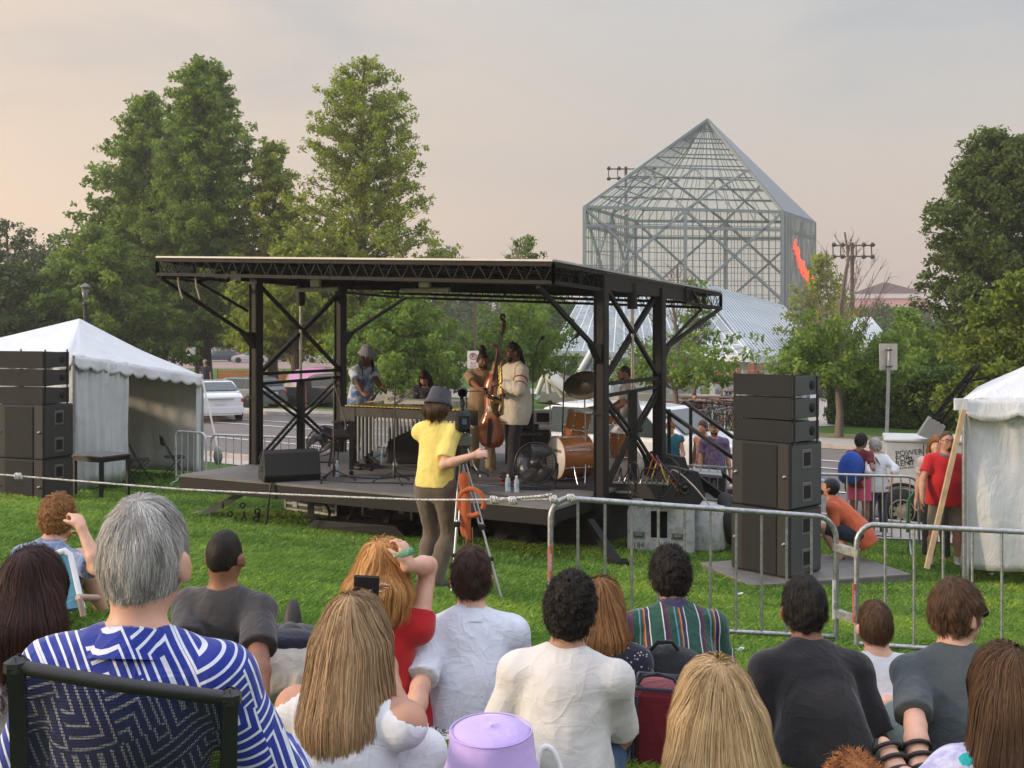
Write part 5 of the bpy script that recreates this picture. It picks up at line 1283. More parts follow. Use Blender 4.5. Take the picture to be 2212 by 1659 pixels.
# hanging chains and hose under the left end
q = MB()
for i in range(14):
    p0 = P(556,1105,15.6)+V(.02*math.sin(i*2),0,-i*.055); q.torus(p0, .04, .012, (1,0,0) if i%2 else (0,1,0), 8, 4)
for i in range(8): p0 = P(524,1092,15.6)+V(.03*i-.01*i*i,0,-.02*i*(7-i)); q.torus(p0, .036, .011, (1,.5,0) if i%2 else (0,1,0), 8, 4)
q.build('safety_chain', blkr, st)
def cable(label, pts, r_=.012, m_=None, n=14, name='cable', cat='cable', group='cables on and under the stage'):
    pts = [V(p) for p in pts]; out = []
    for i in range(len(pts)-1):
        p0,p1,p2,p3 = pts[max(i-1,0)],pts[i],pts[i+1],pts[min(i+2,len(pts)-1)]
        for k in range(n):
            t_ = k/n; out.append(.5*((2*p1)+(-p0+p2)*t_+(2*p0-5*p1+4*p2-p3)*t_**2+(-p0+3*p1-3*p2+p3)*t_**3))
    out.append(pts[-1]); q = MB(); q.tube(out, r_, 6); o = q.build(name, m_ or mat('cable_black', (.012,.012,.012), .5)); tag(o, label, cat, group); return o
cable('black cable hanging from the deck edge to the grass at the left leg', [P(640,1018,15.8),P(600,1030,15.4),P(585,1050,15.2),P(575,1130,15.2),P(562,1170,15.3),P(570,1185,15.3)], .016)
cable('black hose looping below the deck beside the flight case', [P(700,1085,15.8),P(712,1110,15.8),P(690,1140,16),P(655,1146,16.2)], .022)
# flight cases below the deck
def case(label, c_, size, yaw, m_=None):
    g = float(G(c_[0],c_[1])); T = thing('flight_case', label, 'case', (c_[0],c_[1],g), yaw, 'cases stored under the stage', world=False); al = mat('alu_edge', (.45,.46,.46), .35, .8)
    x,y,z = size; q = MB(); q.bbox((0,0,z/2+.05), (x,y,z), .01); b = q.build('case_body', m_ or mat('case_black', (.03,.03,.032), .5), T); q = MB()
    for sy in (-1,1):
        for zz_ in (.05,z*.55,z+.04): q.bar((-x/2,sy*(y/2+.004),zz_), (x/2,sy*(y/2+.004),zz_), .012, .035)
        for sx in (-1,1): q.bar((sx*x/2,sy*y/2,.05),(sx*x/2,sy*y/2,z+.05), .035)
    q.build('edging', al, b)
    for sx in (-.3,.3): q = MB(); q.bbox((sx*x,-y/2-.01,z*.5), (.12,.02,.09), .005); q.build('latch', al, b)
    return T
case('low silver edged case under the left part of the stage', V(-3.0,17.6), (1.15,.6,.26), yawr)
case('black case with an aluminium rim under the middle of the stage', V(-1.75,16.9), (1.0,.5,.42), yawr)
case('black case with an aluminium rim beside the dark chassis', V(-.85,16.4), (1.0,.5,.42), yawr)
# stairs at the right
sr = thing('stage_stairs', 'black steel stage stairs with two sloping handrails', 'stairs', S(-1.2,3.9,0)); sg = mat('stair_tread', (.38,.37,.36), .5, .4)
A0 = P(1432,930,17.0); 
r1a, r1b = P(1434,884,17.3), P(1600,1000,15.9); r2a, r2b = P(1478,868,18.2), P(1612,965,17.0)
for a,b in ((r1a,r1b),(r2a,r2b)): q = MB(); q.bar(a,b,.05,.05); q.build('handrail', blk, sr)
for a,z in ((P(1445,884,17.25),1.2),(P(1492,880,18.0),1.0)): q = MB(); q.bar(a, V(a[0],a[1],z), .05); q.build('baluster', blk, sr)
for py,px0,px1 in ((985+42,1497,1560),(1083,1525,1590)):
    d = 17.0-(0 if py < 1050 else .5); a = P(px0-8,py,d); b = P(px1,py+6,d-.3); q = MB(); q.hexa([a,b,b+V(.1,.65,0),a+V(.1,.65,0),a+V(0,0,.04),b+V(0,0,.04),b+V(.1,.65,.04),a+V(.1,.65,.04)]); q.build('tread', sg, sr)
for dy in (0,.75): a = P(1500,1030,16.9)+V(0,dy,0); b = P(1625,1125,16.0)+V(0,dy,0); q = MB(); q.bar(a,b,.04,.14); q.build('stringer', blk, sr)
for dy in (0,.75): a = P(1560,1022,16.9)+V(0,dy,0); b = P(1640,1085,16.4)+V(0,dy,0); q = MB(); q.bar(a,b,.03,.05); q.build('stringer', blk, sr)
# ---------------------------------------------------------------- loudspeakers
cab = mat('cabinet_paint', (.015,.0145,.0145), .62, var=.25, bump=.5, bscale=220); grl = mat('grille_black', (.008,.008,.008), .8, bump=.5, bscale=300)
gside = mat('cabinet_side_grey', (.065,.068,.072), .6, var=.1, bump=.4, bscale=200)
def sub(label, loc, yaw, w_, h_, dp, group, side, flip=1):
    T = thing('subwoofer', label, 'loudspeaker', loc, yaw, group, world=False)      # front is -Y
    q = MB(); q.bbox((0,0,h_/2), (w_,dp,h_-.006), .015); b = q.build('cabinet', cab, T)
    q = MB(); q.bbox((0,-dp/2-.004,h_/2), (w_*.60,.02,h_*.94), .006); q.build('grille', grl, b)
    for sx in (-1,1):
        q = MB(); q.lathe([(.0,-.03),(.012,-.03),(.02,-.01),(.028,0),(.028,.004)], (sx*w_*.42,-dp/2-.004,h_*.5), (0,1,0), 12); q.build('bolt', mat('bolt_steel', (.35,.35,.35), .3, .9), b)
    for sx in (-1,1):
        q = MB(); q.bbox((sx*(w_/2+.003),0,h_/2), (.010,dp*.9,h_*.93), .004); q.build('side_panel', side, b)
        for zz_ in (.25,.75):
            q = MB(); q.bbox((sx*(w_/2+.010),-.0*dp,h_*zz_), (.012,.19,.22), .004); hn = q.build('handle_plate', mat('handle_metal', (.16,.16,.165), .4, .4), b)
            q = MB(); q.box((sx*(w_/2+.017),-.0*dp,h_*zz_), (.006,.13,.15)); q.build('handle_recess', mat('recess_black', (.006,.006,.006), .9), hn)
    return T
def linearr(label, loc, yaw, w_, h_, dp, group, tilt=0, side=None):
    T = thing('line_array_box', label, 'loudspeaker', loc, yaw, group, world=False); q = MB()
    a = [(-w_/2,-dp/2,.006),(w_/2,-dp/2,.006),(w_/2-.01,dp/2,.03),(-w_/2+.01,dp/2,.03),(-w_/2,-dp/2,h_-.004),(w_/2,-dp/2,h_-.004),(w_/2-.01,dp/2,h_-.03),(-w_/2+.01,dp/2,h_-.03)]
    q.hexa([V(p) for p in a]); b = q.build('cabinet', grl, T)
    for sx in (-1,1):
        q = MB(); q.bbox((sx*(w_/2-.001),0,h_/2), (.014,dp*.98,h_*.86), .003); s_ = q.build('side_panel', side or gside, b)
        q = MB(); q.lathe([(.055,0),(.055,.004),(0,.004)], (sx*(w_/2+.006),dp*.22,h_*.5), (sx,0,0), 18); q.build('port', mat('recess_black', (.006,.006,.006), .9), s_)
        q = MB(); 
        for yy_ in (-.42,.40): q.bar((sx*(w_/2+.012),dp*yy_,-.02),(sx*(w_/2+.012),dp*yy_,h_+.02), .018)
        q.build('rigging', mat('rig_steel', (.05,.05,.05), .4, .7), b)
    return T
# right stack: near front face corner pixels (1588..1700, sub), d ~ 12.3
GRT = 'right loudspeaker stack beside the stage'
d = 12.9; yawR = R(-48)
base = V(3.094,12.9,.36)
bd = thing('stage_platform', 'low grey platform board under the right loudspeaker stack', 'platform', V(base[0]+.35,base[1]+.1,base[2]), R(16), 'platform boards under the speaker stacks', world=False)
q = MB(); q.bbox((0,0,.125), (2.05,1.25,.03), .004); q.build('board', mat('platform_top', (.17,.16,.15), .7, var=.3, vscale=4), bd); q = MB()
for y in (-.6,.6): q.bar((-1.0,y,.075),(1.0,y,.075), .04, .07)
for x in (-1.0,1.0): q.bar((x,-.62,.075),(x,.62,.075), .04, .07)
q.build('frame', mat('alu_frame', (.22,.22,.22), .5, .6), bd)
for x in (-.9,.9):
    for y in (-.5,.5): q = MB(); q.bar((x,y,-.02),(x,y,.05), .05); q.build('foot', blk, bd)
zb = .51; w_ = .80; hsub = .757
sub('lower subwoofer of the right loudspeaker stack', (base[0],base[1],zb), yawR, w_, hsub, .66, GRT, gside)
sub('upper subwoofer of the right loudspeaker stack', (base[0]+.01,base[1]+.01,zb+hsub), yawR, w_, hsub, .66, GRT, gside)
for i,l in enumerate(('lowest slim box on top of the right subwoofers','middle slim box on top of the right subwoofers','topmost slim box on top of the right subwoofers')):
    linearr(l, (base[0]+.0,base[1]-.0,zb+2*hsub+i*.262), yawR, .80, .257, .56, GRT)
# left stack
GLT = 'left loudspeaker stack in front of the tent'
dl = 17.36; bl_ = V(-7.53,17.36,.4); zl = .476; yawL = R(-21); dark_side = mat('cabinet_side_dark', (.045,.042,.042), .6, var=.2, bump=.4, bscale=200)
bd2 = thing('stage_platform', 'low dark platform board reaching right from under the left loudspeaker stack', 'platform', V(bl_[0]+.75,bl_[1]-.05,zl-.13), R(-21), 'platform boards under the speaker stacks', world=False)
q = MB(); q.bbox((0,0,.10), (2.9,1.5,.03), .004); q.build('board', mat('platform_top', (.17,.16,.15), .7, var=.3, vscale=4), bd2); q = MB()
for y in (-.72,.72): q.bar((-1.4,y,.055),(1.4,y,.055), .04, .06)
q.build('frame', mat('alu_frame', (.22,.22,.22), .5, .6), bd2)
hz = .84
for i,l in enumerate(('lower subwoofer of the left loudspeaker stack','upper subwoofer of the left loudspeaker stack')): sub(l, (bl_[0],bl_[1],zl+i*hz), yawL, .95, hz, .64, GLT, dark_side)
hl = .28
for i,l in enumerate(('lowest slim box on top of the left subwoofers','middle slim box on top of the left subwoofers','topmost slim box on top of the left subwoofers')):
    linearr(l, (bl_[0]-.02,bl_[1]-.02,zl+2*hz+i*hl), yawL, .92, hl-.004, .56, GLT, side=dark_side)
def wedge(label, loc, yaw, w_=.62, sc=1.0):
    """floor monitor: profile extruded along x; baffle faces -y side up"""
    T = thing('floor_monitor', label, 'loudspeaker', loc, yaw, 'wedge monitors on the stage', world=False)
    pr = [(-.30,0),(.22,0),(.30,.10),(.20,.42),(.02,.45),(-.32,.12)]; q = MB(); q.prism([V(-w_/2,y*sc,z*sc) for y,z in pr], (0,0,0), (w_,0,0)); b = q.build('cabinet', cab, T)
    bv = b.modifiers.new('b','BEVEL'); bv.width=.012; bv.segments=2
    q = MB(); n_ = norm(V(0,-.33,.34)); q.slab([V(-w_/2+.03,-.305*sc,.135*sc)+n_*.01, V(w_/2-.03,-.305*sc,.135*sc)+n_*.01, V(w_/2-.03,.01*sc,.44*sc)+n_*.01, V(-w_/2+.03,.01*sc,.44*sc)+n_*.01], .012); q.build('grille', grl, b)
    for sx in (-1,1):
        q = MB(); q.lathe([(.085*sc,0),(.085*sc,.006),(.07*sc,.008),(.065*sc,.003),(.02,.003),(.02,.010),(0,.010)], (sx*(w_/2+.001),0,.22*sc), (sx,0,0), 24); q.build('pole_cup', mat('cup_black', (.012,.012,.012), .4), b)
        q = MB(); a_ = norm(V(0,.33,.30)); q.bar(V(sx*(w_/2+.003),-.2,.30)*V(1,sc,sc), V(sx*(w_/2+.003),.05,.42)*V(1,sc,sc), .012, .035); q.build('handle_slot', mat('recess_black', (.006,.006,.006), .9), b)
    return T
p0 = Spx(625, 15.55); wedge('wedge monitor lying at the front left of the deck', p0, R(-158), .78, .95)
p0 = Spx(1425, 16.1, 1.15); wedge('wedge monitor standing at the back right corner beside the stage post', V(2.2,16.2,1.05), R(-68), .7, 1.0)
wedge('wedge monitor on top of the dented white crate', V(2.17,14.75,1.0), R(-70), .60, 1.05)
q0 = Spx(905,14.55); wedge('wedge monitor partly hidden behind the cameraman in yellow', V(q0[0]+.30,14.5,DZ), R(170), .5, .85)
# white dented crate with a cutout window + round case
cr_ = thing('white_crate', 'dented white equipment crate with a dark opening under a monitor', 'crate', V(2.2,14.9,ground(1450,14.9)[2]))
gz = cr_.location[2]; t = NT('crate_white'); c = t.coord(); t.col(t.ramp(t.noise(c, 9, 6, .7), [(.35,(.30,.31,.32)),(.5,(.52,.53,.54)),(.7,(.60,.61,.62))])); t.set(Roughness=.55, Metallic=.2); t.bump(t.noise(c,14,4),.4,.01)
Mr = rz(R(-14)); bx = V(2.05,14.85,gz+.02); hh = 1.0-gz-.03
def cb(x,y,z): return bx+Mr@V(x,y,z)
q = MB()
for (x0,x1,z0,z1) in ((-.45,-.14,0,hh),(-.14,.08,0,hh*.30),(-.14,.08,hh*.88,hh),(.08,.42,0,hh)): q.box(cb((x0+x1)/2,-.3,(z0+z1)/2), (x1-x0,.02,z1-z0), Mr)
q.box(cb(-.44,0,hh/2), (.02,.6,hh), Mr); q.box(cb(.41,0,hh/2), (.02,.6,hh), Mr); q.box(cb(0,.3,hh/2), (.86,.02,hh), Mr); q.box(cb(0,0,hh-.01), (.84,.6,.02), Mr); q.build('panels', t.m, cr_)
q = MB(); q.box(cb(-.03,-.1,hh*.5), (.3,.1,hh*.9), Mr); q.build('lining', mat('recess_black', (.006,.006,.006), .9), cr_)
for x in (-.30,.22):
    q = MB(); q.bbox(cb(x,-.315,hh*.36), (.17,.012,.10), .004, Mr); h_ = q.build('latch_plate', galv, cr_); q = MB(); q.tube([cb(x-.06,-.33,hh*.40),cb(x-.06,-.34,hh*.33),cb(x+.06,-.34,hh*.33),cb(x+.06,-.33,hh*.40)], .008, 6); q.build('handle', mat('dark_iron', (.04,.035,.035)), h_)
Mt = np.stack([Mr@V(1,0,0), V(0,0,1), Mr@V(0,-1,0)],1)
text_mesh('SKA 1 32', .055, Mt, cb(-.2,-.3135,hh*.95), mat('stencil_black', (.04,.04,.04)), 'stencil', cr_); text_mesh('184', .10, Mt, cb(-.30,-.3135,hh*.13), mat('stencil_black', (.04,.04,.04)), 'stencil', cr_)
q = MB(); q.lathe([(0,0),(.27,0),(.28,.02),(.28,hh*.93),(.27,hh*.96),(0,hh*.96)], V(2.62,14.95,gz), (0,0,1), 32); tag(q.build('round_case', t.m), 'round pale metal drum standing beside the dented white crate', 'metal drum')
q = MB(); q.torus(V(2.98,15.1,gz+.37), .27, .10, norm(V(.9,-.25,.2)), 28, 12); tag(q.build('tyre', mat('rubber', (.02,.02,.02), .85)), 'black tyre leaning behind the right speaker stack', 'tyre')
# stage box and messy cables at the right corner
sb = thing('stage_box', 'black stage box bristling with plugs at the right corner of the deck', 'stage box', V(1.75,14.7,DZ-.05))
q = MB(); q.bbox(V(1.72,14.75,DZ-.02), (.75,.35,.20), .01, rz(-.5)); q.build('box', cab, sb); q = MB(); q.bar(V(1.35,14.7,DZ+.08), V(2.1,14.45,DZ+.09), .03); q.bar(V(1.35,14.72,DZ-.05), V(2.1,14.47,DZ-.04), .03); q.build('rail', galv, sb)
rg_ = random.Random(2); 
for i in range(10): q = MB(); a = V(1.42+.07*i,14.66-.025*i,DZ+.08); q.tube([a, a+V(rg_.uniform(-.03,.03),0,.07)], .014, 6); q.build('plug', mat('plug_metal', (.35,.35,.35), .3, .8), sb)
cols_ = [(.015,.015,.015)]*5+[(.35,.08,.02),(.5,.42,.1),(.10,.03,.10),(.015,.015,.015),(.4,.38,.35)]
nm_ = ['loops over its left end','runs up beside the front post','coils highest over the plugs','sags toward the crate','trails to the deck edge']
names_ = ['black','black','black','black','black','rust red','yellow','dark purple','black','pale grey']
for i in range(10):
    a = V(1.42+.07*i,14.66-.025*i,DZ+.15); p1 = a+V(rg_.uniform(-.15,.15),-.1,rg_.uniform(.1,.32)); p2 = p1+V(rg_.uniform(-.2,.3),-.15,rg_.uniform(-.3,.05)); p3 = p2+V(rg_.uniform(-.2,.35),0,rg_.uniform(-.5,-.15))
    cable(f'{names_[i]} cable from the stage box that {nm_[i%5]}', [a,p1,p2,p3], .010, mat('cable_%d' % i, cols_[i], .5), name='cable', group='cables at the stage box')
# ---------------------------------------------------------------- tents
tentm = NT('tent_vinyl'); c = tentm.coord(); f1 = tentm.noise(c, 2.2, 5, .55, 1.0); f2 = tentm.noise(tentm.coord(scale=(1,1,.35)), 4.5, 4, .6, 2.0)
tentm.col(tentm.ramp(f1, [(.3,(.70,.71,.735)),(.7,(.78,.79,.81))])); tentm.set(Roughness=.5, Specular_IOR_Level=.4); tentm.bump(tentm.math('ADD', f1, f2), .45, .05)
tr_ = tentm.n('ShaderNodeBsdfTranslucent'); tr_.inputs[0].default_value = (.62,.56,.48,1); mx_ = tentm.n('ShaderNodeMixShader'); mx_.inputs[0].default_value = .16
tentm.l(tentm.b.outputs[0], mx_.inputs[1]); tentm.l(tr_.outputs[0], mx_.inputs[2]); tentm.l(mx_.outputs[0], tentm.out.inputs[0]); tentm = tentm.m
def drape(a, b, top, bot, amp, n=40, m_=10, seed=0, folds=9, th=True):
    """curtain wall from a to b (ground points), z from bot to top"""
    a,b = V(a),V(b); nv = norm(V(-(b-a)[1],(b-a)[0],0))
    def fn(u, v):
        p = a+(b-a)*u; z = bot+(top-bot)*v; w = amp*(1.2-v)*math.sin(u*folds*3.1+seed)+amp*.6*math.sin(u*folds*7.3+v*2+seed)+.5*amp*math.sin(v*7+u*4+seed); return V(p[0],p[1],z)+nv*w
    return grid_sheet(fn, n, m_)
def roofpan(a, b, ap, sag, n=16):
    a,b,ap = V(a),V(b),V(ap)
    def fn(u, v):
        p = (a*(1-u)+b*u)*(1-v)+ap*v; return p+V(0,0,-sag*math.sin(math.pi*v)*(.5+.5*math.sin(math.pi*u))+.012*math.sin(u*31+v*9)*(1-v))
    return grid_sheet(fn, n, n)
def tmesh(nm, vf, T, m_=None, th=.012):
    o = link(nm, np_mesh(nm, vf[0], vf[1], True), T, m_ or tentm); so_ = o.modifiers.new('s','SOLIDIFY'); so_.thickness = th; return o
def valance(a, b, h_, T, n=9, out=.03, seed=0):
    a,b = V(a),V(b); nv = norm(V((b-a)[1],-(b-a)[0],0))
    def fn(u, v):
        p = a+(b-a)*u; dz = h_*(.62+.38*abs(math.sin(u*math.pi*n))**.6); return p-V(0,0,dz*v)+nv*(out*v+.02*math.sin(u*23+seed)*v)
    return tmesh('valance', grid_sheet(fn, 72, 4), T)
# left tent: peak (172,688), front right corner (437,818)
TL = thing('canopy_tent', 'white peaked event tent with one open side at the left', 'tent', V(-6.9,17.2,.1))
cN = P(158,768,19.0); c1 = P(437,812,23.0); e1 = c1-cN; n1 = norm(V(-e1[1],e1[0],0)); n1 = n1 if n1[0] < 0 else -n1
cB = c1+n1*4.0; cA = cN+n1*4.0; cA[2] = 2.8; zt = 2.4; ap = P(172,688,21.6)
for a,b in ((cN,c1),(c1,cB),(cB,cA),(cA,cN)): tmesh('roof_panel', roofpan(a,b,ap,.10), TL)
for i,(a,b) in enumerate(((cN,c1),(c1,cB),(cA,cN))): valance(a, b, .24, TL, 10, seed=i)
def gz_(p): return V(p[0],p[1],float(G(p[0],p[1])))
fw_ = lambda f: cN+e1*f
g0 = float(G(*cN[:2]))
tmesh('side_curtain', drape(fw_(.02), fw_(.372), 2.72, .52, .035, seed=1), TL, th=.006)
tmesh('side_curtain', drape(fw_(.945), fw_(1.0), zt-.05, .30, .015, n=10, seed=2, folds=2), TL, th=.006)
tmesh('side_curtain', drape(c1, cB, zt, float(G(*cB[:2])), .03, seed=3), TL, th=.006)
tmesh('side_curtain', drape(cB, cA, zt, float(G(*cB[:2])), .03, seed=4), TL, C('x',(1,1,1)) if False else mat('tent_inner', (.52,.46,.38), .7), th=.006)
tmesh('side_curtain', drape(cA, cN, 2.8, float(G(*cA[:2])), .03, seed=5), TL, th=.006)
for p_ in (cN,c1,cA,cB): q = MB(); q.tube([gz_(p_),p_], .03, 8); q.build('pole', galv, TL)
q = MB(); q.bar(P(437,820,22.9), P(470,965,21.5), .035,.01); q.build('guy_strap', mat('webbing', (.55,.52,.46), .8), TL); q = MB(); q.ell(P(471,985,21.5), (.09,.06,.19)); q.tube([P(471,985,21.5), P(476,1018,21.5)], .02, 6); q.build('ratchet', galv, TL)
# right tent
TR = thing('canopy_tent', 'white closed event tent with creased walls at the right edge', 'tent', V(6.6,13.6,.4))
cR = P(2083,862,12.9); zR = cR[2]; cR2 = cR+V(3.0,-.15,0); cR3 = cR+V(1.45,3.0,0); cR4 = cR3+V(3.0,-.15,0); apR = V((2330-1106)/FD*14.4,14.4,hfor(800,14.4)); apR[2] = zR+.75
for a,b in ((cR,cR2),(cR3,cR),(cR4,cR3),(cR2,cR4)): tmesh('roof_panel', roofpan(a,b,apR,.08), TR)
valance(cR, cR2, .26, TR, 5, .05, 3); valance(cR3, cR, .26, TR, 7, .03, 4)
gR = float(G(*cR[:2]))
tmesh('side_curtain', drape(cR+V(.02,.04,0), cR2+V(0,.04,0), zR, hfor(1238,12.8), .07, n=60, m_=24, seed=2, folds=3.5), TR, th=.006)
tmesh('side_curtain', drape(cR3, cR+V(.02,.04,0), zR, gR, .03, seed=6), TR, th=.006)
for p_ in (cR,cR3): q = MB(); q.tube([gz_(p_),p_], .03, 8); q.build('pole', galv, TR)
q = MB(); q.bbox(cR+V(-.06,-.05,-.06), (.16,.03,.14), .005); q.build('corner_flap', tentm, TR)
pl = thing('timber_prop', 'long wooden plank leaning from the grass to the right tent corner', 'plank', ground(2000,12.6)); q = MB(); q.bar(P(2002,1228,12.6), P(2082,885,12.75), .055,.035, up=(0,1,0)); q.build('plank', mat('raw_timber', (.50,.36,.22), .7, var=.25), pl)
# table and folding chairs in the left tent
tb_ = thing('side_table', 'tall narrow black table in front of the left tent wall', 'table', V(-6.83,18.3,.58), R(-30), world=False); gt = .56; tb_.location[2] = gt; bt = mat('table_black', (.02,.02,.022), .45)
tH = .70
q = MB(); q.bbox((0,0,tH-.015), (.72,.62,.03), .005); q.build('tabletop', mat('table_grey_top', (.12,.115,.12), .35), tb_)
q = MB(); 
for y in (-.22,.22): q.bar((-.32,y*1.25,tH-.07),(.32,y*1.25,tH-.07), .03,.07)
for x in (-.32,.32): q.bar((x,-.27,tH-.07),(x,.27,tH-.07), .03,.07)
q.build('apron', bt, tb_)
for x in (-.32,.32):
    for y in (-.27,.27): q = MB(); q.bar((x,y,0),(x,y,tH-.03), .05); q.build('leg', bt, tb_)
def fchair(label, loc, yaw):
    T = thing('folding_chair', label, 'chair', loc, yaw, 'black folding chairs in the left tent', world=False)
    q = MB(); q.bbox((0,0,.44), (.38,.38,.025), .01); q.build('seat', bt, T); q = MB(); 
    def fn(u,v): return V(-.21+.42*u, -.24-.03*math.sin(u*math.pi)-.03*v, .68+.19*v+.012*math.sin(u*math.pi))
    v_,f_ = grid_sheet(fn, 10, 4); o = link('backrest', np_mesh('backrest', v_, f_, True), T, bt); o.modifiers.new('s','SOLIDIFY').thickness = .015
    for s_ in (-1,1):
        q = MB(); q.tube([(s_*.20,.24,0),(s_*.20,-.05,.44),(s_*.20,-.26,.85)], .011, 6); q.build('leg', bt, T); q = MB(); q.tube([(s_*.18,-.24,0),(s_*.18,.15,.43)], .011, 6); q.build('leg', bt, T)
    q = MB(); q.tube([(-.18,-.2,.05),(.18,-.2,.05)], .009, 6); q.tube([(-.2,.2,.05),(.2,.2,.05)], .009, 6); q.build('crossbar', bt, T); return T
for px,d,yw,l in ((268,21.0,-75,'black folding chair mostly hidden behind the tent curtain'),(302,21.3,-65,'middle black folding chair inside the left tent'),(377,22.2,-65,'black folding chair nearest the tent opening corner')):
    g0 = ground(px,d); fchair(l, g0, R(yw))
# ---------------------------------------------------------------- crowd barriers
def barrier(label, a, b, h_=1.1, r_=.021, nb=11, m_=None, feet=True, group='galvanised crowd barriers', lowz=.18, stk=None):
    a,b = V(a),V(b); dv = norm(b-a); T = thing('crowd_barrier', label, 'barrier', (a+b)/2, 0, group); m_ = m_ or galv; up = V(0,0,1); R_ = .16
    pts = [a+up*.12, a+up*(h_-R_)]
    for k in range(1,6): t_ = k/6*math.pi/2; pts.append(a+up*(h_-R_)+dv*R_*(1-math.cos(t_))+up*R_*math.sin(t_))
    for k in range(0,6): t_ = (1-k/6)*math.pi/2; pts.append(b+up*(h_-R_)-dv*R_*(1-math.cos(t_))+up*R_*math.sin(t_))
    pts += [b+up*(h_-R_), b+up*.12]
    q = MB(); q.tube(pts, r_, 12); q.build('frame', m_, T); q = MB(); q.tube([a+up*lowz, b+up*lowz], r_*.85, 10); q.build('lower_rail', m_, T)
    L = np.linalg.norm(b-a)
    for i in range(1,nb+1): q = MB(); p_ = a+dv*L*i/(nb+1); q.tube([p_+up*lowz, p_+up*(h_-.012)], r_*.52, 8); q.build('bar', m_, T)
    if feet:
        nv = V(-dv[1],dv[0],0)
        for p_ in (a+dv*.12,b-dv*.12): q = MB(); q.tube([p_-nv*.28, p_-nv*.05+up*.10, p_+up*lowz, p_+nv*.05+up*.10, p_+nv*.28], r_*.8, 8); q.build('foot', m_, T)
    return T
galv2 = NT('galvanised_worn'); c = galv2.coord(scale=(1,1,1)); nn2 = galv2.noise(c, 26, 6, .7, .5); galv2.col(galv2.ramp(nn2, [(.3,(.20,.205,.21)),(.5,(.36,.37,.38)),(.72,(.52,.53,.54))])); galv2.set(Metallic=.7, Roughness=.42); galv2.bump(nn2,.2,.004); galv2 = galv2.m
# front barriers: corner pixels -> ground + height
def bp(px, ytop, d): p_ = P(px,ytop,d); return p_
A1 = P(1189,1072,8.0)-V(0,0,1.1); B1 = P(1806,1118,8.5)-V(0,0,1.1)
b1 = barrier('long crowd barrier tied to the white rope, left of the pair', A1, B1, 1.1, .021, 10, galv2, group='front crowd barriers')
A2 = P(1850,1130,8.4)-V(0,0,1.1); B2 = P(2555,1166,8.1)-V(0,0,1.1)
b2 = barrier('crowd barrier on the right that runs out of the frame', A2, B2, 1.1, .021, 10, galv2, group='front crowd barriers')
for z_ in (.35,.86):
    q = MB(); a = V((B1[0]+A2[0])/2,(B1[1]+A2[1])/2,B1[2]+z_); dv = norm(A2-B1); q.bar(a-dv*.10,a+dv*.10,.05,.06); q.build('hook', galv2, b2)
def sticker(px, y0, y1, d, txt, colr, tcol, parent, label):
    c_ = P(px,(y0+y1)/2,d-.024); h_ = (y1-y0)/FD*d; q = MB()
    def fn(u,v): a_ = (u-.5)*1.7; return V(c_[0]+.0225*math.sin(a_), c_[1]+.0225*(1-math.cos(a_))+.0, c_[2]+(v-.5)*h_)
    v_,f_ = grid_sheet(fn, 8, 2); s_ = link('sticker', np_mesh('sticker', v_, f_, True), parent, colr); 
    Mx = np.stack([V(0,0,-1),V(1,0,0),V(0,-1,0)],1); text_mesh(txt, .026, Mx, c_+V(0,-.002,0), tcol, 'lettering', s_, .0004)
orng = mat('sticker_orange', (.40,.12,.08), .5); wht = mat('sticker_white', (.62,.62,.64), .5); blkp = mat('sign_black', (.03,.03,.03))
sticker(1803,1253,1338,8.5, '612-521-4200', wht, blkp, b1, ''); sticker(1846,1262,1345,8.4, 'WARNING LITES', orng, wht, b2, ''); sticker(1189,1180,1250,8.0, 'WARNING', orng, wht, b1, '')
rope_m = NT('rope'); c = rope_m.coord(); rope_m.col(rope_m.ramp(rope_m.noise(c, 70, 2), [(.4,(.25,.24,.23)),(.55,(.62,.60,.57))])); rope_m.set(Roughness=.8); rope_m.bump(rope_m.noise(c,110,2),.8,.006); rope_m = rope_m.m
def ropepts(pts, n=40):
    out=[]; 
    for i in range(len(pts)-1): out += [V(pts[i])*(1-k/n)+V(pts[i+1])*k/n for k in range(n)]
    return out+[V(pts[-1])]
T = thing('rope', 'white twisted rope strung from the left edge to the crowd barrier', 'rope', ground(700,8)); q = MB(); rp_ = ropepts([P(-60,1020,9.2),P(395,1050,8.8),P(905,1072,8.3),P(1190,1078,7.98)])
q.tube([p_+V(0,0,-.03*math.sin(i/len(rp_)*math.pi)) for i,p_ in enumerate(rp_)], .008, 6); q.build('cord', rope_m, T)
for px,py,d in ((1068,1080,8.12),(1108,1081,8.06),(1196,1078,7.98),(1234,1076,8.0),(41,1029,9.1)):
    q = MB(); c0 = P(px,py,d)
    for k in range(4): q.torus(c0+V((k-1.5)*.011,0,0), .024, .009, norm(V(1,.2*k-.3,.3)), 12, 6)
    q.build('knot', rope_m, T)
q = MB(); q.tube([P(1068,1078,8.12),P(1110,1076,8.06),P(1165,1072,8.0),P(1192,1068,7.97)], .010, 6); q.build('loose_end', rope_m, T)
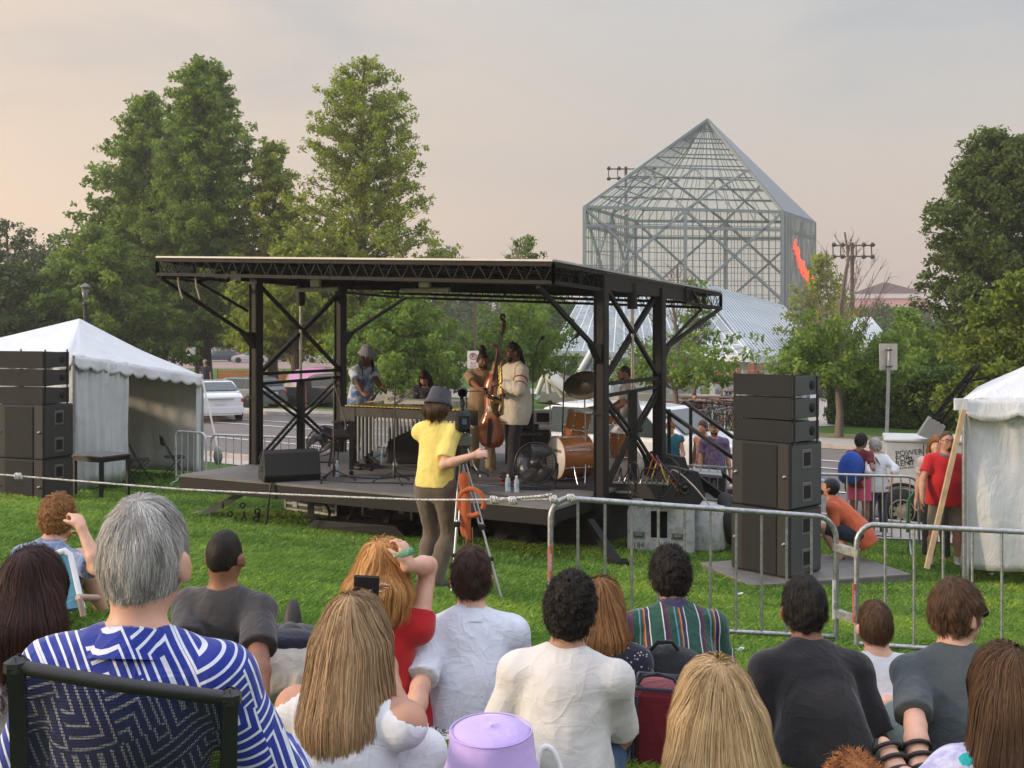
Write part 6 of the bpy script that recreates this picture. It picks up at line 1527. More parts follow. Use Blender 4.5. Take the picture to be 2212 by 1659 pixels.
# barriers along the road
whiteb = mat('barrier_white', (.62,.63,.64), .4, .3); GB = 'barriers along the road behind the stage'
def rbar(px0,t0,d0,px1,t1,d1,l,m_=whiteb,nb=16,h_=1.05):
    a = P(px0,t0,d0); b = P(px1,t1,d1); a[2]-=h_; b[2]-=h_; barrier(l,a,b,h_,.02,nb,m_,True,GB)
rbar(455,938,20.5,712,948,19.6,'white barrier behind the left tent corner',nb=14); rbar(380,930,21.3,445,936,20.6,'white barrier half hidden by the left tent',nb=4)
rbar(720,952,19.3,905,975,18.3,'grey barrier behind the vibraphone',galv,14)
rbar(1478,1003,17.4,1720,1022,16.6,'grey barrier in front of the couple at the stage stairs',galv,12); rbar(1735,1022,15.6,1985,1030,15.2,'grey barrier in front of the two women',galv,12)
# green hand truck loop beside the wheel
q = MB(); q.tube([P(1960,1150,15.0),P(1962,1080,15.0),P(1975,1062,15.0),P(1990,1062,15.0)], .022, 8); tag(q.build('hand_truck', mat('green_paint', (.02,.16,.06), .4)), 'green bent tube handle beside the generator wheel', 'hand truck')
# ---------------------------------------------------------------- generator trailer
ge = thing('light_tower_trailer', 'white generator trailer with a folded lattice light mast', 'trailer', V((1912-1106)/FD*19.2,19.2,0)); wg_ = mat('gen_white', (.60,.59,.56), .45, var=.12, vscale=4); dg = 19.2
def gp(px,py,dd=0): return P(px,py,dg+dd)
a = gp(1912,955); x0,x1 = (1912-1106)/FD*dg, (2090-1106)/FD*dg; ztop = hfor(953,dg); zbot = hfor(1112,dg)
q = MB(); q.bbox(V((x0+x1)/2,dg+.55,(ztop+zbot)/2), (x1-x0,1.1,ztop-zbot), .03); hb = q.build('housing', wg_, ge)
q = MB(); q.bbox(V((x0+x1)/2,dg+.55,ztop+.02), (x1-x0+.04,1.16,.06), .02); q.build('lid', wg_, ge)
for px in (1990,2036):
    q = MB(); q.box(P(px,1035,dg-.004), (.012,.008,(1112-958)/FD*dg)); q.build('door_gap', mat('recess_black', (.006,.006,.006), .9), hb)
Mx = np.stack([V(1,0,0),V(0,0,1),V(0,-1,0)],1)
for i,tx in enumerate(('POWER','FOR','RENT')): text_mesh(tx, .13, Mx@rz(.12), P(1933,980+i*11,dg-.006), blkp, 'lettering', hb, align='LEFT')
text_mesh('866-376-6433', .05, Mx@rz(.12), P(1936,1011,dg-.006), blkp, 'lettering', hb, align='LEFT')
q = MB(); q.tube([P(1957,988,dg-.01),P(1966,985,dg-.01),P(1966,993,dg-.01),P(1958,997,dg-.01),P(1964,1001,dg-.01)], .013, 5); q.build('plug_emblem', blkp, hb)
for px,py,w_,h_,mm_ in ((2003,990,.34,.10,'paper'),(2003,1000,.36,.05,'paper'),(2005,1011,.38,.045,'yel'),(2004,1022,.34,.12,'dk'),(2012,1050,.3,.2,'dk')):
    q = MB(); q.box(P(px,py,dg-.006), (w_,.006,h_)); q.build('decal', mat('decal_'+mm_, dict(paper=(.42,.43,.45),yel=(.30,.22,.05),dk=(.07,.07,.08))[mm_], .5), hb)
q = MB(); q.box(V((x0+x1)/2,dg+.5,zbot-.07), (x1-x0+.2,.9,.12)); q.bar(V(x0-.05,dg+.4,zbot-.12), V(x0-.9,dg+.1,zbot-.16), .07); q.build('chassis', blk, ge)
for px in (1948,2100):
    q = MB(); c0 = P(px,1102,dg-.05); q.lathe([(.16,-.10),(.35,-.10),(.375,-.05),(.375,.06),(.35,.10),(.16,.10)], c0, (0,1,0), 26); wh = q.build('wheel', mat('rubber', (.02,.02,.02), .85), ge)
    q = MB(); q.lathe([(.0,-.085),(.05,-.10),(.09,-.07),(.18,-.08),(.21,-.11),(.22,-.09)], c0, (0,1,0), 24)
    q.build('rim', mat('rim_cream', (.55,.47,.33), .5, var=.35, vscale=14), wh)
    for k in range(8): q = MB(); q.lathe([(0,-.003),(.024,-.003),(.024,0)], c0+V(.14*math.cos(k*math.pi/4),-.083,.14*math.sin(k*math.pi/4)), (0,1,0), 8); q.build('rim_hole', mat('recess_black', (.006,.006,.006), .9), wh)
    q = MB(); q.torus(c0+V(0,.0,.0), .46, .03, (0,1,0), 20, 6, (0.2,math.pi-.2)); q.build('mudguard', blk, ge)
# lattice mast with lamp box
ms = [(2003,920),(2105,800)]
q = MB(); a0,b0 = P(1996,930,19.0), P(2108,792,18.7)
for off in (V(0,0,0),V(.22,0,.10),V(.10,.2,.05)): q.bar(a0+off*1.3, b0+off*.5, .035)
for k in range(9):
    f = k/9; pa = a0+V(0,0,0)+(b0-a0)*f; pb = a0+V(.286,0,.13)+(b0+V(.11,0,.05)-a0-V(.286,0,.13))*f; q.bar(pa,pb,.02)
q.build('lattice_mast', blk, ge)
q = MB(); a,b,c_,d_ = P(1991,938,18.9),P(2030,953,18.9),P(2046,919,18.9),P(2014,900,18.9); q.prism([a,b,c_,d_], V(0,0,0), V(0,.4,0)); q.build('lamp_box', mat('lamp_grey', (.30,.29,.27), .6), ge)
q = MB(); q.bar(P(2078,825,18.9),P(2130,812,18.9),.04); q.bar(P(2130,812,18.9),P(2128,850,18.9),.03); q.build('mast_arm', blk, ge)

ge.rotation_euler = (0,0,-.30)
# ---------------------------------------------------------------- instruments and stage gear
chrome = mat('chrome', (.6,.6,.6), .2, .9); woodo = NT('spruce_varnish'); c = woodo.coord(scale=(1,1,.15)); woodo.col(woodo.ramp(woodo.noise(c, 18, 4, .6), [(.3,(.26,.055,.012)),(.7,(.42,.11,.022))])); woodo.set(Roughness=.28, Coat_Weight=.5); woodo = woodo.m
ebony = mat('ebony', (.018,.012,.010), .35); gmet = mat('gold_bars', (.50,.36,.10), .3, .8); silv = mat('resonator_silver', (.30,.31,.32), .38, .6, var=.08)
# vibraphone: front bar line px 738..990 at y ~880 ; d 15.6
vb = thing('vibraphone', 'vibraphone with gold bars and an arch of silver resonator tubes', 'vibraphone', Spx(860,15.7))
L0, L1_ = P(742,882,16.1), P(1000,890,15.1); L0[2] = L1_[2] = hfor(880,15.7); ex = norm(L1_-L0); Lv = np.linalg.norm(L1_-L0); ey = norm(V(-ex[1],ex[0],0)); ey = ey if ey[1] > 0 else -ey
vp = lambda u,v,z: L0+ex*u*Lv+ey*v+V(0,0,z)
q = MB(); q.hexa([vp(0,-.02,-.15),vp(1,-.02,-.15),vp(1,.02,-.15),vp(0,.02,-.15),vp(0,-.02,-.02),vp(1,-.02,-.02),vp(1,.02,-.02),vp(0,.02,-.02)]); q.build('front_rail', mat('rail_black', (.02,.02,.022), .35), vb)
q = MB(); q.hexa([vp(0,.48,-.15),vp(1,.30,-.15),vp(1,.34,-.15),vp(0,.52,-.15),vp(0,.48,-.02),vp(1,.30,-.02),vp(1,.34,-.02),vp(0,.52,-.02)]); q.build('rear_rail', mat('rail_black', (.02,.02,.022), .35), vb)
q = MB(); n_ = 30
for i in range(n_): u = (i+.5)/n_; q.bar(vp(u,.02,.0), vp(u,.46-.18*u,.0), Lv/n_*.8, .014)
q.build('tone_bars', gmet, vb, label='row of gold coloured bars')
for i in range(27):                                    # each resonator tube
    u = .13+i*.85/26; ln = .16+.50*(abs(u-.60)/.47)**1.25 if u < .6 else .16+.42*((u-.6)/.4)**1.2
    q = MB(); q.tube([vp(u,-.0,-.14), vp(u,-.0,-.14-ln)], .019, 10); q.build('resonator', silv, vb)
for u in (0,1):
    q = MB(); q.hexa([vp(u-.02,-.03,-.22),vp(u+.03+(.08 if u==0 else 0),-.03,-.22),vp(u+.03+(.08 if u==0 else 0),.5-.2*u,-.22),vp(u-.02,.5-.2*u,-.22),vp(u-.02,-.03,-.02),vp(u+.03+(.08 if u==0 else 0),-.03,-.02),vp(u+.03+(.08 if u==0 else 0),.5-.2*u,-.02),vp(u-.02,.5-.2*u,-.02)]); q.build('end_frame', mat('rail_black', (.02,.02,.022), .35), vb)
hz_ = hfor(880,15.7)-DZ
for u,v in ((.07,0),(.07,.48),(.95,0),(.95,.30)):
    q = MB(); q.bar(vp(u,v,-.2), vp(u,v,-hz_+.08), .055); q.ell(vp(u,v,-hz_+.035), (.035,.02,.035)); q.build('leg', blk, vb)
q = MB(); q.bar(vp(.07,0.03,-.55), vp(.3,.03,-hz_+.2), .03); q.bar(vp(.07,0.03,-hz_+.15), vp(.95,.03,-hz_+.15), .045); q.build('stretcher', blk, vb)
# keyboard / sheet table behind it
kb_ = thing('keyboard', 'pale topped keyboard behind the vibraphone', 'keyboard', Spx(930,18.0)); q = MB(); a,b = P(830,872,17.6),P(1010,874,17.2); b[2]=a[2]; q.hexa([a,b,b+V(.1,.4,0),a+V(.1,.4,0),a+V(0,0,.06),b+V(0,0,.06),b+V(.1,.4,.06),a+V(.1,.4,.06)]); q.build('body', mat('keys_white', (.6,.6,.58), .35), kb_)
for f in (.1,.9): q = MB(); p_ = a+(b-a)*f+V(.05,.2,0); q.bar(p_, V(p_[0],p_[1],DZ), .05); q.build('leg', blk, kb_)
q = MB(); q.bbox(P(905,960,17.6), (.95,.5,.55), .01); o = q.build('amp_cabinet', cab); tag(o, 'dark wooden speaker cabinet on the deck under the keyboard', 'amplifier')
# mic stands
def micstand(label, foot, top, boom=None, mic=True, h_=None, tri=.3):
    T = thing('microphone_stand', label, 'microphone stand', foot, 0, 'microphone stands on the stage'); foot = V(foot); q = MB(); q.tube([foot+V(0,0,.05), top], .010, 8); q.lathe([(.03,-.06),(.03,.06),(.015,.1)], foot+V(0,0,.14), n=10); q.build('pole', mat('stand_black', (.015,.015,.015), .4), T)
    for k in range(3):
        a_ = k*2.094+.5+foot[0]; q = MB(); q.tube([foot+V(0,0,.16), foot+V(math.cos(a_)*tri,math.sin(a_)*tri,.02)], .009, 6); q.ell(foot+V(math.cos(a_)*tri,math.sin(a_)*tri,.015),(.022,.022,.014)); q.build('leg', mat('stand_black', (.015,.015,.015), .4), T)
    e = V(top)
    if boom is not None: q = MB(); e = V(boom); q.tube([V(top)-(e-V(top))*.25, e], .008, 6); q.build('boom', mat('stand_black', (.015,.015,.015), .4), T)
    if mic:
        dv = norm(e-V(top)) if boom is not None else V(0,0,1); dv = norm(dv+V(.0,-.2,-.6)); q = MB(); q.lathe([(.010,0),(.016,.10),(.028,.12),(.032,.15),(.024,.185),(0,.195)], e, dv, 12); q.build('microphone', mat('mic_black', (.02,.02,.02), .5), T)
    return T
micstand('microphone stand left of the vibraphone, nearest the left wedge', Spx(720,15.4), P(722,830,15.6), P(745,905,15.4))
micstand('microphone stand in front of the vibraphone', Spx(852,15.2), P(853,830,15.3), P(822,842,15.3))
micstand('microphone stand behind the vibraphone reaching toward the player in the patterned shirt', Spx(838,17.8), P(840,880,17.6), P(888,848,17.4))
micstand('microphone stand in front of the bass player', Spx(1010,15.9), P(1007,845,15.9), P(1040,845,15.8))
micstand('tall microphone stand with a drooping boom right of the saxophone player', Spx(1152,16.9), P(1151,782,16.9), P(1163,740,16.8), tri=.32)
micstand('tall boom microphone stand over the drum kit', Spx(1212,15.6), P(1220,770,15.8), P(1232,738,15.8), tri=.35)
# double bass --------------------------------------------------------
db = thing('double_bass', 'orange brown double bass leaning on its player', 'double bass', Spx(1060,16.25))
Bb = P(1060,968,16.2); Bt = P(1071,802,16.35); ax_ = norm(Bt-Bb); nb_ = norm(V(-.25,-1,.12)); nb_ = norm(nb_-ax_*(nb_@ax_)); sx_ = np.cross(ax_, nb_)
Lb = np.linalg.norm(Bt-Bb); prof_ = [(0,.02),(.02,.12),(.07,.185),(.16,.215),(.28,.21),(.38,.165),(.46,.135),(.54,.128),(.62,.145),(.70,.165),(.80,.165),(.88,.135),(.94,.085),(1,.035)]
q = MB(); vs = []
for t_,wd in prof_:
    for side,(kx,kn) in enumerate([(-1,-.0),(-.93,.085),(-.5,.105),(0,.118),(.5,.105),(.93,.085),(1,0),(.93,-.085),(.5,-.10),(0,-.105),(-.5,-.10),(-.93,-.085)]): vs.append(Bb+ax_*t_*Lb+sx_*kx*wd*.93+nb_*kn*(1 if t_>.01 and t_<.99 else .6))
m_ = 12; fs = [(i*m_+k,(i+1)*m_+k,(i+1)*m_+(k+1)%m_,i*m_+(k+1)%m_) for i in range(len(prof_)-1) for k in range(m_)]+[tuple(range(m_)),tuple(range((len(prof_)-1)*m_,len(prof_)*m_))]
q.add(vs, fs, True); bd_ = q.build('body', woodo, db)
Nk = P(1086,716,16.45); q = MB(); q.tube([Bt-ax_*.05+nb_*.06, Nk], [.030,.020], 8); q.build('neck', woodo, db)
q = MB(); q.bar(Bt-ax_*.36+nb_*.165, Nk+nb_*.03, .042, .015, up=nb_); q.build('fingerboard', ebony, db)
q = MB(); pts = [Nk+V(0,0,-.02), Nk+V(.015,.02,.07), Nk+V(.02,.05,.14)]+[Nk+V(.01,.05,.17)+V(-.045*math.sin(a_*.9)*(1-a_/9),0,.05-.05*math.cos(a_)*(1-a_/9)) for a_ in np.linspace(0,6.5,12)]; q.tube(pts, [.028,.032,.03]+[.026-.0012*i for i in range(12)], 8); sc2 = q.build('scroll', mat('dark_varnish', (.10,.03,.015), .35), db)
for k in range(4): q = MB(); c_ = Nk+V(.01,.02,.0+.04*k); s_ = 1 if k%2 else -1; q.tube([c_, c_+V(s_*.075,0,0)], [.007,.010], 6); q.build('tuning_peg', gmet, sc2)
q = MB(); q.bar(Bb+ax_*.03*1+nb_*.125, Bb+ax_*.40*Lb*.95+nb_*.155, .055, .012, up=nb_); q.build('tailpiece', ebony, bd_)
q = MB(); c_ = Bb+ax_*.49*Lb+nb_*.14; q.slab([c_-sx_*.06-ax_*.03,c_+sx_*.06-ax_*.03,c_+sx_*.035+ax_*.05,c_-sx_*.035+ax_*.05], .012, norm(nb_)); q.build('bridge', mat('maple_bridge', (.45,.30,.15), .5), bd_)
for k in range(4): q = MB(); o_ = (k-1.5)*.010; q.tube([Bb+ax_*.36*Lb+nb_*.165+sx_*o_*1.5, Bb+ax_*.5*Lb+nb_*.185+sx_*o_*1.6, Nk+nb_*.045+sx_*o_*.6], .0016, 4); q.build('string', chrome, db)
for s_ in (-1,1):
    q = MB(); q.tube([Bb+ax_*(.40+.02*k)*Lb+sx_*s_*(.105+.012*math.sin(k*1.1))+nb_*.112 for k in range(8)], .005, 5); q.build('f_hole', ebony, bd_)
q = MB(); q.tube([Bb, V(Bb[0],Bb[1],DZ)], .010, 8); q.build('endpin', chrome, db)
# saxophone ---------------------------------------------------------
sx = thing('saxophone', 'dark gold tenor saxophone held by the player in the white jacket', 'saxophone', P(1085,895,15.0)); brs = mat('aged_brass', (.30,.20,.07), .3, .85, var=.3, vscale=20)
pts = [P(1096,775,15.2),P(1087,772,15.15),P(1082,785,15.1),P(1083,815,15.08),P(1084,850,15.02),P(1085,880,14.95),P(1083,893,14.9),P(1076,896,14.86),P(1070,888,14.82),P(1069,872,14.8),P(1072,864,14.78)]
q = MB(); q.tube(pts, [.010,.012,.014,.018,.024,.030,.034,.038,.046,.062,.085], 16); q.build('body', brs, sx)
q = MB(); q.torus(pts[-1], .085, .006, norm(pts[-1]-pts[-2]), 24, 6); q.build('bell_rim', brs, sx)
q = MB(); q.lathe([(0,.004),(.07,.004)], pts[-1]-V(0,0,.012), norm(pts[-1]-pts[-2]+V(0,-.03,0)), 20); q.build('bell_throat', mat('recess_black', (.006,.006,.006), .9), sx)
q = MB(); 
for i in range(9): c_ = P(1079,800+i*9,15.03); q.lathe([(0,.008),(.018,.006),(.018,0)], c_, (-.5,-1,0), 10)
q.tube([P(1078,790,15.04),P(1080,880,14.9)], .004, 5); q.build('keywork', gmet, sx)
q = MB(); q.tube([P(1096,775,15.2),P(1102,776,15.24)], [.010,.007], 8); q.build('mouthpiece', ebony, sx)
# drums -------------------------------------------------------------
orw = mat('drum_lacquer', (.36,.125,.03), .22, var=.2, vscale=6, Coat_Weight=.5); hd = mat('drum_head', (.55,.52,.48), .5); 
def drum(label, c_, ax, r_, L, name='drum', headc=None, lugs=8, rimm=None):
    T = thing(name, label, 'drum', V(c_)-norm(ax)*L/2, 0, 'drum kit pieces'); ax = norm(ax); c_ = V(c_); q = MB(); q.lathe([(r_,-L/2),(r_,L/2)], c_, ax, 36); q.build('shell', orw, T)
    for s_ in (-1,1):
        q = MB(); q.lathe([(0,0),(r_*.985,0),(r_*.99,-.004*s_)], c_+ax*s_*(L/2+.004), ax, 36); q.build('head', headc if (headc and s_<0) else hd, T)
        q = MB(); q.torus(c_+ax*s_*L/2, r_*1.015, .010, ax, 36, 6); q.build('hoop', rimm or chrome, T)
    u_ = V(0,0,1) if abs(ax[2]) < .9 else V(1,0,0); x_ = norm(np.cross(u_,ax)); y_ = np.cross(ax,x_)
    for k in range(lugs):
        a_ = 2*math.pi*(k+.5)/lugs; o_ = (x_*math.cos(a_)+y_*math.sin(a_))*(r_+.012)
        q = MB()
        for s_ in (-1,1): q.ell(c_+o_+ax*s_*L*.30, (.012,.012,.018)); 
        q.tube([c_+o_*1.02-ax*(L/2+.01), c_+o_*1.02+ax*(L/2+.01)], .004, 5); q.build('lug', chrome, T)
    return T, x_, y_
bdc = P(1233,987,15.4); bax = norm(V(-.93,-.42,.0)); T, x_, y_ = drum('orange lacquered bass drum with a cream front head', bdc, -bax, .29, .46, 'bass_drum', rimm=mat('hoop_maple', (.30,.10,.03), .3))
fx = bdc+bax*(.23+.012); rt = norm(np.cross(V(0,0,1), bax)); rt = rt if rt@V(0,1,0) < 0 else rt; Mh = np.stack([np.cross(V(0,0,1),bax), V(0,0,1), bax],1)
text_mesh('YAMAHA', .062, Mh, fx+V(0,0,.10)+Mh@V(.06,0,.002), mat('sign_black', (.03,.03,.03)), 'lettering', T); q = MB(); q.torus(fx+V(0,0,.10)+Mh@V(-.14,0,.003), .030, .005, bax, 20, 5); q.build('round_emblem', mat('sign_black', (.03,.03,.03)), T)
for s_ in (-1,1): q = MB(); b_ = bdc+bax*.1+rt*s_*.28; q.tube([b_-V(0,0,.1), V(b_[0],b_[1],DZ)+rt*s_*.12], .009, 6); q.build('spur', chrome, T)
drum('orange lacquered rack tom mounted above the bass drum', P(1250,906,15.6), V(.18,-.1,1), .165, .26, 'rack_tom')
drum('second orange drum just below the rack tom', P(1243,945,16.3), V(.05,0,1), .18, .36, 'floor_tom')
drum('dark red floor tom beside the right front stage post', P(1345,960,16.0), V(0,0,1), .19, .34, 'floor_tom')
drum('shallow snare drum in front of the seated drummer', P(1312,905,16.4), V(.1,0,1), .18, .14, 'snare_drum')
def cymbal(label, c_, nrm, r_, base_px, tilt=None):
    T = thing('cymbal', label, 'cymbal', Spx(base_px,c_[1]), 0, 'cymbals of the drum kit'); q = MB(); q.lathe([(0,.035),(.03,.03),(.045,.012),(r_*.6,.0),(r_,-.016),(r_,-.019),(r_*.6,-.003),(.04,.008),(0,.03)], c_, nrm, 36); q.build('plate', mat('cymbal_bronze', (.16,.125,.085), .38, .8, var=.25, vscale=30), T)
    q = MB(); b_ = Spx(base_px,c_[1]); q.tube([b_+V(0,0,.35), c_], .011, 8); q.build('stand', chrome, T)
    for k in range(3): a_ = k*2.09+.4; q = MB(); q.tube([b_+V(0,0,.45), b_+V(math.cos(a_)*.25,math.sin(a_)*.25,.015)], .008, 6); q.build('leg', chrome, T)
cymbal('large dark ride cymbal tilted toward the camera beside the front stage post', P(1262,830,15.3), norm(V(-.15,-.62,.75)), .29, 1266)
cymbal('cymbal on a chrome stand behind the left side of the kit', P(1188,870,16.2), norm(V(.1,.1,1)), .20, 1190)
cymbal('pair of flat hi hat cymbals at the drummer\'s knee', P(1290,878,16.6), norm(V(0,0,1)), .17, 1292)
dc = thing('cymbal', 'big pale hammered cymbal standing on edge behind the right stage frame', 'cymbal', V(1.6,16.0,DZ)); q = MB(); q.lathe([(0,.03),(.05,.02),(.2,.004),(.36,-.01),(.36,-.014),(0,-.0)], P(1338,1010,15.9), norm(V(-.1,-1,.12)), 40); q.build('plate', mat('pale_cymbal', (.50,.46,.36), .45, .3, var=.3, vscale=18), dc)
# amps ----------------------------------------------------------------
am_ = thing('bass_amplifier', 'black bass amplifier head on a speaker cabinet behind the saxophone player', 'amplifier', Spx(1140,17.6))
q = MB(); q.bbox(P(1140,965,17.6), (.72,.45,.58), .02); q.build('cabinet', cab, am_); q = MB(); q.bbox(P(1132,908,17.5), (.46,.35,.24), .01); am2 = q.build('amp_head', cab, am_)
q = MB(); q.box(P(1132,905,17.5)+V(0,-.18,0), (.40,.01,.16)); pn = q.build('control_panel', grl, am2)
q = MB(); [q.lathe([(.014,0),(.014,.015),(0,.015)], P(1132,900,17.5)+V(x,-.185,.01), (0,-1,0), 8) for x in (-.15,-.09,-.03,.03,.09,.15)]; q.build('knobs', silv, pn)
text_mesh('GALLIEN-KRUEGER', .055, np.stack([V(1,0,0),V(0,0,1),V(0,-1,0)],1), P(1140,935,17.6)+V(0,-.23,0), silv, 'lettering', am_)
q = MB(); q.bbox(P(1172,900,17.4), (.30,.3,.22), .01); o = q.build('rack_case', mat('case_pale', (.42,.42,.40), .4, .3)); tag(o, 'small pale metal edged rack unit beside the bass amplifier', 'rack case'); q = MB(); q.box(P(1172,900,17.4)+V(0,-.152,0), (.2,.006,.14)); q.build('dark_front', grl, o)
# fans -----------------------------------------------------------------
def fan(label, c_, nrm, r_, foot, shroud=False):
    T = thing('drum_fan', label, 'fan', foot, 0, 'large floor fans on the stage'); c_ = V(c_); nrm = norm(nrm); u_ = norm(np.cross(V(0,0,1),nrm)); v_ = np.cross(nrm,u_); fb = mat('fan_black', (.015,.015,.016), .4)
    q = MB()
    for k in range(7): q.torus(c_+nrm*(.09-.010*k*k*.18), r_*(k+1)/7, .0028 if k < 6 else .010, nrm, 40, 5)
    for k in range(36): a_ = 2*math.pi*k/36; o_ = u_*math.cos(a_)+v_*math.sin(a_); q.tube([c_+nrm*.09+o_*r_*.12, c_+nrm*.08+o_*r_*.6, c_+nrm*.03+o_*r_, c_-nrm*.08+o_*r_], .0022, 4)
    q.torus(c_-nrm*.08, r_, .010, nrm, 40, 5); q.build('wire_guard', fb, T)
    q = MB(); q.lathe([(0,.10),(.06,.095),(.07,.06),(.07,-.10),(0,-.10)], c_, nrm, 20); q.build('motor', fb, T)
    for k in range(3):
        a0 = k*2.094+.5; vs = []
        for i in range(7):
            a_ = a0+i*.22; o_ = u_*math.cos(a_)+v_*math.sin(a_); z_ = nrm*(-.035+.012*i); vs += [c_+o_*.06+z_, c_+o_*r_*.93+z_]
        q = MB(); q.add(vs, [(2*i,2*i+1,2*i+3,2*i+2) for i in range(6)], True); b_ = q.build('blade', mat('blade_grey', (.22,.23,.25) if shroud else (.09,.09,.10), .3, .3), T); b_.modifiers.new('s','SOLIDIFY').thickness = .004
    q = MB(); f0 = V(foot); q.tube([c_+u_*(r_+.02), c_+u_*(r_+.02)-V(0,0,.12), f0+u_*(r_*.9)+V(0,0,.04), f0+u_*r_*.7-nrm*.0+V(0,0,.015), f0-u_*r_*.7+V(0,0,.015), f0-u_*(r_*.9)+V(0,0,.04), c_-u_*(r_+.02)-V(0,0,.12), c_-u_*(r_+.02)], .014, 8); q.build('stand', fb, T); return T
fan('black drum fan on the deck in front of the bass drum', P(1157,1000,14.5), V(-.12,-1,.12), .27, Spx(1157,14.5))
fan('tilted drum fan with pale blades behind the left wedge monitor', P(697,950,17.6), V(-.25,-.8,.75), .26, Spx(700,17.5), True)
# bottles --------------------------------------------------------------
pet = glassmat('bottle_plastic', (.75,.82,.86), .35, .08)
def bottle(label, loc, h_=.21):
    T = thing('water_bottle', label, 'bottle', loc, 0, 'plastic water bottles on the deck', world=False); k = h_/.21
    q = MB(); q.lathe([(.0,0),(.031,.002),(.032,.03),(.030,.045),(.032,.06),(.032,.13),(.029,.155),(.013,.185),(.013,.195)], n=16); q.v = [(x*k,y*k,z*k) for x,y,z in q.v]; q.build('bottle_body', pet, T)
    q = MB(); q.lathe([(.0155,.190*k),(.0155,.207*k),(0,.208*k)], n=12); q.build('cap', mat('cap_white', (.7,.72,.75), .4), T); q = MB(); q.lathe([(.0328*k,.075*k),(.0328*k,.115*k)], n=16); q.build('paper_label', mat('label_blue', (.25,.38,.60), .4), T)
for px,d,l,h_ in ((728,15.8,'water bottle standing by the leftmost microphone stand',.24),(853,16.0,'water bottle behind the foot of the vibraphone',.24),(828,17.5,'water bottle on the deck behind the resonator tubes',.26),(1097,14.35,'left of the two water bottles by the big fan',.23),(1116,14.30,'right of the two water bottles by the big fan',.22)): bottle(l, Spx(px,d), h_)
st2 = thing('stool', 'black bar stool with a bag hung on it behind the left microphone stand', 'stool', Spx(742,17.2)); q = MB(); q.bbox(P(742,935,17.2), (.34,.3,.20), .05); q.build('hanging_bag', mat('bag_black', (.02,.02,.02), .8), st2); q = MB(); q.ell(P(742,912,17.2),(.19,.17,.03)); q.build('seat', blk, st2)
for sx2,sy2 in ((-1,-1),(1,-1),(-1,1),(1,1)): q = MB(); q.bar(P(742,915,17.2)+V(sx2*.10,sy2*.1,0), Spx(742,17.2)+V(sx2*.2,sy2*.18,0), .03); q.build('leg', blk, st2)
cable('black microphone cable snaking across the front of the deck', [Spx(660,15.6,1.21),Spx(760,15.2,1.21),Spx(860,15.1,1.21),Spx(960,14.8,1.21),Spx(1100,13.9,1.21),Spx(1285,13.6,1.21)], .009)
cable('black cable curling behind the front cable near the microphone feet', [Spx(690,16.2,1.21),Spx(800,15.6,1.21),Spx(900,15.9,1.21),Spx(1000,15.3,1.21),Spx(1190,14.6,1.21),Spx(1285,14.9,1.21)], .009)
q = MB(); a = S(.2,1.9,DZ+.008); q.slab([Spx(1120,15.0,DZ+.006),Spx(1290,14.4,DZ+.006),Spx(1310,16.6,DZ+.006),Spx(1170,16.9,DZ+.006)], .006); tag(q.build('drum_rug', mat('rug_dark', (.025,.02,.022), .95, var=.4, vscale=8)), 'thin dark rug beneath the drum kit', 'rug')
# tripod and video camera -----------------------------------------------
tri = thing('video_tripod', 'tall silver video tripod beside the cameraman in yellow', 'tripod', ground(1015,9.7)); head = P(998,985,9.75); alu = mat('alu_leg', (.36,.38,.38), .35, .8)
for (px,py,d) in ((1085,1282,9.4),(975,1262,9.3),(1005,1250,10.3)):
    ft = P(px,py,d); ft[2] = float(G(ft[0],ft[1]))
    q = MB(); mid = head+(ft-head)*.5; sx_ = norm(np.cross(ft-head, V(0,1,0)))*.016
    for s_ in (-1,1): q.tube([head+sx_*s_*.9, mid+sx_*s_], .010, 8)
    q.build('leg', alu, tri); q = MB(); q.tube([mid-(ft-head)*.03, ft], .012, 8); q.build('lower_leg', alu, tri); q = MB(); q.bbox(mid, (.065,.05,.05), .01); q.bbox(head+(ft-head)*.72, (.05,.04,.04), .01); q.build('lock', blk, tri)
q = MB(); q.lathe([(.05,-.06),(.06,0),(.05,.05),(.065,.06),(.055,.14),(.03,.15)], head, n=20); q.bbox(head+V(0,0,.17), (.11,.14,.05), .01); q.build('fluid_head', mat('tripod_grey', (.08,.085,.075), .4), tri)
q = MB(); q.tube([head+V(.02,0,.16), P(1020,1000,9.6), P(1038,1030,9.55)], .009, 8); q.build('pan_handle', alu, tri)
q = MB(); q.tube([P(1022,1008,9.6), P(1036,1026,9.56)], .017, 10); q.build('handle_grip', blk, tri)
vc = thing('video_camera', 'black video camera mounted on the silver tripod', 'camera', head+V(0,0,.2)); q = MB(); cc_ = P(1000,905,9.75); q.bbox(cc_+V(-.0,0,-.02), (.125,.30,.175), .03); bdy = q.build('body', mat('camera_black', (.010,.010,.011), .6, spec=.25), vc)
q = MB(); q.bbox(P(999,950,9.75), (.17,.2,.10), .01); q.build('battery_plate', mat('tripod_grey', (.08,.085,.075), .4), vc); q = MB(); q.lathe([(.05,0),(.055,.12),(.065,.18),(.06,.2),(0,.2)], cc_+V(0,.15,0), (0,1,.02), 20); q.build('lens', mat('camera_black', (.02,.02,.022), .4), bdy)
q = MB(); q.box(cc_+V(.02,-.163,-.01), (.04,.006,.05)); q.build('screen', mat('screen_dim', (.05,.10,.14), .15), bdy); q = MB(); q.tube([cc_+V(0,-.08,.08), cc_+V(-.01,-.06,.20)], .015, 8); q.lathe([(.04,-.05),(.045,.04),(.03,.06),(0,.06)], cc_+V(0,-.08,.24), (0,1,.1), 16); q.build('viewfinder', mat('camera_black', (.02,.02,.022), .4), bdy)
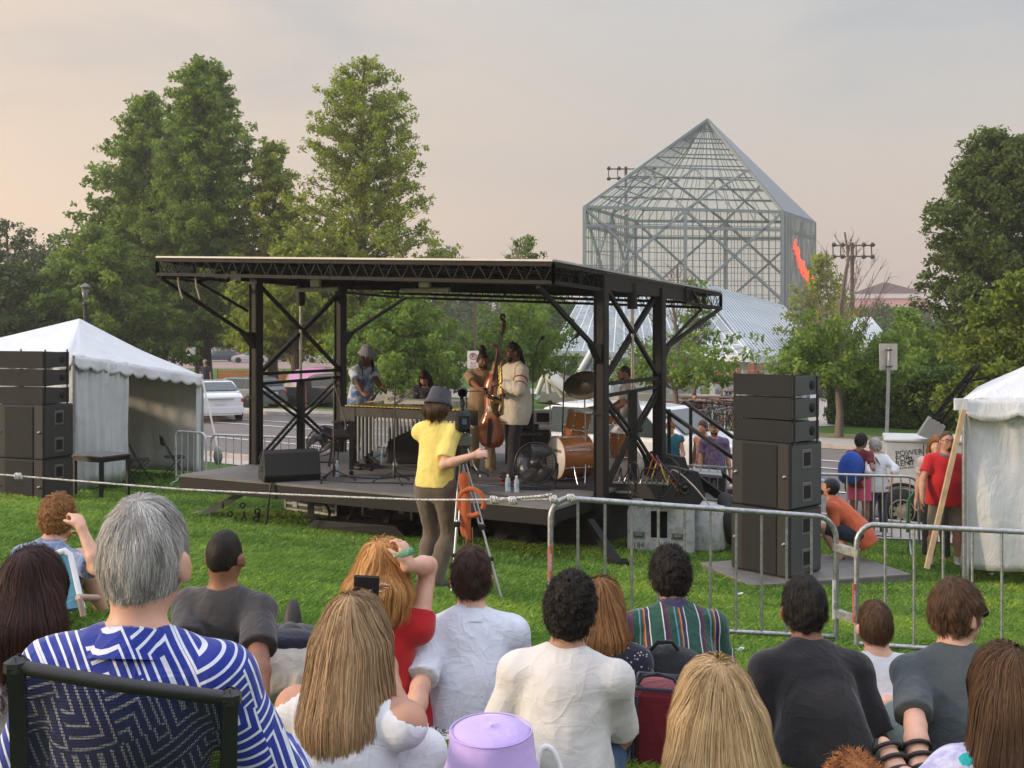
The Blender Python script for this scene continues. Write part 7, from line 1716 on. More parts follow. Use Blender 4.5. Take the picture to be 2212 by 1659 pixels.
q = MB(); q.tube([cc_+V(0,-.1,.12), cc_+V(0,-.08,.16), cc_+V(0,.1,.16), cc_+V(0,.12,.11)], .012, 8); q.build('top_handle', blk, bdy)
# orange harness bag hanging on the tripod
orr = cloth('orange_webbing', (.42,.10,.03)); ob = thing('orange_harness', 'orange strap and bag hanging from the tripod', 'strap', P(1010,1100,9.55))
q = MB(); q.torus(P(1018,1085,9.55), .115, .022, norm(V(.25,1,0)), 30, 8, (-2.2,3.6)); q.build('loop', orr, ob); F = Field(); F.add(f_ell(P(1004,1100,9.6), V(.055,.05,.25)), .02); F.add(f_ell(P(1001,1035,9.6), V(.05,.05,.07)), .04); F.add(f_cone(P(1002,1040,9.6),P(1012,1165,9.55),.03,.02),.03); F.post.append(wrinkle(.008,3)); field_obj('bag', F, .01, orr, ob)
for dx in (0,14): q = MB(); q.bar(P(1006+dx,1140,9.52),P(1008+dx,1205,9.52),.022,.006); q.build('tail_strap', orr, ob)
# ---------------------------------------------------------------- people
def headloc(pose):
    pel = V(pose.get('pel', (0,0,.10))); lean, roll, tw = R(pose.get('lean', 8)), R(pose.get('roll', 0)), R(pose.get('twist', 0))
    Rt = rot((0,1,0), roll) @ rot((1,0,0), -lean); Rc = rot((0,1,0), roll*1.3) @ rot((1,0,0), -(lean+R(pose.get('hunch', 0)))) @ rot((0,0,1), tw)
    ts = pose.get('ts',1.0); neck = pel+Rt@V(0,0,.17*ts)+Rc@V(0,0,.335*ts); hy, hp, hr = (R(a) for a in pose.get('head', (0,0,0))); Rh = rz(hy) @ rot((1,0,0), -hp) @ rot((0,1,0), hr)
    return neck+norm(Rc@V(0,0,1)*.6+V(0,.25,1)*.6)*.095+Rh@V(0,.022,.088)
DBG = []
def place(label, px, top, d, yaw, pose, look, H=1.72, group=None, extra=.012, **kw):
    k = H/1.72; yaw = R(yaw); Mz = rz(yaw); t = P(px, top, d); pose = dict(pose); hs = pose.get('hs', 1.0)
    for it in range(13):
        hl = headloc(pose); b = t-V(0,0,(.108*hs+extra+look.get('hth', .016)*.8))*k - Mz@hl*k
        if pose.get('pel', (0,0,.1))[2] > .3 or b[2] > G(b[0],b[1])-.05: break
        if pose.get('ts', 1) > .86: pose['ts'] = pose.get('ts', 1)-.03; continue
        pose['hunch'] = pose.get('hunch', 0)+3; pose['head'] = (pose.get('head',(0,0,0))[0], pose.get('head',(0,0,0))[1], pose.get('head',(0,0,0))[2])
    for key in ('handL','handR','footL','footR'):
        if key+'w' in pose: pose[key] = tuple(Mz.T@(V(pose[key+'w'])-b)/k)
    DBG.append((label[:30], round(float(b[2]-G(b[0],b[1])),2)))
    r_ = person(label, b, yaw, pose, look, group, H, **kw); return r_
CR = dict(pel=(0,0,.06), footL=(.17,.30,.07), footR=(-.17,.33,.07), kneeL=(-1,.55,.25), kneeR=(1,.55,.25), toeL=(.8,.5,0), toeR=(-.8,.5,0))
KU = dict(footL=(-.13,.48,.08), footR=(.13,.48,.08), kneeL=(-.1,.2,1), kneeR=(.1,.2,1))
OUT = dict(pel=(0,0,.06), footL=(-.10,.78,.09), footR=(.10,.78,.09), kneeL=(0,.1,1), kneeR=(0,.1,1), toeL=(-.1,.3,1), toeR=(.1,.3,1), upL=(0,-1,.3), upR=(0,-1,.3))
ST = dict(pel=(0,0,.93), lean=2, stand=True, footL=(-.12,.02,.085), footR=(.12,-.02,.085), kneeL=(-.1,1,0), kneeR=(.1,1,0), handL=(-.26,.06,.82), handR=(.26,.06,.82), elbL=(-.5,-1,0), elbR=(.5,-1,0))
HB = dict(blackhair=((.008,.006,.005),(.03,.024,.02)), darkbrown=((.018,.010,.007),(.065,.035,.02)), brown=((.04,.02,.011),(.13,.07,.035)), grey=((.17,.16,.15),(.66,.63,.59)), blonde=((.22,.125,.05),(.78,.56,.30)), ash=((.15,.09,.045),(.56,.37,.20)), ginger=((.26,.10,.025),(.82,.45,.17)), auburn=((.13,.055,.02),(.42,.20,.07)), darkred=((.02,.010,.009),(.06,.025,.02)), redcurl=((.22,.07,.02),(.5,.2,.06)))
HR = {k: hairmat('hair_'+k, *v) for k,v in HB.items()}
def cst(t, x, stops): return t.ramp(x, stops, 'CONSTANT')
def sepc(t, co):
    s = t.n('ShaderNodeSeparateXYZ'); t.l(co, s.inputs[0]); return s.outputs
def maze(t, co):
    m_ = t.n('ShaderNodeMapping'); m_.inputs['Rotation'].default_value = (0,.35,0); m_.inputs['Location'].default_value = (.03,0,.02); t.l(co, m_.inputs['Vector']); o = sepc(t, m_.outputs[0])
    wob = t.noise(co, 5, 1); u = t.math('MULTIPLY', t.math('ADD', o[0], t.math('MULTIPLY', o[1], .45)), 10.5); v = t.math('MULTIPLY', t.math('SUBTRACT', o[2], t.math('MULTIPLY', o[1], .45)), 10.5); u = t.math('ADD', u, t.math('MULTIPLY', wob, .2))
    fu, fv = t.math('FLOOR', u), t.math('FLOOR', v); cmb = t.n('ShaderNodeCombineXYZ'); t.l(fu, cmb.inputs[0]); t.l(fv, cmb.inputs[1]); wn_ = t.n('ShaderNodeTexWhiteNoise', noise_dimensions='3D'); t.l(cmb.outputs[0], wn_.inputs['Vector'])
    rc = t.n('ShaderNodeSeparateColor'); t.l(wn_.outputs['Color'], rc.inputs[0])
    lx = t.math('SUBTRACT', t.math('SUBTRACT', u, fu), t.math('MULTIPLY', t.math('ROUND', t.math('MULTIPLY', rc.outputs[0], 2.0)), .5)); ly = t.math('SUBTRACT', t.math('SUBTRACT', v, fv), t.math('ROUND', rc.outputs[1]))
    ax, ay = t.math('ABSOLUTE', lx), t.math('ABSOLUTE', ly); dmx = t.math('MAXIMUM', ax, ay)
    sel = t.math('GREATER_THAN', rc.outputs[2], .9); dd = t.math('ADD', t.math('MULTIPLY', sel, ax), t.math('MULTIPLY', t.math('SUBTRACT', 1, sel), dmx))
    return cst(t, t.math('FRACT', t.math('MULTIPLY', dd, 4.6)), [(0,(.62,.65,.74)),(.27,(.018,.035,.26))])
def dots(bgc, fgc, sc, th=.3, fg2=None):
    def f(t, co):
        d_ = t.vor(co, sc); n_ = t.noise(co, sc*.6, 2)
        a = t.mix(t.math('LESS_THAN', t.math('ADD', d_, t.math('MULTIPLY', n_, .3)), th+.15), bgc, fgc)
        return a
    return f
def tiedye(a_, b_, c_=None, sc=5):
    def f(t, co):
        n_ = t.noise(co, sc, 5, .6, 1.0); base_ = t.ramp(n_, [(.40,a_),(.55,b_)])
        if c_: base_ = t.mix(t.math('LESS_THAN', t.math('ADD', t.vor(co, 11), t.math('MULTIPLY', t.noise(co,30,2), .25)), .36), base_, c_)
        return base_
    return f
def stripes_green(t, co):
    o = sepc(t, co); n_ = t.noise(co, 5, 2); x = t.math('FRACT', t.math('MULTIPLY', t.math('ADD', o[0], t.math('MULTIPLY', n_, .03)), 6.0))
    G1=(.012,.06,.045); W1=(.55,.52,.45); N1=(.025,.02,.07); R1=(.30,.07,.03); B1=(.12,.20,.26)
    vert = cst(t, x, [(0,G1),(.34,W1),(.375,N1),(.46,(.10,.02,.03)),(.52,G1),(.70,B1),(.74,G1),(.82,R1),(.85,(.45,.25,.06)),(.87,N1),(.97,W1)])
    z = t.math('MULTIPLY', t.math('SUBTRACT', o[2], 1.985), 3.2); z = t.math('ADD', z, t.math('MULTIPLY', t.math('ABSOLUTE', t.math('SUBTRACT', o[0], .80)), -.5))
    yoke = cst(t, z, [(0,N1),(.14,W1),(.20,G1),(.62,W1),(.66,N1)]); return t.mix(t.math('GREATER_THAN', z, .0), vert, yoke)
def hstripes(a_, b_, k):
    def f(t, co): o = sepc(t, co); return cst(t, t.math('FRACT', t.math('MULTIPLY', o[2], k)), [(0,a_),(.5,b_)])
    return f
def plaid(a_, b_, k):
    def f(t, co):
        o = sepc(t, co); n_ = t.noise(co, 60, 2); l1 = t.math('LESS_THAN', t.math('FRACT', t.math('MULTIPLY', o[0], k)), .12); l2 = t.math('LESS_THAN', t.math('FRACT', t.math('MULTIPLY', o[2], k)), .12)
        return t.mix(t.math('MULTIPLY', t.math('MAXIMUM', l1, l2), .6), t.ramp(n_, [(.3,a_),(.7,tuple(c*1.3 for c in a_))]), b_)
    return f
C = cloth
whitec = C('cloth_white', (.66,.67,.71)); whitel = C('cloth_white_linen', (.62,.65,.74), fold=.5, weave=.5); offw = C('cloth_offwhite', (.62,.60,.58))
blackc = C('cloth_black', (.016,.015,.017)); charc = C('cloth_charcoal', (.042,.040,.043)); slate = C('cloth_slate', (.060,.072,.080)); jeans = C('denim', (.045,.085,.16), weave=.6)
redc = C('cloth_red', (.42,.014,.018)); khaki = C('cloth_khaki', (.24,.20,.14)); brownc = C('cloth_brown', (.13,.098,.074)); yellow = C('cloth_yellow', (.74,.60,.17))
tanc = C('cloth_tan', (.32,.225,.13)); navy = C('cloth_navy', (.022,.025,.04)); orangec = C('cloth_orange', (.56,.12,.05)); greyp = C('cloth_grey', (.24,.24,.27)); maroon = C('cloth_maroon', (.13,.018,.03)); pink = C('cloth_pink', (.62,.09,.20))
sage = C('cloth_sage', (.22,.26,.24)); dshoe = mat('shoe_dark', (.025,.02,.018), .6); wsock = C('sock_white', (.65,.65,.65)); rsole = mat('sole_red', (.45,.03,.03), .6)
AUD = 'audience sitting on the lawn'
# --- foreground audience
I = {}
I['grey'] = place('grey haired man in a blue shirt with white maze lines sitting in the mesh chair', 312, 1060, 2.38, -4,
  dict(pel=(0,0,.44), lean=3, head=(-2,2,0), footL=(-.16,.45,.08), footR=(.16,.45,.08), kneeL=(-.2,.3,1), kneeR=(.2,.3,1), handL=(-.22,.34,.62), handRw=tuple(P(590,1590,2.62)), elbR=(.55,-.7,-.6), elbL=(-.6,-.7,-.6), hs=1.04, sw=1.0),
  dict(skin='pale', top=C('shirt_maze', (.02,.03,.2), pattern=maze, fold=.35), sleeve=1.72, collar=MATS['shirt_maze'], bottom=whitec, shoe=dshoe, hair='short', hm=HR['grey'], hth=.018, front=.045, low=-.012, strands=14000, slen=.045, sw_=.0011, lift=.005, mess=.22, tg=.022, fat=1.04, wr=.006), group=AUD, h=.0075, H=1.76)
place('dark haired woman in a grey hooded top at the left edge', 72, 1177, 3.45, -8, dict(KU, lean=2, pel=(0,0,.16), handL=(-.2,.3,.3), handR=(.2,.3,.3)),
  dict(skin='pale', top=C('hoodie_grey', (.20,.20,.225)), sleeve=1.9, tg=.028, bottom=greyp, hair='bob', hm=HR['darkred'], hth=.024, len=.19, wid=1.25, strands=8000, slen=.24, seg=8, wv=.1, sw_=.0015, lift=.01), group=AUD, h=.0085)
place('curly fair haired man in a blue plaid shirt, hand raised to his face', 122, 1062, 6.4, -20, dict(KU, lean=12, head=(8,4,0), handRw=tuple(P(176,1140,6.15)), elbR=(1,-.2,-1), handL=(-.12,.4,.42), hdR=(-.6,.3,.6), curlR=.9, pel=(0,0,.12)),
  dict(skin='pale', top=C('shirt_blueplaid', (.1,.15,.25), pattern=plaid((.12,.17,.30),(.35,.36,.40),22)), sleeve=.75, bottom=navy, leglen=(.75,1), hair='curly', hm=HR['auburn'], hth=.028, strands=3000, slen=.03, curl=.8, sw_=.003, lift=.012), group=AUD, h=.010)
place('heavy set man in a charcoal t-shirt leaning back on his right arm', 486, 1140, 5.0, -14, dict(OUT, lean=-12, head=(4,-2,0), handRw=tuple(ground(566,4.42)+V(0,0,.05)), elbR=(.1,-1,0), handLw=tuple(ground(400,4.4)+V(0,0,.05)), elbL=(-.1,-1,0), hdR=(.3,-.5,-.3), hdL=(-.3,-.5,-.3), sw=1.0),
  dict(skin='brown', top=charc, sleeve=.80, fat=1.22, arm=1.15, tg=.022, bottom=charc, hair='short', hm=HR['blackhair'], hth=.007, front=.04, shoe=dshoe, wr=.007), group=AUD, h=.009)
place('woman with long ash blonde hair in a white tank top holding up a phone', 768, 1279, 3.05, -22, dict(KU, lean=10, head=(6,6,-4), handRw=tuple(P(806,1345,3.40)), handLw=tuple(P(776,1350,3.42)), elbR=(.2,-.1,-1), elbL=(-.2,-.1,-1), sw=1.0, shrug=.035),
  dict(skin='tan', top=whitec, sleeve=0, strap=True, neckr=.10, tg=.008, wr=.0015, fat=1.04, bottom=whitec, hair='long', hm=HR['ash'], hth=.020, len=.46, wid=1.1, strands=16000, slen=.50, seg=12, wv=.26, sw_=.0014, lift=.012, back=.8), group=AUD, h=.0085, H=1.66)
place('woman with wavy strawberry blonde hair in a red top raising a green bottle', 828, 1162, 4.65, -10, dict(CR, lean=4, head=(-6,-4,0), handRw=tuple(P(880,1222,4.5)), elbR=(.12,.9,-.5), hdR=(-.25,.2,1), handL=(-.2,.35,.2), curlR=1.0),
  dict(skin='pale', top=redc, sleeve=.25, tg=.010, bottom=redc, leglen=(.6,1), hair='long', hm=HR['ginger'], hth=.028, len=.13, wid=1.25, strands=11000, slen=.20, seg=11, wv=.7, sw_=.002, lift=.016), group=AUD, h=.0085, H=1.64)
place('brown haired man in a white short sleeved linen shirt leaning on his left arm', 1018, 1174, 4.85, 4, dict(CR, lean=-4, head=(-4,0,0), handLw=tuple(ground(882,4.32)+V(0,0,.05)), elbL=(-.1,-1,0), hdL=(-.5,-.4,-.5), handR=(.25,.35,.2), sw=1.0),
  dict(skin='pale', top=whitel, sleeve=.85, collar=whitel, tg=.022, fat=1.02, bottom=khaki, leglen=(.8,1), hair='wavy', hm=HR['darkbrown'], hth=.027, low=.010, strands=9000, slen=.045, wv=.5, sw_=.0018, lift=.010, mess=.3, wr=.007), group=AUD, h=.0085, H=1.74)
place('curly black haired man in a plain white t-shirt with a red neckband and jeans', 1232, 1230, 4.15, -8, dict(CR, lean=2, hunch=6, head=(-4,-6,6), handR=(.17,.42,.20), elbR=(.25,-.6,-.8), handL=(-.28,.28,.2), roll=2, sw=1.0),
  dict(skin='olive', top=offw, sleeve=.86, band=C('band_red', (.45,.06,.07)), tg=.020, fat=1.06, bottom=jeans, hair='curly', hm=HR['blackhair'], hth=.026, strands=9000, slen=.022, curl=1.4, sw_=.002, lift=.010, wr=.006), group=AUD, h=.0085, H=1.76)
place('auburn haired woman in a dark floral cardigan half hidden by the man in jeans', 1300, 1242, 4.95, -12, dict(CR, lean=6, head=(-14,0,0), handR=(.2,.3,.2)),
  dict(skin='pale', top=C('cardigan_floral', (.03,.03,.05), pattern=dots((.018,.018,.035),(.45,.42,.38),55,.22)), sleeve=1.5, tg=.022, bottom=navy, leglen=(.5,1), hair='long', hm=HR['auburn'], hth=.022, len=.32, wid=1.3, strands=6000, slen=.34, seg=9, wv=.3, sw_=.0026, lift=.012, glasses='sun'), group=AUD, h=.009, H=1.66)
place('man with curly black hair hunched in a dark green striped shirt', 1448, 1177, 5.4, 2, dict(CR, lean=14, hunch=16, head=(0,10,0), handL=(-.24,.36,.2), handR=(.24,.36,.2), sw=1.02),
  dict(skin='olive', top=C('shirt_striped', (.02,.06,.04), pattern=stripes_green, fold=.45), sleeve=1.4, collar=MATS['shirt_striped'], tg=.026, bottom=brownc, hair='curly', hm=HR['blackhair'], hth=.032, strands=7000, slen=.024, curl=1.4, sw_=.0024, lift=.012, wr=.008), group=AUD, h=.009, H=1.76)
place('black haired man in a plain black t-shirt sitting cross legged', 1737, 1237, 4.55, 2, dict(CR, lean=6, hunch=8, head=(-2,2,0), handL=(-.15,.34,.18), handR=(.2,.3,.2), elbL=(-.25,-.6,-.8), elbR=(.25,-.6,-.8), sw=1.0),
  dict(skin='brown', top=blackc, sleeve=.86, tg=.020, fat=1.06, bottom=blackc, hair='wavy', hm=HR['blackhair'], hth=.027, strands=9000, slen=.035, wv=.4, sw_=.0018, lift=.007, mess=.3, wr=.006), group=AUD, h=.0085, H=1.76)
place('youth with short brown hair in a white t-shirt reclining on his elbows', 1893, 1292, 5.15, 4, dict(OUT, lean=-44, hunch=30, ts=.95, head=(-4,-2,0), handL=(-.34,-.02,.04), handR=(.34,-.02,.04), elbL=(-.6,-1,.2), elbR=(.6,-1,.2), shrug=.02),
  dict(skin='pale', top=whitec, sleeve=.8, tg=.016, bottom=sage, leglen=(.9,1), hair='short', hm=HR['brown'], hth=.020, front=.045, low=-.005, strands=9000, slen=.04, sw_=.0016, lift=.006, mess=.2, wr=.006), group=AUD, h=.0085, H=1.6)
place('brown haired man in a dark grey t-shirt and sunglasses turning his head right', 2070, 1244, 4.5, -6, dict(lean=-8, head=(-62,0,0), handLw=tuple(ground(1986,3.98)+V(0,0,.05)), elbL=(-.1,-1,0), hdL=(-.3,-.5,-.4), handR=(.35,-.1,.06), footL=(.20,.52,.08), kneeL=(-1,.5,.45), footR=(.3,.7,.08), kneeR=(.3,.2,1), sw=1.0),
  dict(skin='pale', top=slate, sleeve=.82, tg=.022, fat=1.12, bottom=sage, leglen=(.85,1), hair='wavy', hm=HR['brown'], hth=.028, strands=10000, slen=.045, wv=.45, sw_=.0018, lift=.010, glasses='sun', wr=.006), group=AUD, h=.0085, H=1.78, face=True)
I['fl'] = place('long brown haired woman in a lavender floral blouse and black strappy sandals', 2172, 1388, 3.25, 4, dict(OUT, pel=(0,0,.0), lean=2, head=(0,0,0), footLw=tuple(P(1955,1672,4.0)), footRw=tuple(P(2012,1672,4.0)), toeL=(-.12,1,.75), toeR=(.05,1,.75), upL=(0,-.6,1), upR=(0,-.6,1), kneeL=(0,.1,1), kneeR=(0,.1,1), handL=(-.3,.2,.1), handR=(.3,.1,.1), elbL=(-1,-.4,0)),
  dict(skin='pale', top=C('blouse_lavender', (.4,.4,.6), pattern=tiedye((.30,.31,.56),(.52,.52,.66),(.02,.38,.38),9)), sleeve=.66, tg=.020, bottom=C('cloth_palegrey', (.4,.4,.42)), leglen=(.7,1), hair='long', hm=HR['brown'], hth=.022, len=.42, wid=1.3, strands=14000, slen=.46, seg=12, wv=.3, sw_=.0014, lift=.012), group=AUD, h=.0085, H=1.66)
def bucket(info, parent, m, r0=.088, r1=.102, hh=.085, brim=.045, drop=.035, low=.045, nm='bucket_hat', crown=None, tilt=0):
    HE, Wh = info['HE'], info['Wh']; hs = info['hs']; q = MB(); ax = Wh@norm(V(0,math.sin(R(tilt)),math.cos(R(tilt)))); c = HE((0,-.005,low)); ex_ = Wh@V(1,0,0); ey_ = np.cross(ax, ex_)
    prof = [(r1+brim,-drop-.008),(r1+brim+.002,-drop),(r1+brim*.5,-drop*.45),(r1+.003,.0),(r1,.006),(r0+.004,hh*.80),(r0-.004,hh*.90),(r0*.90,hh*.97),(r0*.6,hh+.003),(r0*.3,hh+.005),(0,hh+.0052)]
    n = 40; vs = []
    for r_, h_ in prof:
        for k in range(n):
            a = 2*math.pi*k/n; w_ = 1+.012*math.sin(3*a+1)+.008*math.sin(7*a); vs.append(c+(ex_*math.cos(a)*.90+ey_*math.sin(a)*1.08)*r_*w_*hs+ax*(h_+.004*math.sin(2*a+2)*(r_>r1))*hs)
    fs = [(i*n+k,i*n+(k+1)%n,(i+1)*n+(k+1)%n,(i+1)*n+k) for i in range(len(prof)-1) for k in range(n)]; q.add(vs, fs, True); o = q.build(nm, m, parent); o.modifiers.new('s','SOLIDIFY').thickness = .004
    q = MB(); 
    for f_ in (.0,): q.tube([c+(ex_*math.cos(a)*.90+ey_*math.sin(a)*1.08)*(r0+.001)*hs+ax*hh*.95*hs for a in np.linspace(0,2*math.pi,33)[:-1]], .0022, 5, closed=True)
    q.build('seam', m, o); return o
T, inf = place('small figure in a lilac bucket hat at the bottom edge of the lawn', 1060, 1560, 2.8, -3, dict(KU, lean=6), dict(skin='pale', top=C('cloth_lilac', (.40,.33,.55)), sleeve=.7, bottom=navy, hair='bob', hm=HR['darkbrown'], hth=.014, len=.12), group=AUD, h=.011, H=1.55, extra=.02)
bucket(inf, T, C('hat_lilac', (.46,.34,.66), fold=.15), r0=.128, r1=.142, hh=.105, brim=.014, drop=.03, low=.022)
place('woman with straight parted blonde hair and white straps at the bottom edge', 1545, 1422, 2.82, 2, dict(CR, lean=6, head=(0,2,0), sw=.98), dict(skin='pale', top=whitec, sleeve=0, strap=True, neckr=.10, tg=.008, bottom=navy, hair='bob', hm=HR['blonde'], hth=.022, len=.27, wid=1.05, strands=20000, slen=.34, seg=11, wv=.12, sw_=.0012, lift=.016), group=AUD, h=.0085, H=1.66)
place('child with curly orange hair just showing at the bottom edge', 1850, 1632, 2.95, 0, dict(KU, lean=6), dict(skin='pale', top=greyp, sleeve=.6, bottom=navy, hair='curly', hm=HR['redcurl'], hth=.035, strands=5000, slen=.035, curl=1.2, sw_=.002, lift=.018), group=AUD, h=.012, H=1.3)
# sandals on the floral woman's feet
fl = I['fl'][1]; Tf = I['fl'][0]; sanm = mat('sandal_black', (.015,.014,.014), .55)
for s_ in (-1,1):
    kn, an = fl['legs'][s_]; fd_ = norm(V(-.12 if s_<0 else .05,1,.75)); up_ = V(0,-.6,1); up_ = norm(up_-fd_*(up_@fd_)); k = 1.66/1.72; W = fl['W']; Dn = fl['Dn']; xs_ = np.cross(Dn(fd_), Dn(up_)); M = np.stack([xs_, Dn(fd_), Dn(up_)],1)
    q = MB(); c = W(an-up_*.082+fd_*.07); q.ell(c, V(.055,.150,.018)*k, M); so_ = q.build('sandal_sole', sanm, Tf)
    for t_ in (-.02,.03,.08,.13):
        q = MB(); c = W(an-up_*.046+fd_*(t_+.012)); q.tube([c+xs_*math.sin(a)*.052+Dn(up_)*(math.cos(a)*.044) for a in np.linspace(-1.9,1.9,13)], .0085, 6); q.build('strap', sanm, so_)
# --- standing people
vt, vi = place('cameraman in a yellow t-shirt, brown trousers and a grey brimmed cap', 950, 832, 9.82, -28, dict(ST, pel=(0,0,.90), head=(-8,6,0), handRw=tuple(P(1023,984,9.55)), elbR=(0,-.6,-1), hdR=(.8,.5,.15), curlR=1.1, handLw=tuple(P(985,930,10.1)), elbL=(-1,-.3,-.6), footLw=(-.78,9.86,1.07), footRw=(-.69,9.70,1.09), hs=1.04, footR=(.18,-.05,.085), sw=.93),
  dict(skin='pale', top=yellow, sleeve=.78, fat=.88, tg=.020, bottom=brownc, shoe=dshoe, hair='bob', hm=HR['brown'], hth=.014, len=.085, strands=1800, slen=.11, seg=6, wv=.4, sw_=.004, wr=.008, hem=.0, flare=.022), h=.009, H=1.84, extra=.03)
capm = C('cap_grey', (.050,.047,.060)); o = bucket(vi, vt, capm, r0=.084, r1=.098, hh=.088, brim=.022, drop=.045, low=.035, nm='brimmed_cap', tilt=12)
rt_, ri = place('man in a red t-shirt and khaki shorts standing by the right tent', 2046, 930, 14.1, 172, dict(ST, head=(6,-2,0), handRw=tuple(P(1992,1080,13.95)), elbR=(.8,-.6,.3), hdR=(.2,.3,-1), handLw=tuple(P(2078,1066,14.0)), elbL=(-1,-.5,0), footL=(-.15,0,.085), footR=(.22,.10,.085), sw=1.08),
  dict(skin='tan', top=redc, sleeve=.62, tg=.024, fat=1.42, arm=1.1, bottom=khaki, leglen=(.95,1), shoe=dshoe, sock=wsock, hair='short', hm=HR['brown'], hth=.006, front=.0, beard='chin', glasses='y', wr=.006, hem=-.10), h=.011, H=1.80, face=True)
q = MB(); q.torus(ri['W'](ri['neck']+V(0,.03,.02)), .085, .022, V(0,-.3,1), 24, 8); q.build('neck_scarf', C('scarf_grey', (.12,.12,.16)), rt_)
place('woman with brown hair mostly hidden behind the man in red', 2022, 938, 14.9, 160, dict(ST), dict(skin='pale', top=C('cloth_palepink', (.55,.42,.42)), sleeve=.6, bottom=blackc, shoe=dshoe, hair='bob', hm=HR['auburn'], hth=.03, len=.2, strands=800, slen=.2, sw_=.005), h=.014, H=1.70)
T, inf = place('woman in a maroon top and pink shorts with a blue bag on her back', 1861, 934, 18.0, -40, dict(ST, head=(-30,6,0), handRw=tuple(P(1882,1020,17.9)), elbR=(.6,-1,-.3)), dict(skin='brown', top=maroon, sleeve=.6, bottom=pink, leglen=(.75,1), leg=1.12, shoe=dshoe, hair='curly', hm=HR['blackhair'], hth=.03), h=.014, H=1.66)
F = Field(); F.add(f_ell(inf['W'](inf['neck']+V(-.06,-.20,-.24)), V(.20,.13,.24)), .03); F.add(f_ell(inf['W'](inf['neck']+V(-.10,-.2,-.38)), V(.19,.14,.16)), .06); F.post.append(wrinkle(.012,4)); Tb = thing('backpack', 'soft bright blue bag on the back of the woman in pink shorts', 'bag', inf['W'](inf['neck']+V(-.06,-.2,-.45))); field_obj('bag_body', F, .014, C('bag_blue', (.02,.07,.36)), Tb)
T, inf = place('grey curly haired woman in a white top and dark jeans seen from behind', 1890, 944, 18.0, 18, dict(ST, head=(20,2,0), handLw=tuple(P(1872,1035,17.9)), handRw=tuple(P(1925,1040,17.7))), dict(skin='pale', top=whitec, sleeve=1.3, tg=.026, bottom=C('jeans_dark', (.035,.04,.06)), shoe=dshoe, hair='curly', hm=HR['grey'], hth=.032), h=.014, H=1.64)
q = MB(); a_ = inf['sh'][-1]; W = inf['W']; q.bar(W(a_+V(.06,-.12,.06)), W(inf['pel']+V(.20,-.10,.02)), .025,.01); q.build('crossbody_strap', blackc, T)
T, inf = place('crouching man in an orange t-shirt and dark cap behind the speaker stack', 1793, 1030, 13.7, 62, dict(pel=(0,0,.36), lean=34, hunch=12, head=(0,-28,0), footL=(-.13,.22,.08), footR=(.13,.10,.08), kneeL=(-.3,1,.6), kneeR=(.3,1,.6), handL=(-.1,.52,.40), handR=(.12,.5,.38), sw=1.05), dict(skin='tan', top=orangec, sleeve=.78, tg=.024, bottom=navy, leglen=(.95,1), shoe=dshoe, hair='short', hm=HR['blackhair'], hth=.012, beard='y', wr=.008, hem=-.16), h=.011, H=1.76, extra=.015)
def cap(info, parent, m, m2=None, back=False):
    HE, Wh, hs = info['HE'], info['Wh'], info['hs']; F = Field(); F.add(f_clip(f_ell(HE((0,-.006,.02)), V(.092,.108,.105)*hs, Wh), (HE((0,0,.035)), Wh@V(0,-.12,-1))), .01); o = field_obj('cap', F, .009, m, parent)
    q = MB(); s_ = -1 if back else 1; q.ell(HE((0,s_*.125,.036)), V(.065,.062,.008)*hs, Wh@rot((1,0,0),-s_*.2)); q.build('cap_brim', m2 or m, o)
cap(inf, T, navy, C('cap_blue', (.22,.36,.58)))
GB2 = 'onlookers behind the stage'
T, inf = place('bearded man in a purple patterned shirt and black cap behind the stairs', 1543, 908, 19.0, 178, dict(ST, head=(-14,0,0)), dict(skin='tan', top=C('shirt_purple', (.1,.08,.2), pattern=tiedye((.06,.05,.12),(.17,.12,.22),None,14)), sleeve=.62, tg=.022, bottom=blackc, hair='short', hm=HR['blackhair'], hth=.008, beard='y', hem=-.13, shoe=dshoe), h=.013, H=1.80, face=True, group=GB2); cap(inf, T, blackc)
place('brown haired woman in a strapless patterned dress beside the man in purple', 1518, 906, 19.5, 130, dict(ST, head=(10,4,0)), dict(skin='tan', top=C('dress_pattern', (.5,.2,.2), pattern=dots((.50,.42,.38),(.45,.09,.10),24,.4)), sleeve=0, strap=True, neckr=.14, tg=.012, bottom=MATS['dress_pattern'], bname='skirt', leglen=(1,.8), flare=.06, hair='wavy', hm=HR['brown'], hth=.028, low=.01), h=.014, H=1.66, group=GB2)
place('fair haired woman in a teal top looking down behind the stage', 1448, 906, 19.6, 172, dict(ST, head=(-8,26,0), handR=(.15,.3,1.0), handL=(-.15,.3,1.0)), dict(skin='pale', top=C('top_teal', (.02,.14,.20), pattern=tiedye((.015,.11,.17),(.03,.16,.22),(.30,.42,.45),6)), sleeve=.2, tg=.016, bottom=navy, hair='wavy', hm=HR['auburn'], hth=.026, bun=True), h=.013, H=1.66, group=GB2)
FARG = 'visitors far away in the park'
fd2 = dict(hands=False, h=.028, group=FARG)
T, inf = place('man in a grey cap and navy shirt by the tree trunk above the white saloon', 443, 776, 54, 175, dict(ST), dict(skin='tan', top=navy, sleeve=.6, bottom=navy, hair='short', hm=HR['brown'], hth=.01), H=1.95, **fd2); cap(inf, T, greyp)
place('distant standing woman in a white t-shirt near the white columns', 1487, 820, 60, -70, dict(ST, handR=(.2,.35,1.3)), dict(skin='brown', top=whitec, sleeve=.6, bottom=blackc, hair='bob', hm=HR['blackhair'], len=.2), **fd2)
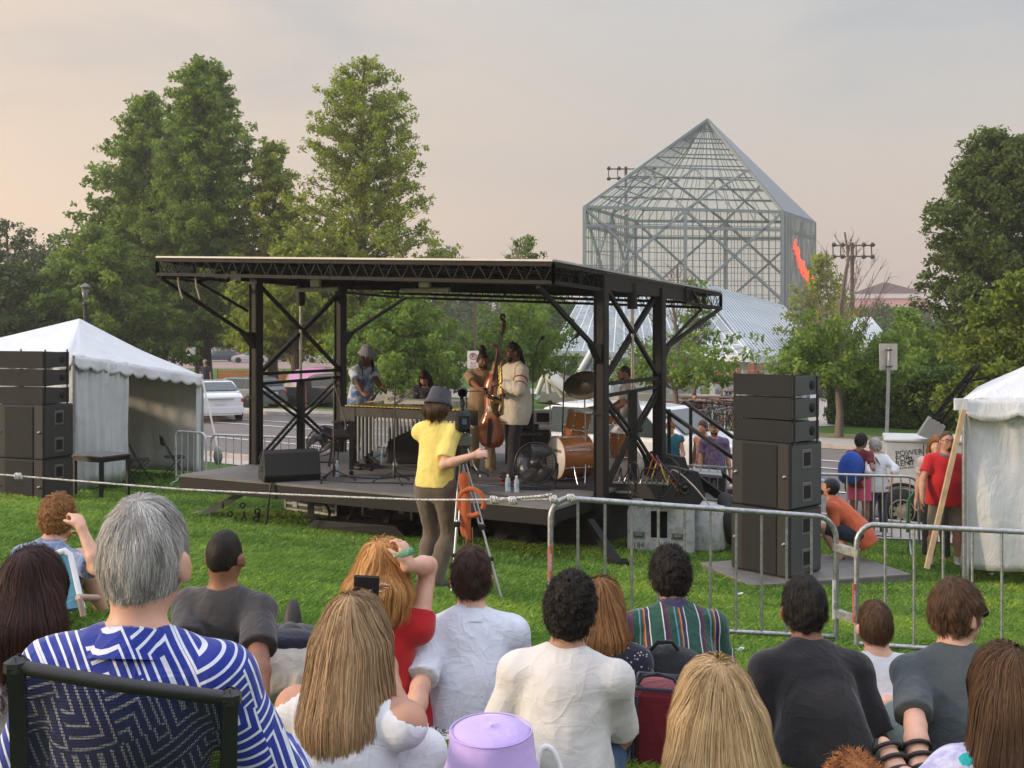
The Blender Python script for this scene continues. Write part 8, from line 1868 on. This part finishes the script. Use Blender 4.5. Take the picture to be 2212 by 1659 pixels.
place('distant person in a grey top seated on the timber bench', 1500, 848, 41, 175, dict(pel=(0,0,.5), lean=6, footL=(-.15,.4,.08), footR=(.15,.4,.08), kneeL=(0,.2,1), kneeR=(0,.2,1)), dict(skin='tan', top=greyp, sleeve=.6, bottom=jeans, hair='short', hm=HR['blackhair']), **fd2)
place('distant dark haired woman in a white t-shirt reclining at the picnic table', 1592, 822, 50, 60, dict(pel=(0,0,.5), lean=-10, footL=(-.15,.7,.35), footR=(.15,.7,.35), kneeL=(0,.2,1), kneeR=(0,.2,1)), dict(skin='pale', top=whitec, sleeve=.6, bottom=jeans, hair='bob', hm=HR['blackhair'], len=.2), **fd2)
for px,m_,l in ((1868,blackc,'tiny figure in black above the hedge, leftmost of three'),(1882,maroon,'tiny figure in maroon above the hedge, in the middle'),(1899,C('cloth_mustard', (.55,.33,.02)),'tiny figure in bright yellow above the hedge')): place(l, px, 822, 60, 170, dict(ST), dict(skin='brown', top=m_, sleeve=.8, bottom=m_, hair='short', hm=HR['blackhair']), H=1.6, **fd2)
# --- musicians
MG = 'musicians on the stage'
T, inf = place('vibraphone player with long dreadlocks, a tie dye shirt and a grey bucket hat', 791, 744, 16.75, -128, dict(ST, lean=6, head=(-8,14,0), handRw=tuple(P(790,866,16.0)), handLw=tuple(P(838,866,16.1)), elbR=(.8,-1,-.4), elbL=(-.8,-1,-.4), hdR=(.1,1,-.3), hdL=(-.1,1,-.3), curlR=1.0, curlL=1.0),
  dict(skin='dark', top=C('shirt_tiedye', (.3,.4,.6), pattern=tiedye((.07,.14,.32),(.52,.56,.60),None,5)), sleeve=.72, tg=.028, bottom=blackc, shoe=dshoe, hair='dreads', hm=HR['blackhair'], hth=.012, len=.34, hem=-.20, wr=.008), h=.010, H=1.88, face=True, group=MG, extra=.03)
bucket(inf, T, C('hat_grey', (.23,.22,.26)), r0=.082, r1=.092, hh=.078, brim=.034, drop=.042, low=.055)
for a,b,l in ((P(793,869,15.95),P(838,862,15.5),'mallet in the nearer hand of the vibraphone player'),(P(840,868,16.05),P(885,845,16.5),'mallet in the farther hand of the vibraphone player')):
    Tm = thing('mallet', l, 'mallet', a, 0, 'vibraphone mallets'); q = MB(); q.tube([a,b], .006, 6); q.build('shaft', mat('rattan', (.50,.34,.16), .6), Tm); q = MB(); q.ell(b, (.022,.022,.022)); q.build('mallet_head', mat('yarn', (.45,.32,.14), .9), Tm)
place('keyboard player with long dark hair and a patterned shirt bending over the keys', 917, 798, 18.3, 165, dict(pel=(0,0,.70), lean=14, hunch=10, head=(0,32,0), handL=(-.22,.42,.72), handR=(.22,.42,.72), footL=(-.16,.4,.08), footR=(.16,.4,.08), kneeL=(0,.2,1), kneeR=(0,.2,1)),
  dict(skin='tan', top=C('shirt_speckled', (.08,.07,.1), pattern=dots((.05,.045,.07),(.32,.28,.32),48,.2)), sleeve=1.4, tg=.022, bottom=blackc, shoe=dshoe, hair='long', hm=HR['darkbrown'], hth=.018, len=.24, strands=1200, slen=.22, sw_=.005, beard='chin'), h=.012, face=True, group=MG)
place('bearded bass player with a topknot and a tan tunic', 1043, 757, 16.75, 186, dict(ST, head=(10,16,0), handLw=tuple(P(1076,752,16.45)), elbL=(-1,-.3,-.5), hdL=(.6,.2,.5), curlL=1.2, handRw=tuple(P(1046,852,16.0)), elbR=(1,-.4,-.3), hdR=(-.5,.4,-.5), curlR=.9),
  dict(skin='brown', top=tanc, sleeve=.85, tg=.026, bottom=tanc, shoe=mat('sandal_brown', (.14,.05,.025), .6), hair='short', hm=HR['blackhair'], hth=.012, front=.03, bun=True, beard='y', hem=-.28, wr=.008, flare=.035), h=.010, H=1.86, face=True, group=MG)
T, inf = place('saxophone player in a cream jacket with red trim and tied back dreadlocks', 1108, 737, 15.35, 116, dict(ST, lean=-2, head=(-4,4,0), handLw=tuple(P(1083,828,15.1)), handRw=tuple(P(1085,862,15.0)), elbL=(-1,-.4,-.6), elbR=(1,-.5,-.8), hdL=(.4,.8,0), hdR=(-.4,.8,0), curlL=1.2, curlR=1.2, footL=(-.13,.08,.085), footR=(.13,-.06,.085), sw=1.08),
  dict(skin='dark', top=C('jacket_cream', (.56,.50,.42), fold=.5), sleeve=1.9, collar=MATS['jacket_cream'], tg=.040, fat=1.22, bottom=blackc, shoe=dshoe, sole=rsole, hair='wavy', hm=HR['blackhair'], hth=.016, beard='y', glasses='y', hem=-.22, wr=.009, flare=.03), h=.010, H=1.92, face=True, group=MG)
jr = C('trim_red', (.30,.04,.035)); q = MB(); F = Field(); HE = inf['HE']
for a in (-.35,0,.35): F.add(f_cone(HE((a*.1,-.09,.02)), HE((a*.12,-.125,-.14)), .017, .016), .01); F.add(f_cone(HE((a*.12,-.125,-.14)), HE((a*.15,-.11,-.30)), .016, .011), .01)
field_obj('dreadlocks', F, .007, HR['blackhair'], T, var=.3)
W = inf['W']
e_, w_ = inf['arms'][-1]
for s_ in (-1,1):
    sh_ = inf['sh'][s_]; e_, w_ = inf['arms'][s_]
    for f_ in (.45,.75):
        q = MB(); q.torus(W(sh_+(e_-sh_)*f_), .098-.012*f_, .010, Mz_ if False else (W(e_)-W(sh_)), 28, 6); q.build('sleeve_trim', jr, T)
q = MB(); R2_ = inf['Wc']; q.torus(W(inf['pel']+V(0,.0,-.19)), .195, .009, R2_@V(0,0,1), 36, 6); q.build('hem_trim', jr, T)
T, inf = place('seated drummer with glasses, a grey t-shirt and white shorts behind the kit', 1350, 789, 17.0, 98, dict(pel=(0,0,.75), lean=6, head=(2,6,0), handLw=tuple(P(1312,893,16.7)), handRw=tuple(P(1318,880,17.3)), elbL=(-1,-.7,-.4), elbR=(1,-.7,-.4), footL=(-.2,.52,.08), footR=(.2,.52,.08), kneeL=(-.4,.3,1), kneeR=(.4,.3,1), curlL=1.0, curlR=1.0),
  dict(skin='brown', top=greyp, sleeve=.72, tg=.026, fat=1.08, bottom=whitec, leglen=(.96,1), shoe=dshoe, hair='short', hm=HR['blackhair'], hth=.008, front=.03, glasses='y', beard='y', wr=.007), h=.011, H=1.76, face=True, group=MG)
for a,b,l in ((P(1312,895,16.7),P(1268,880,16.5),'drumstick in the near hand of the drummer'),(P(1318,882,17.3),P(1272,862,17.1),'drumstick in the far hand of the drummer')): q = MB(); q.tube([a,b], [.008,.005], 6); tag(q.build('drumstick', mat('hickory', (.5,.38,.22), .5)), l, 'drumstick', 'drumsticks')
Ts = thing('drum_throne', 'round black drum throne under the drummer', 'stool', Spx(1362,17.0)); q = MB(); q.lathe([(0,0),(.17,0),(.18,.03),(.17,.07),(0,.07)], V(inf['W'](inf['pel'])[0],inf['W'](inf['pel'])[1],inf['W'](inf['pel'])[2]-.20), n=24); q.build('seat', blk, Ts); b_ = inf['W'](inf['pel'])
for k in range(3): q = MB(); q.tube([V(b_[0],b_[1],b_[2]-.2), V(b_[0]+.25*math.cos(k*2.1),b_[1]+.25*math.sin(k*2.1),DZ)], .012, 6); q.build('leg', chrome, Ts)
# --- mesh camp chair in the foreground
ch = thing('camp_chair', 'black mesh backed folding chair holding the grey haired man', 'chair', V(-.82,2.25,1.66)); plm = mat('chair_plastic', (.020,.020,.022), .42, var=.2)
tl, tr2, br, bl2 = P(40,1440,2.02), P(492,1508,2.10), P(486,1800,2.16), P(50,1720,2.08)
def bil(u, v, o=0.0): p = (tl*(1-u)+tr2*u)*(1-v)+(bl2*(1-u)+br*u)*v; return p+V(0,-.045*math.sin(math.pi*u)*1.0+o,-.012*math.sin(math.pi*u)*(v-.0)*0+.012*math.sin(math.pi*u)*(1-v))
q = MB(); q.tube([bil(u,0,-.0) for u in np.linspace(.03,.97,16)], .0135, 10); q.build('top_rail', plm, ch)
q = MB(); q.tube([bil(u,.78)-V(0,0,.055*math.sin(math.pi*u)) for u in np.linspace(.03,.97,16)], .014, 10); q.build('lower_rail', plm, ch)
for u in (-.01,1.01): q = MB(); q.bar(bil(u,-.02), bil(u,1.3), .028, .04); q.build('upright', plm, ch); q = MB(); q.bbox(bil(u,.0)+V(0,0,0), (.042,.042,.042), .012); q.build('corner_joint', plm, ch)
t = NT('chair_mesh'); t.col((.012,.012,.014)); t.set(Roughness=.6); co = t.coord(scale=(420,1,160)); o = sepc(t, co)
hx = t.math('GREATER_THAN', t.math('FRACT', o[0]), .72); hz2 = t.math('GREATER_THAN', t.math('FRACT', o[2]), .25); hole = t.math('MULTIPLY', t.math('MULTIPLY', hx, hz2), .85)
tr3 = t.n('ShaderNodeBsdfTransparent'); mx3 = t.n('ShaderNodeMixShader'); t.l(hole, mx3.inputs[0]); t.l(t.b.outputs[0], mx3.inputs[1]); t.l(tr3.outputs[0], mx3.inputs[2]); t.l(mx3.outputs[0], t.out.inputs[0])
v_, f_ = grid_sheet(lambda u,v: bil(.02+.96*u,.01+v*.78)-V(0,0,.05*v*math.sin(math.pi*(.02+.96*u))), 24, 12); link('mesh_back', np_mesh('mesh_back', v_, f_, True), ch, t.m)
cx_, cy_ = -.82, 2.36
q = MB(); q.bbox(V(cx_,cy_+.10,1.66+.40), (.50,.46,.03), .01); q.build('seat', plm, ch)
for x in (-.24,.24):
    q = MB(); q.bar(V(cx_+x,cy_-.12,1.66), V(cx_+x,cy_+.32,2.28), .03); q.build('leg', plm, ch); q = MB(); q.bar(V(cx_+x,cy_+.32,1.66), V(cx_+x,cy_-.2,2.2), .03); q.build('leg', plm, ch)
# blue beach chair behind
bc2 = thing('beach_chair', 'low blue beach chair between the dark haired woman and the man in plaid', 'chair', ground(160,4.6)); q = MB(); a,b,c_,d_ = P(124,1200,4.5),P(150,1200,4.5),P(176,1315,4.3),P(140,1320,4.3); q.slab([a,b,c_,d_], .02); q.build('fabric_back', C('fabric_blue', (.04,.14,.20)), bc2)
q = MB(); q.tube([P(122,1196,4.5),P(140,1190,4.5),P(152,1200,4.5),P(178,1316,4.3)], .014, 8); q.build('frame', mat('frame_pale', (.55,.56,.58), .4), bc2); q = MB(); q.tube([P(168,1290,4.3),P(212,1292,4.4)], .013, 8); q.tube([P(172,1292,4.3),P(180,1330,4.3)], .012, 8); q.build('armrest', mat('armrest_tan', (.35,.25,.2), .5), bc2)
# --- belongings
pt = thing('phone', 'black phone held up above the head of the woman in the tank top', 'phone', P(790,1285,3.42)); q = MB(); q.bbox(P(790,1292,3.42), (.080,.010,.14), .004, rot((0,1,0),.05)); q.build('phone_body', mat('phone_black', (.012,.012,.014), .25), pt); q = MB(); q.lathe([(.006,0),(.006,.002),(0,.002)], P(802,1276,3.412), (0,-1,0), 10); q.build('camera_lens', mat('lens_dark', (.03,.03,.04), .1), pt)
gb = thing('glass_bottle', 'green glass bottle held up by the woman in red', 'bottle', P(880,1192,4.45)); q = MB(); q.lathe([(0,0),(.030,.004),(.032,.02),(.032,.11),(.014,.16),(.013,.20),(.015,.205),(0,.206)], P(890,1190,4.36), norm(V(-.75,.6,-.35)), 12); q.v = [tuple(V(890*0,0,0)+ (V(v)-P(890,1190,4.36))*.5+P(890,1190,4.36)) for v in q.v]; q.build('bottle_glass', glassmat('green_glass', (.10,.32,.20), .7, .08), gb)
F = Field(); c0 = P(628,1425,5.1); c0[2] = float(G(c0[0],c0[1]))+.10; F.add(f_ell(c0, V(.26,.18,.13)), .05); F.add(f_ell(c0+V(.12,.0,-.03), V(.2,.16,.10)), .05); F.post.append(wrinkle(.02,8)); Tb = thing('canvas_bag', 'crumpled pale canvas bag on the grass beside the man in charcoal', 'bag', c0-V(0,0,.1)); field_obj('bag_body', F, .012, C('canvas_pale', (.50,.46,.40)), Tb)
F = Field(); F.add(f_ell(c0+V(-.02,.05,.13), V(.20,.10,.05)), .03); F.add(f_ell(c0+V(.12,.05,.10), V(.08,.08,.06)), .03); F.post.append(wrinkle(.015,5)); Tb = thing('folded_jacket', 'dark jacket bundled on top of the pale canvas bag', 'jacket', c0+V(0,0,.1)); field_obj('jacket_body', F, .012, navy, Tb)
F = Field(); c0 = P(1432,1440,4.95); c0[2] = float(G(c0[0],c0[1]))+.14; F.add(f_ell(c0, V(.24,.11,.17)), .05); F.add(f_ell(c0+V(-.08,-.05,-.08), V(.2,.11,.09)), .04); F.post.append(wrinkle(.012,6)); Tb = thing('backpack', 'black backpack leaning behind the man in the striped shirt', 'bag', c0-V(0,0,.14)); bo = field_obj('bag_body', F, .011, C('nylon_black', (.022,.022,.025), fold=.4), Tb); q = MB(); q.tube([c0+V(-.06,-.05,.17),c0+V(-.03,-.07,.21),c0+V(.03,-.07,.21),c0+V(.06,-.05,.17)], .010, 6); q.build('carry_handle', blackc, Tb)
c0 = P(1425,1590,4.3); c0[2] = float(G(c0[0],c0[1])); Tb = thing('cooler_bag', 'tall dark red cooler bag with black edging in front of the black backpack', 'bag', c0); M_ = rz(-.25)@rot((1,0,0),.06); q = MB(); q.bbox(c0+V(0,0,.165), (.19,.17,.33), .025, M_); bo = q.build('bag_body', C('nylon_red', (.16,.012,.02), fold=.3), Tb)
q = MB()
for x in (-.095,.095):
    for y in (-.085,.085): q.tube([c0+M_@V(x,y,-.02+.02), c0+V(0,0,.165)+M_@V(x,y,.165)], .007, 6)
q.tube([c0+V(0,0,.165)+M_@V(x,y,.167) for x,y in ((-.09,-.08),(.09,-.08),(.09,.08),(-.09,.08))], .008, 6, closed=True); q.build('piping', navy, bo)
q = MB(); q.tube([c0+V(0,0,.165)+M_@V(x,-.04,z) for x,z in ((-.08,.165),(-.06,.20),(.0,.215),(.06,.20),(.08,.165))], .007, 6); q.build('carry_handle', navy, bo); q = MB(); q.tube([c0+V(-.10,-.08,.30),c0+V(-.13,-.10,.15),c0+V(-.15,-.1,.02)], .010, 6); q.build('shoulder_strap', navy, bo)
t = NT('blanket_print'); c = t.coord(); n_ = t.noise(c, 9, 3, .6, 1.5); t.col(t.ramp(n_, [(.36,(.03,.03,.04)),(.42,(.62,.64,.70)),(.52,(.50,.55,.62)),(.58,(.62,.20,.22)),(.64,(.10,.30,.36))], 'CONSTANT')); t.set(Roughness=.85)
def bfn(u, v): x = -.50+.62*u+.1*v; y = 4.45+.55*v; return V(x, y, float(G(x,y))+.035+.012*math.sin(u*17)*math.sin(v*9))
v_, f_ = grid_sheet(bfn, 30, 16); o = link('picnic_blanket', np_mesh('picnic_blanket', v_, f_, True), None, t.m); o.modifiers.new('s','SOLIDIFY').thickness = .012; tag(o, 'printed picnic blanket under the man in the linen shirt', 'blanket')
ct = thing('canvas_shoe', 'white and grey canvas shoe upright beside the lilac hat', 'shoe', ground(1190,3.5)); c0 = P(1188,1675,3.4); Ms_ = rot((1,0,0),1.2)@rz(.15); q = MB(); q.ell(c0, (.032,.08,.022), Ms_); q.build('upper', C('canvas_grey', (.33,.32,.29)), ct); q = MB(); q.tube([c0+Ms_@V(.034*math.cos(a),.083*math.sin(a),.0) for a in np.linspace(0,2*math.pi,25)[:-1]], .011, 8, closed=True); q.build('rubber_edge', mat('rubber_white', (.68,.68,.68), .5), ct)
for px,py,l in ((2913,2350,'tiny white scrap on the grass left of the black haired man, farther one'),(2910,2575,'tiny white scrap on the grass left of the black haired man, nearer one'),(3903,2270,'tiny white scrap on the grass in front of the right tent')):
    x_, y_ = px*.5486, py*.5486; d = 7.0
    for _ in range(30): zg = float(G((x_-1106)/FD*d, d)); d = (CAMZ-zg)*FD/(y_-715)
    b = P(x_,y_,d); q = MB(); q.box(b+V(0,0,.03), (.05,.03,.012), rz(.5)); q.box(b+V(.02,.01,.035), (.03,.03,.01), rz(1.2)); o = q.build('litter', whitec); tag(o, l, 'litter', 'white scraps on the grass')
import sys
for d_ in DBG: sys.stderr.write('DBG %s %s\n' % d_)
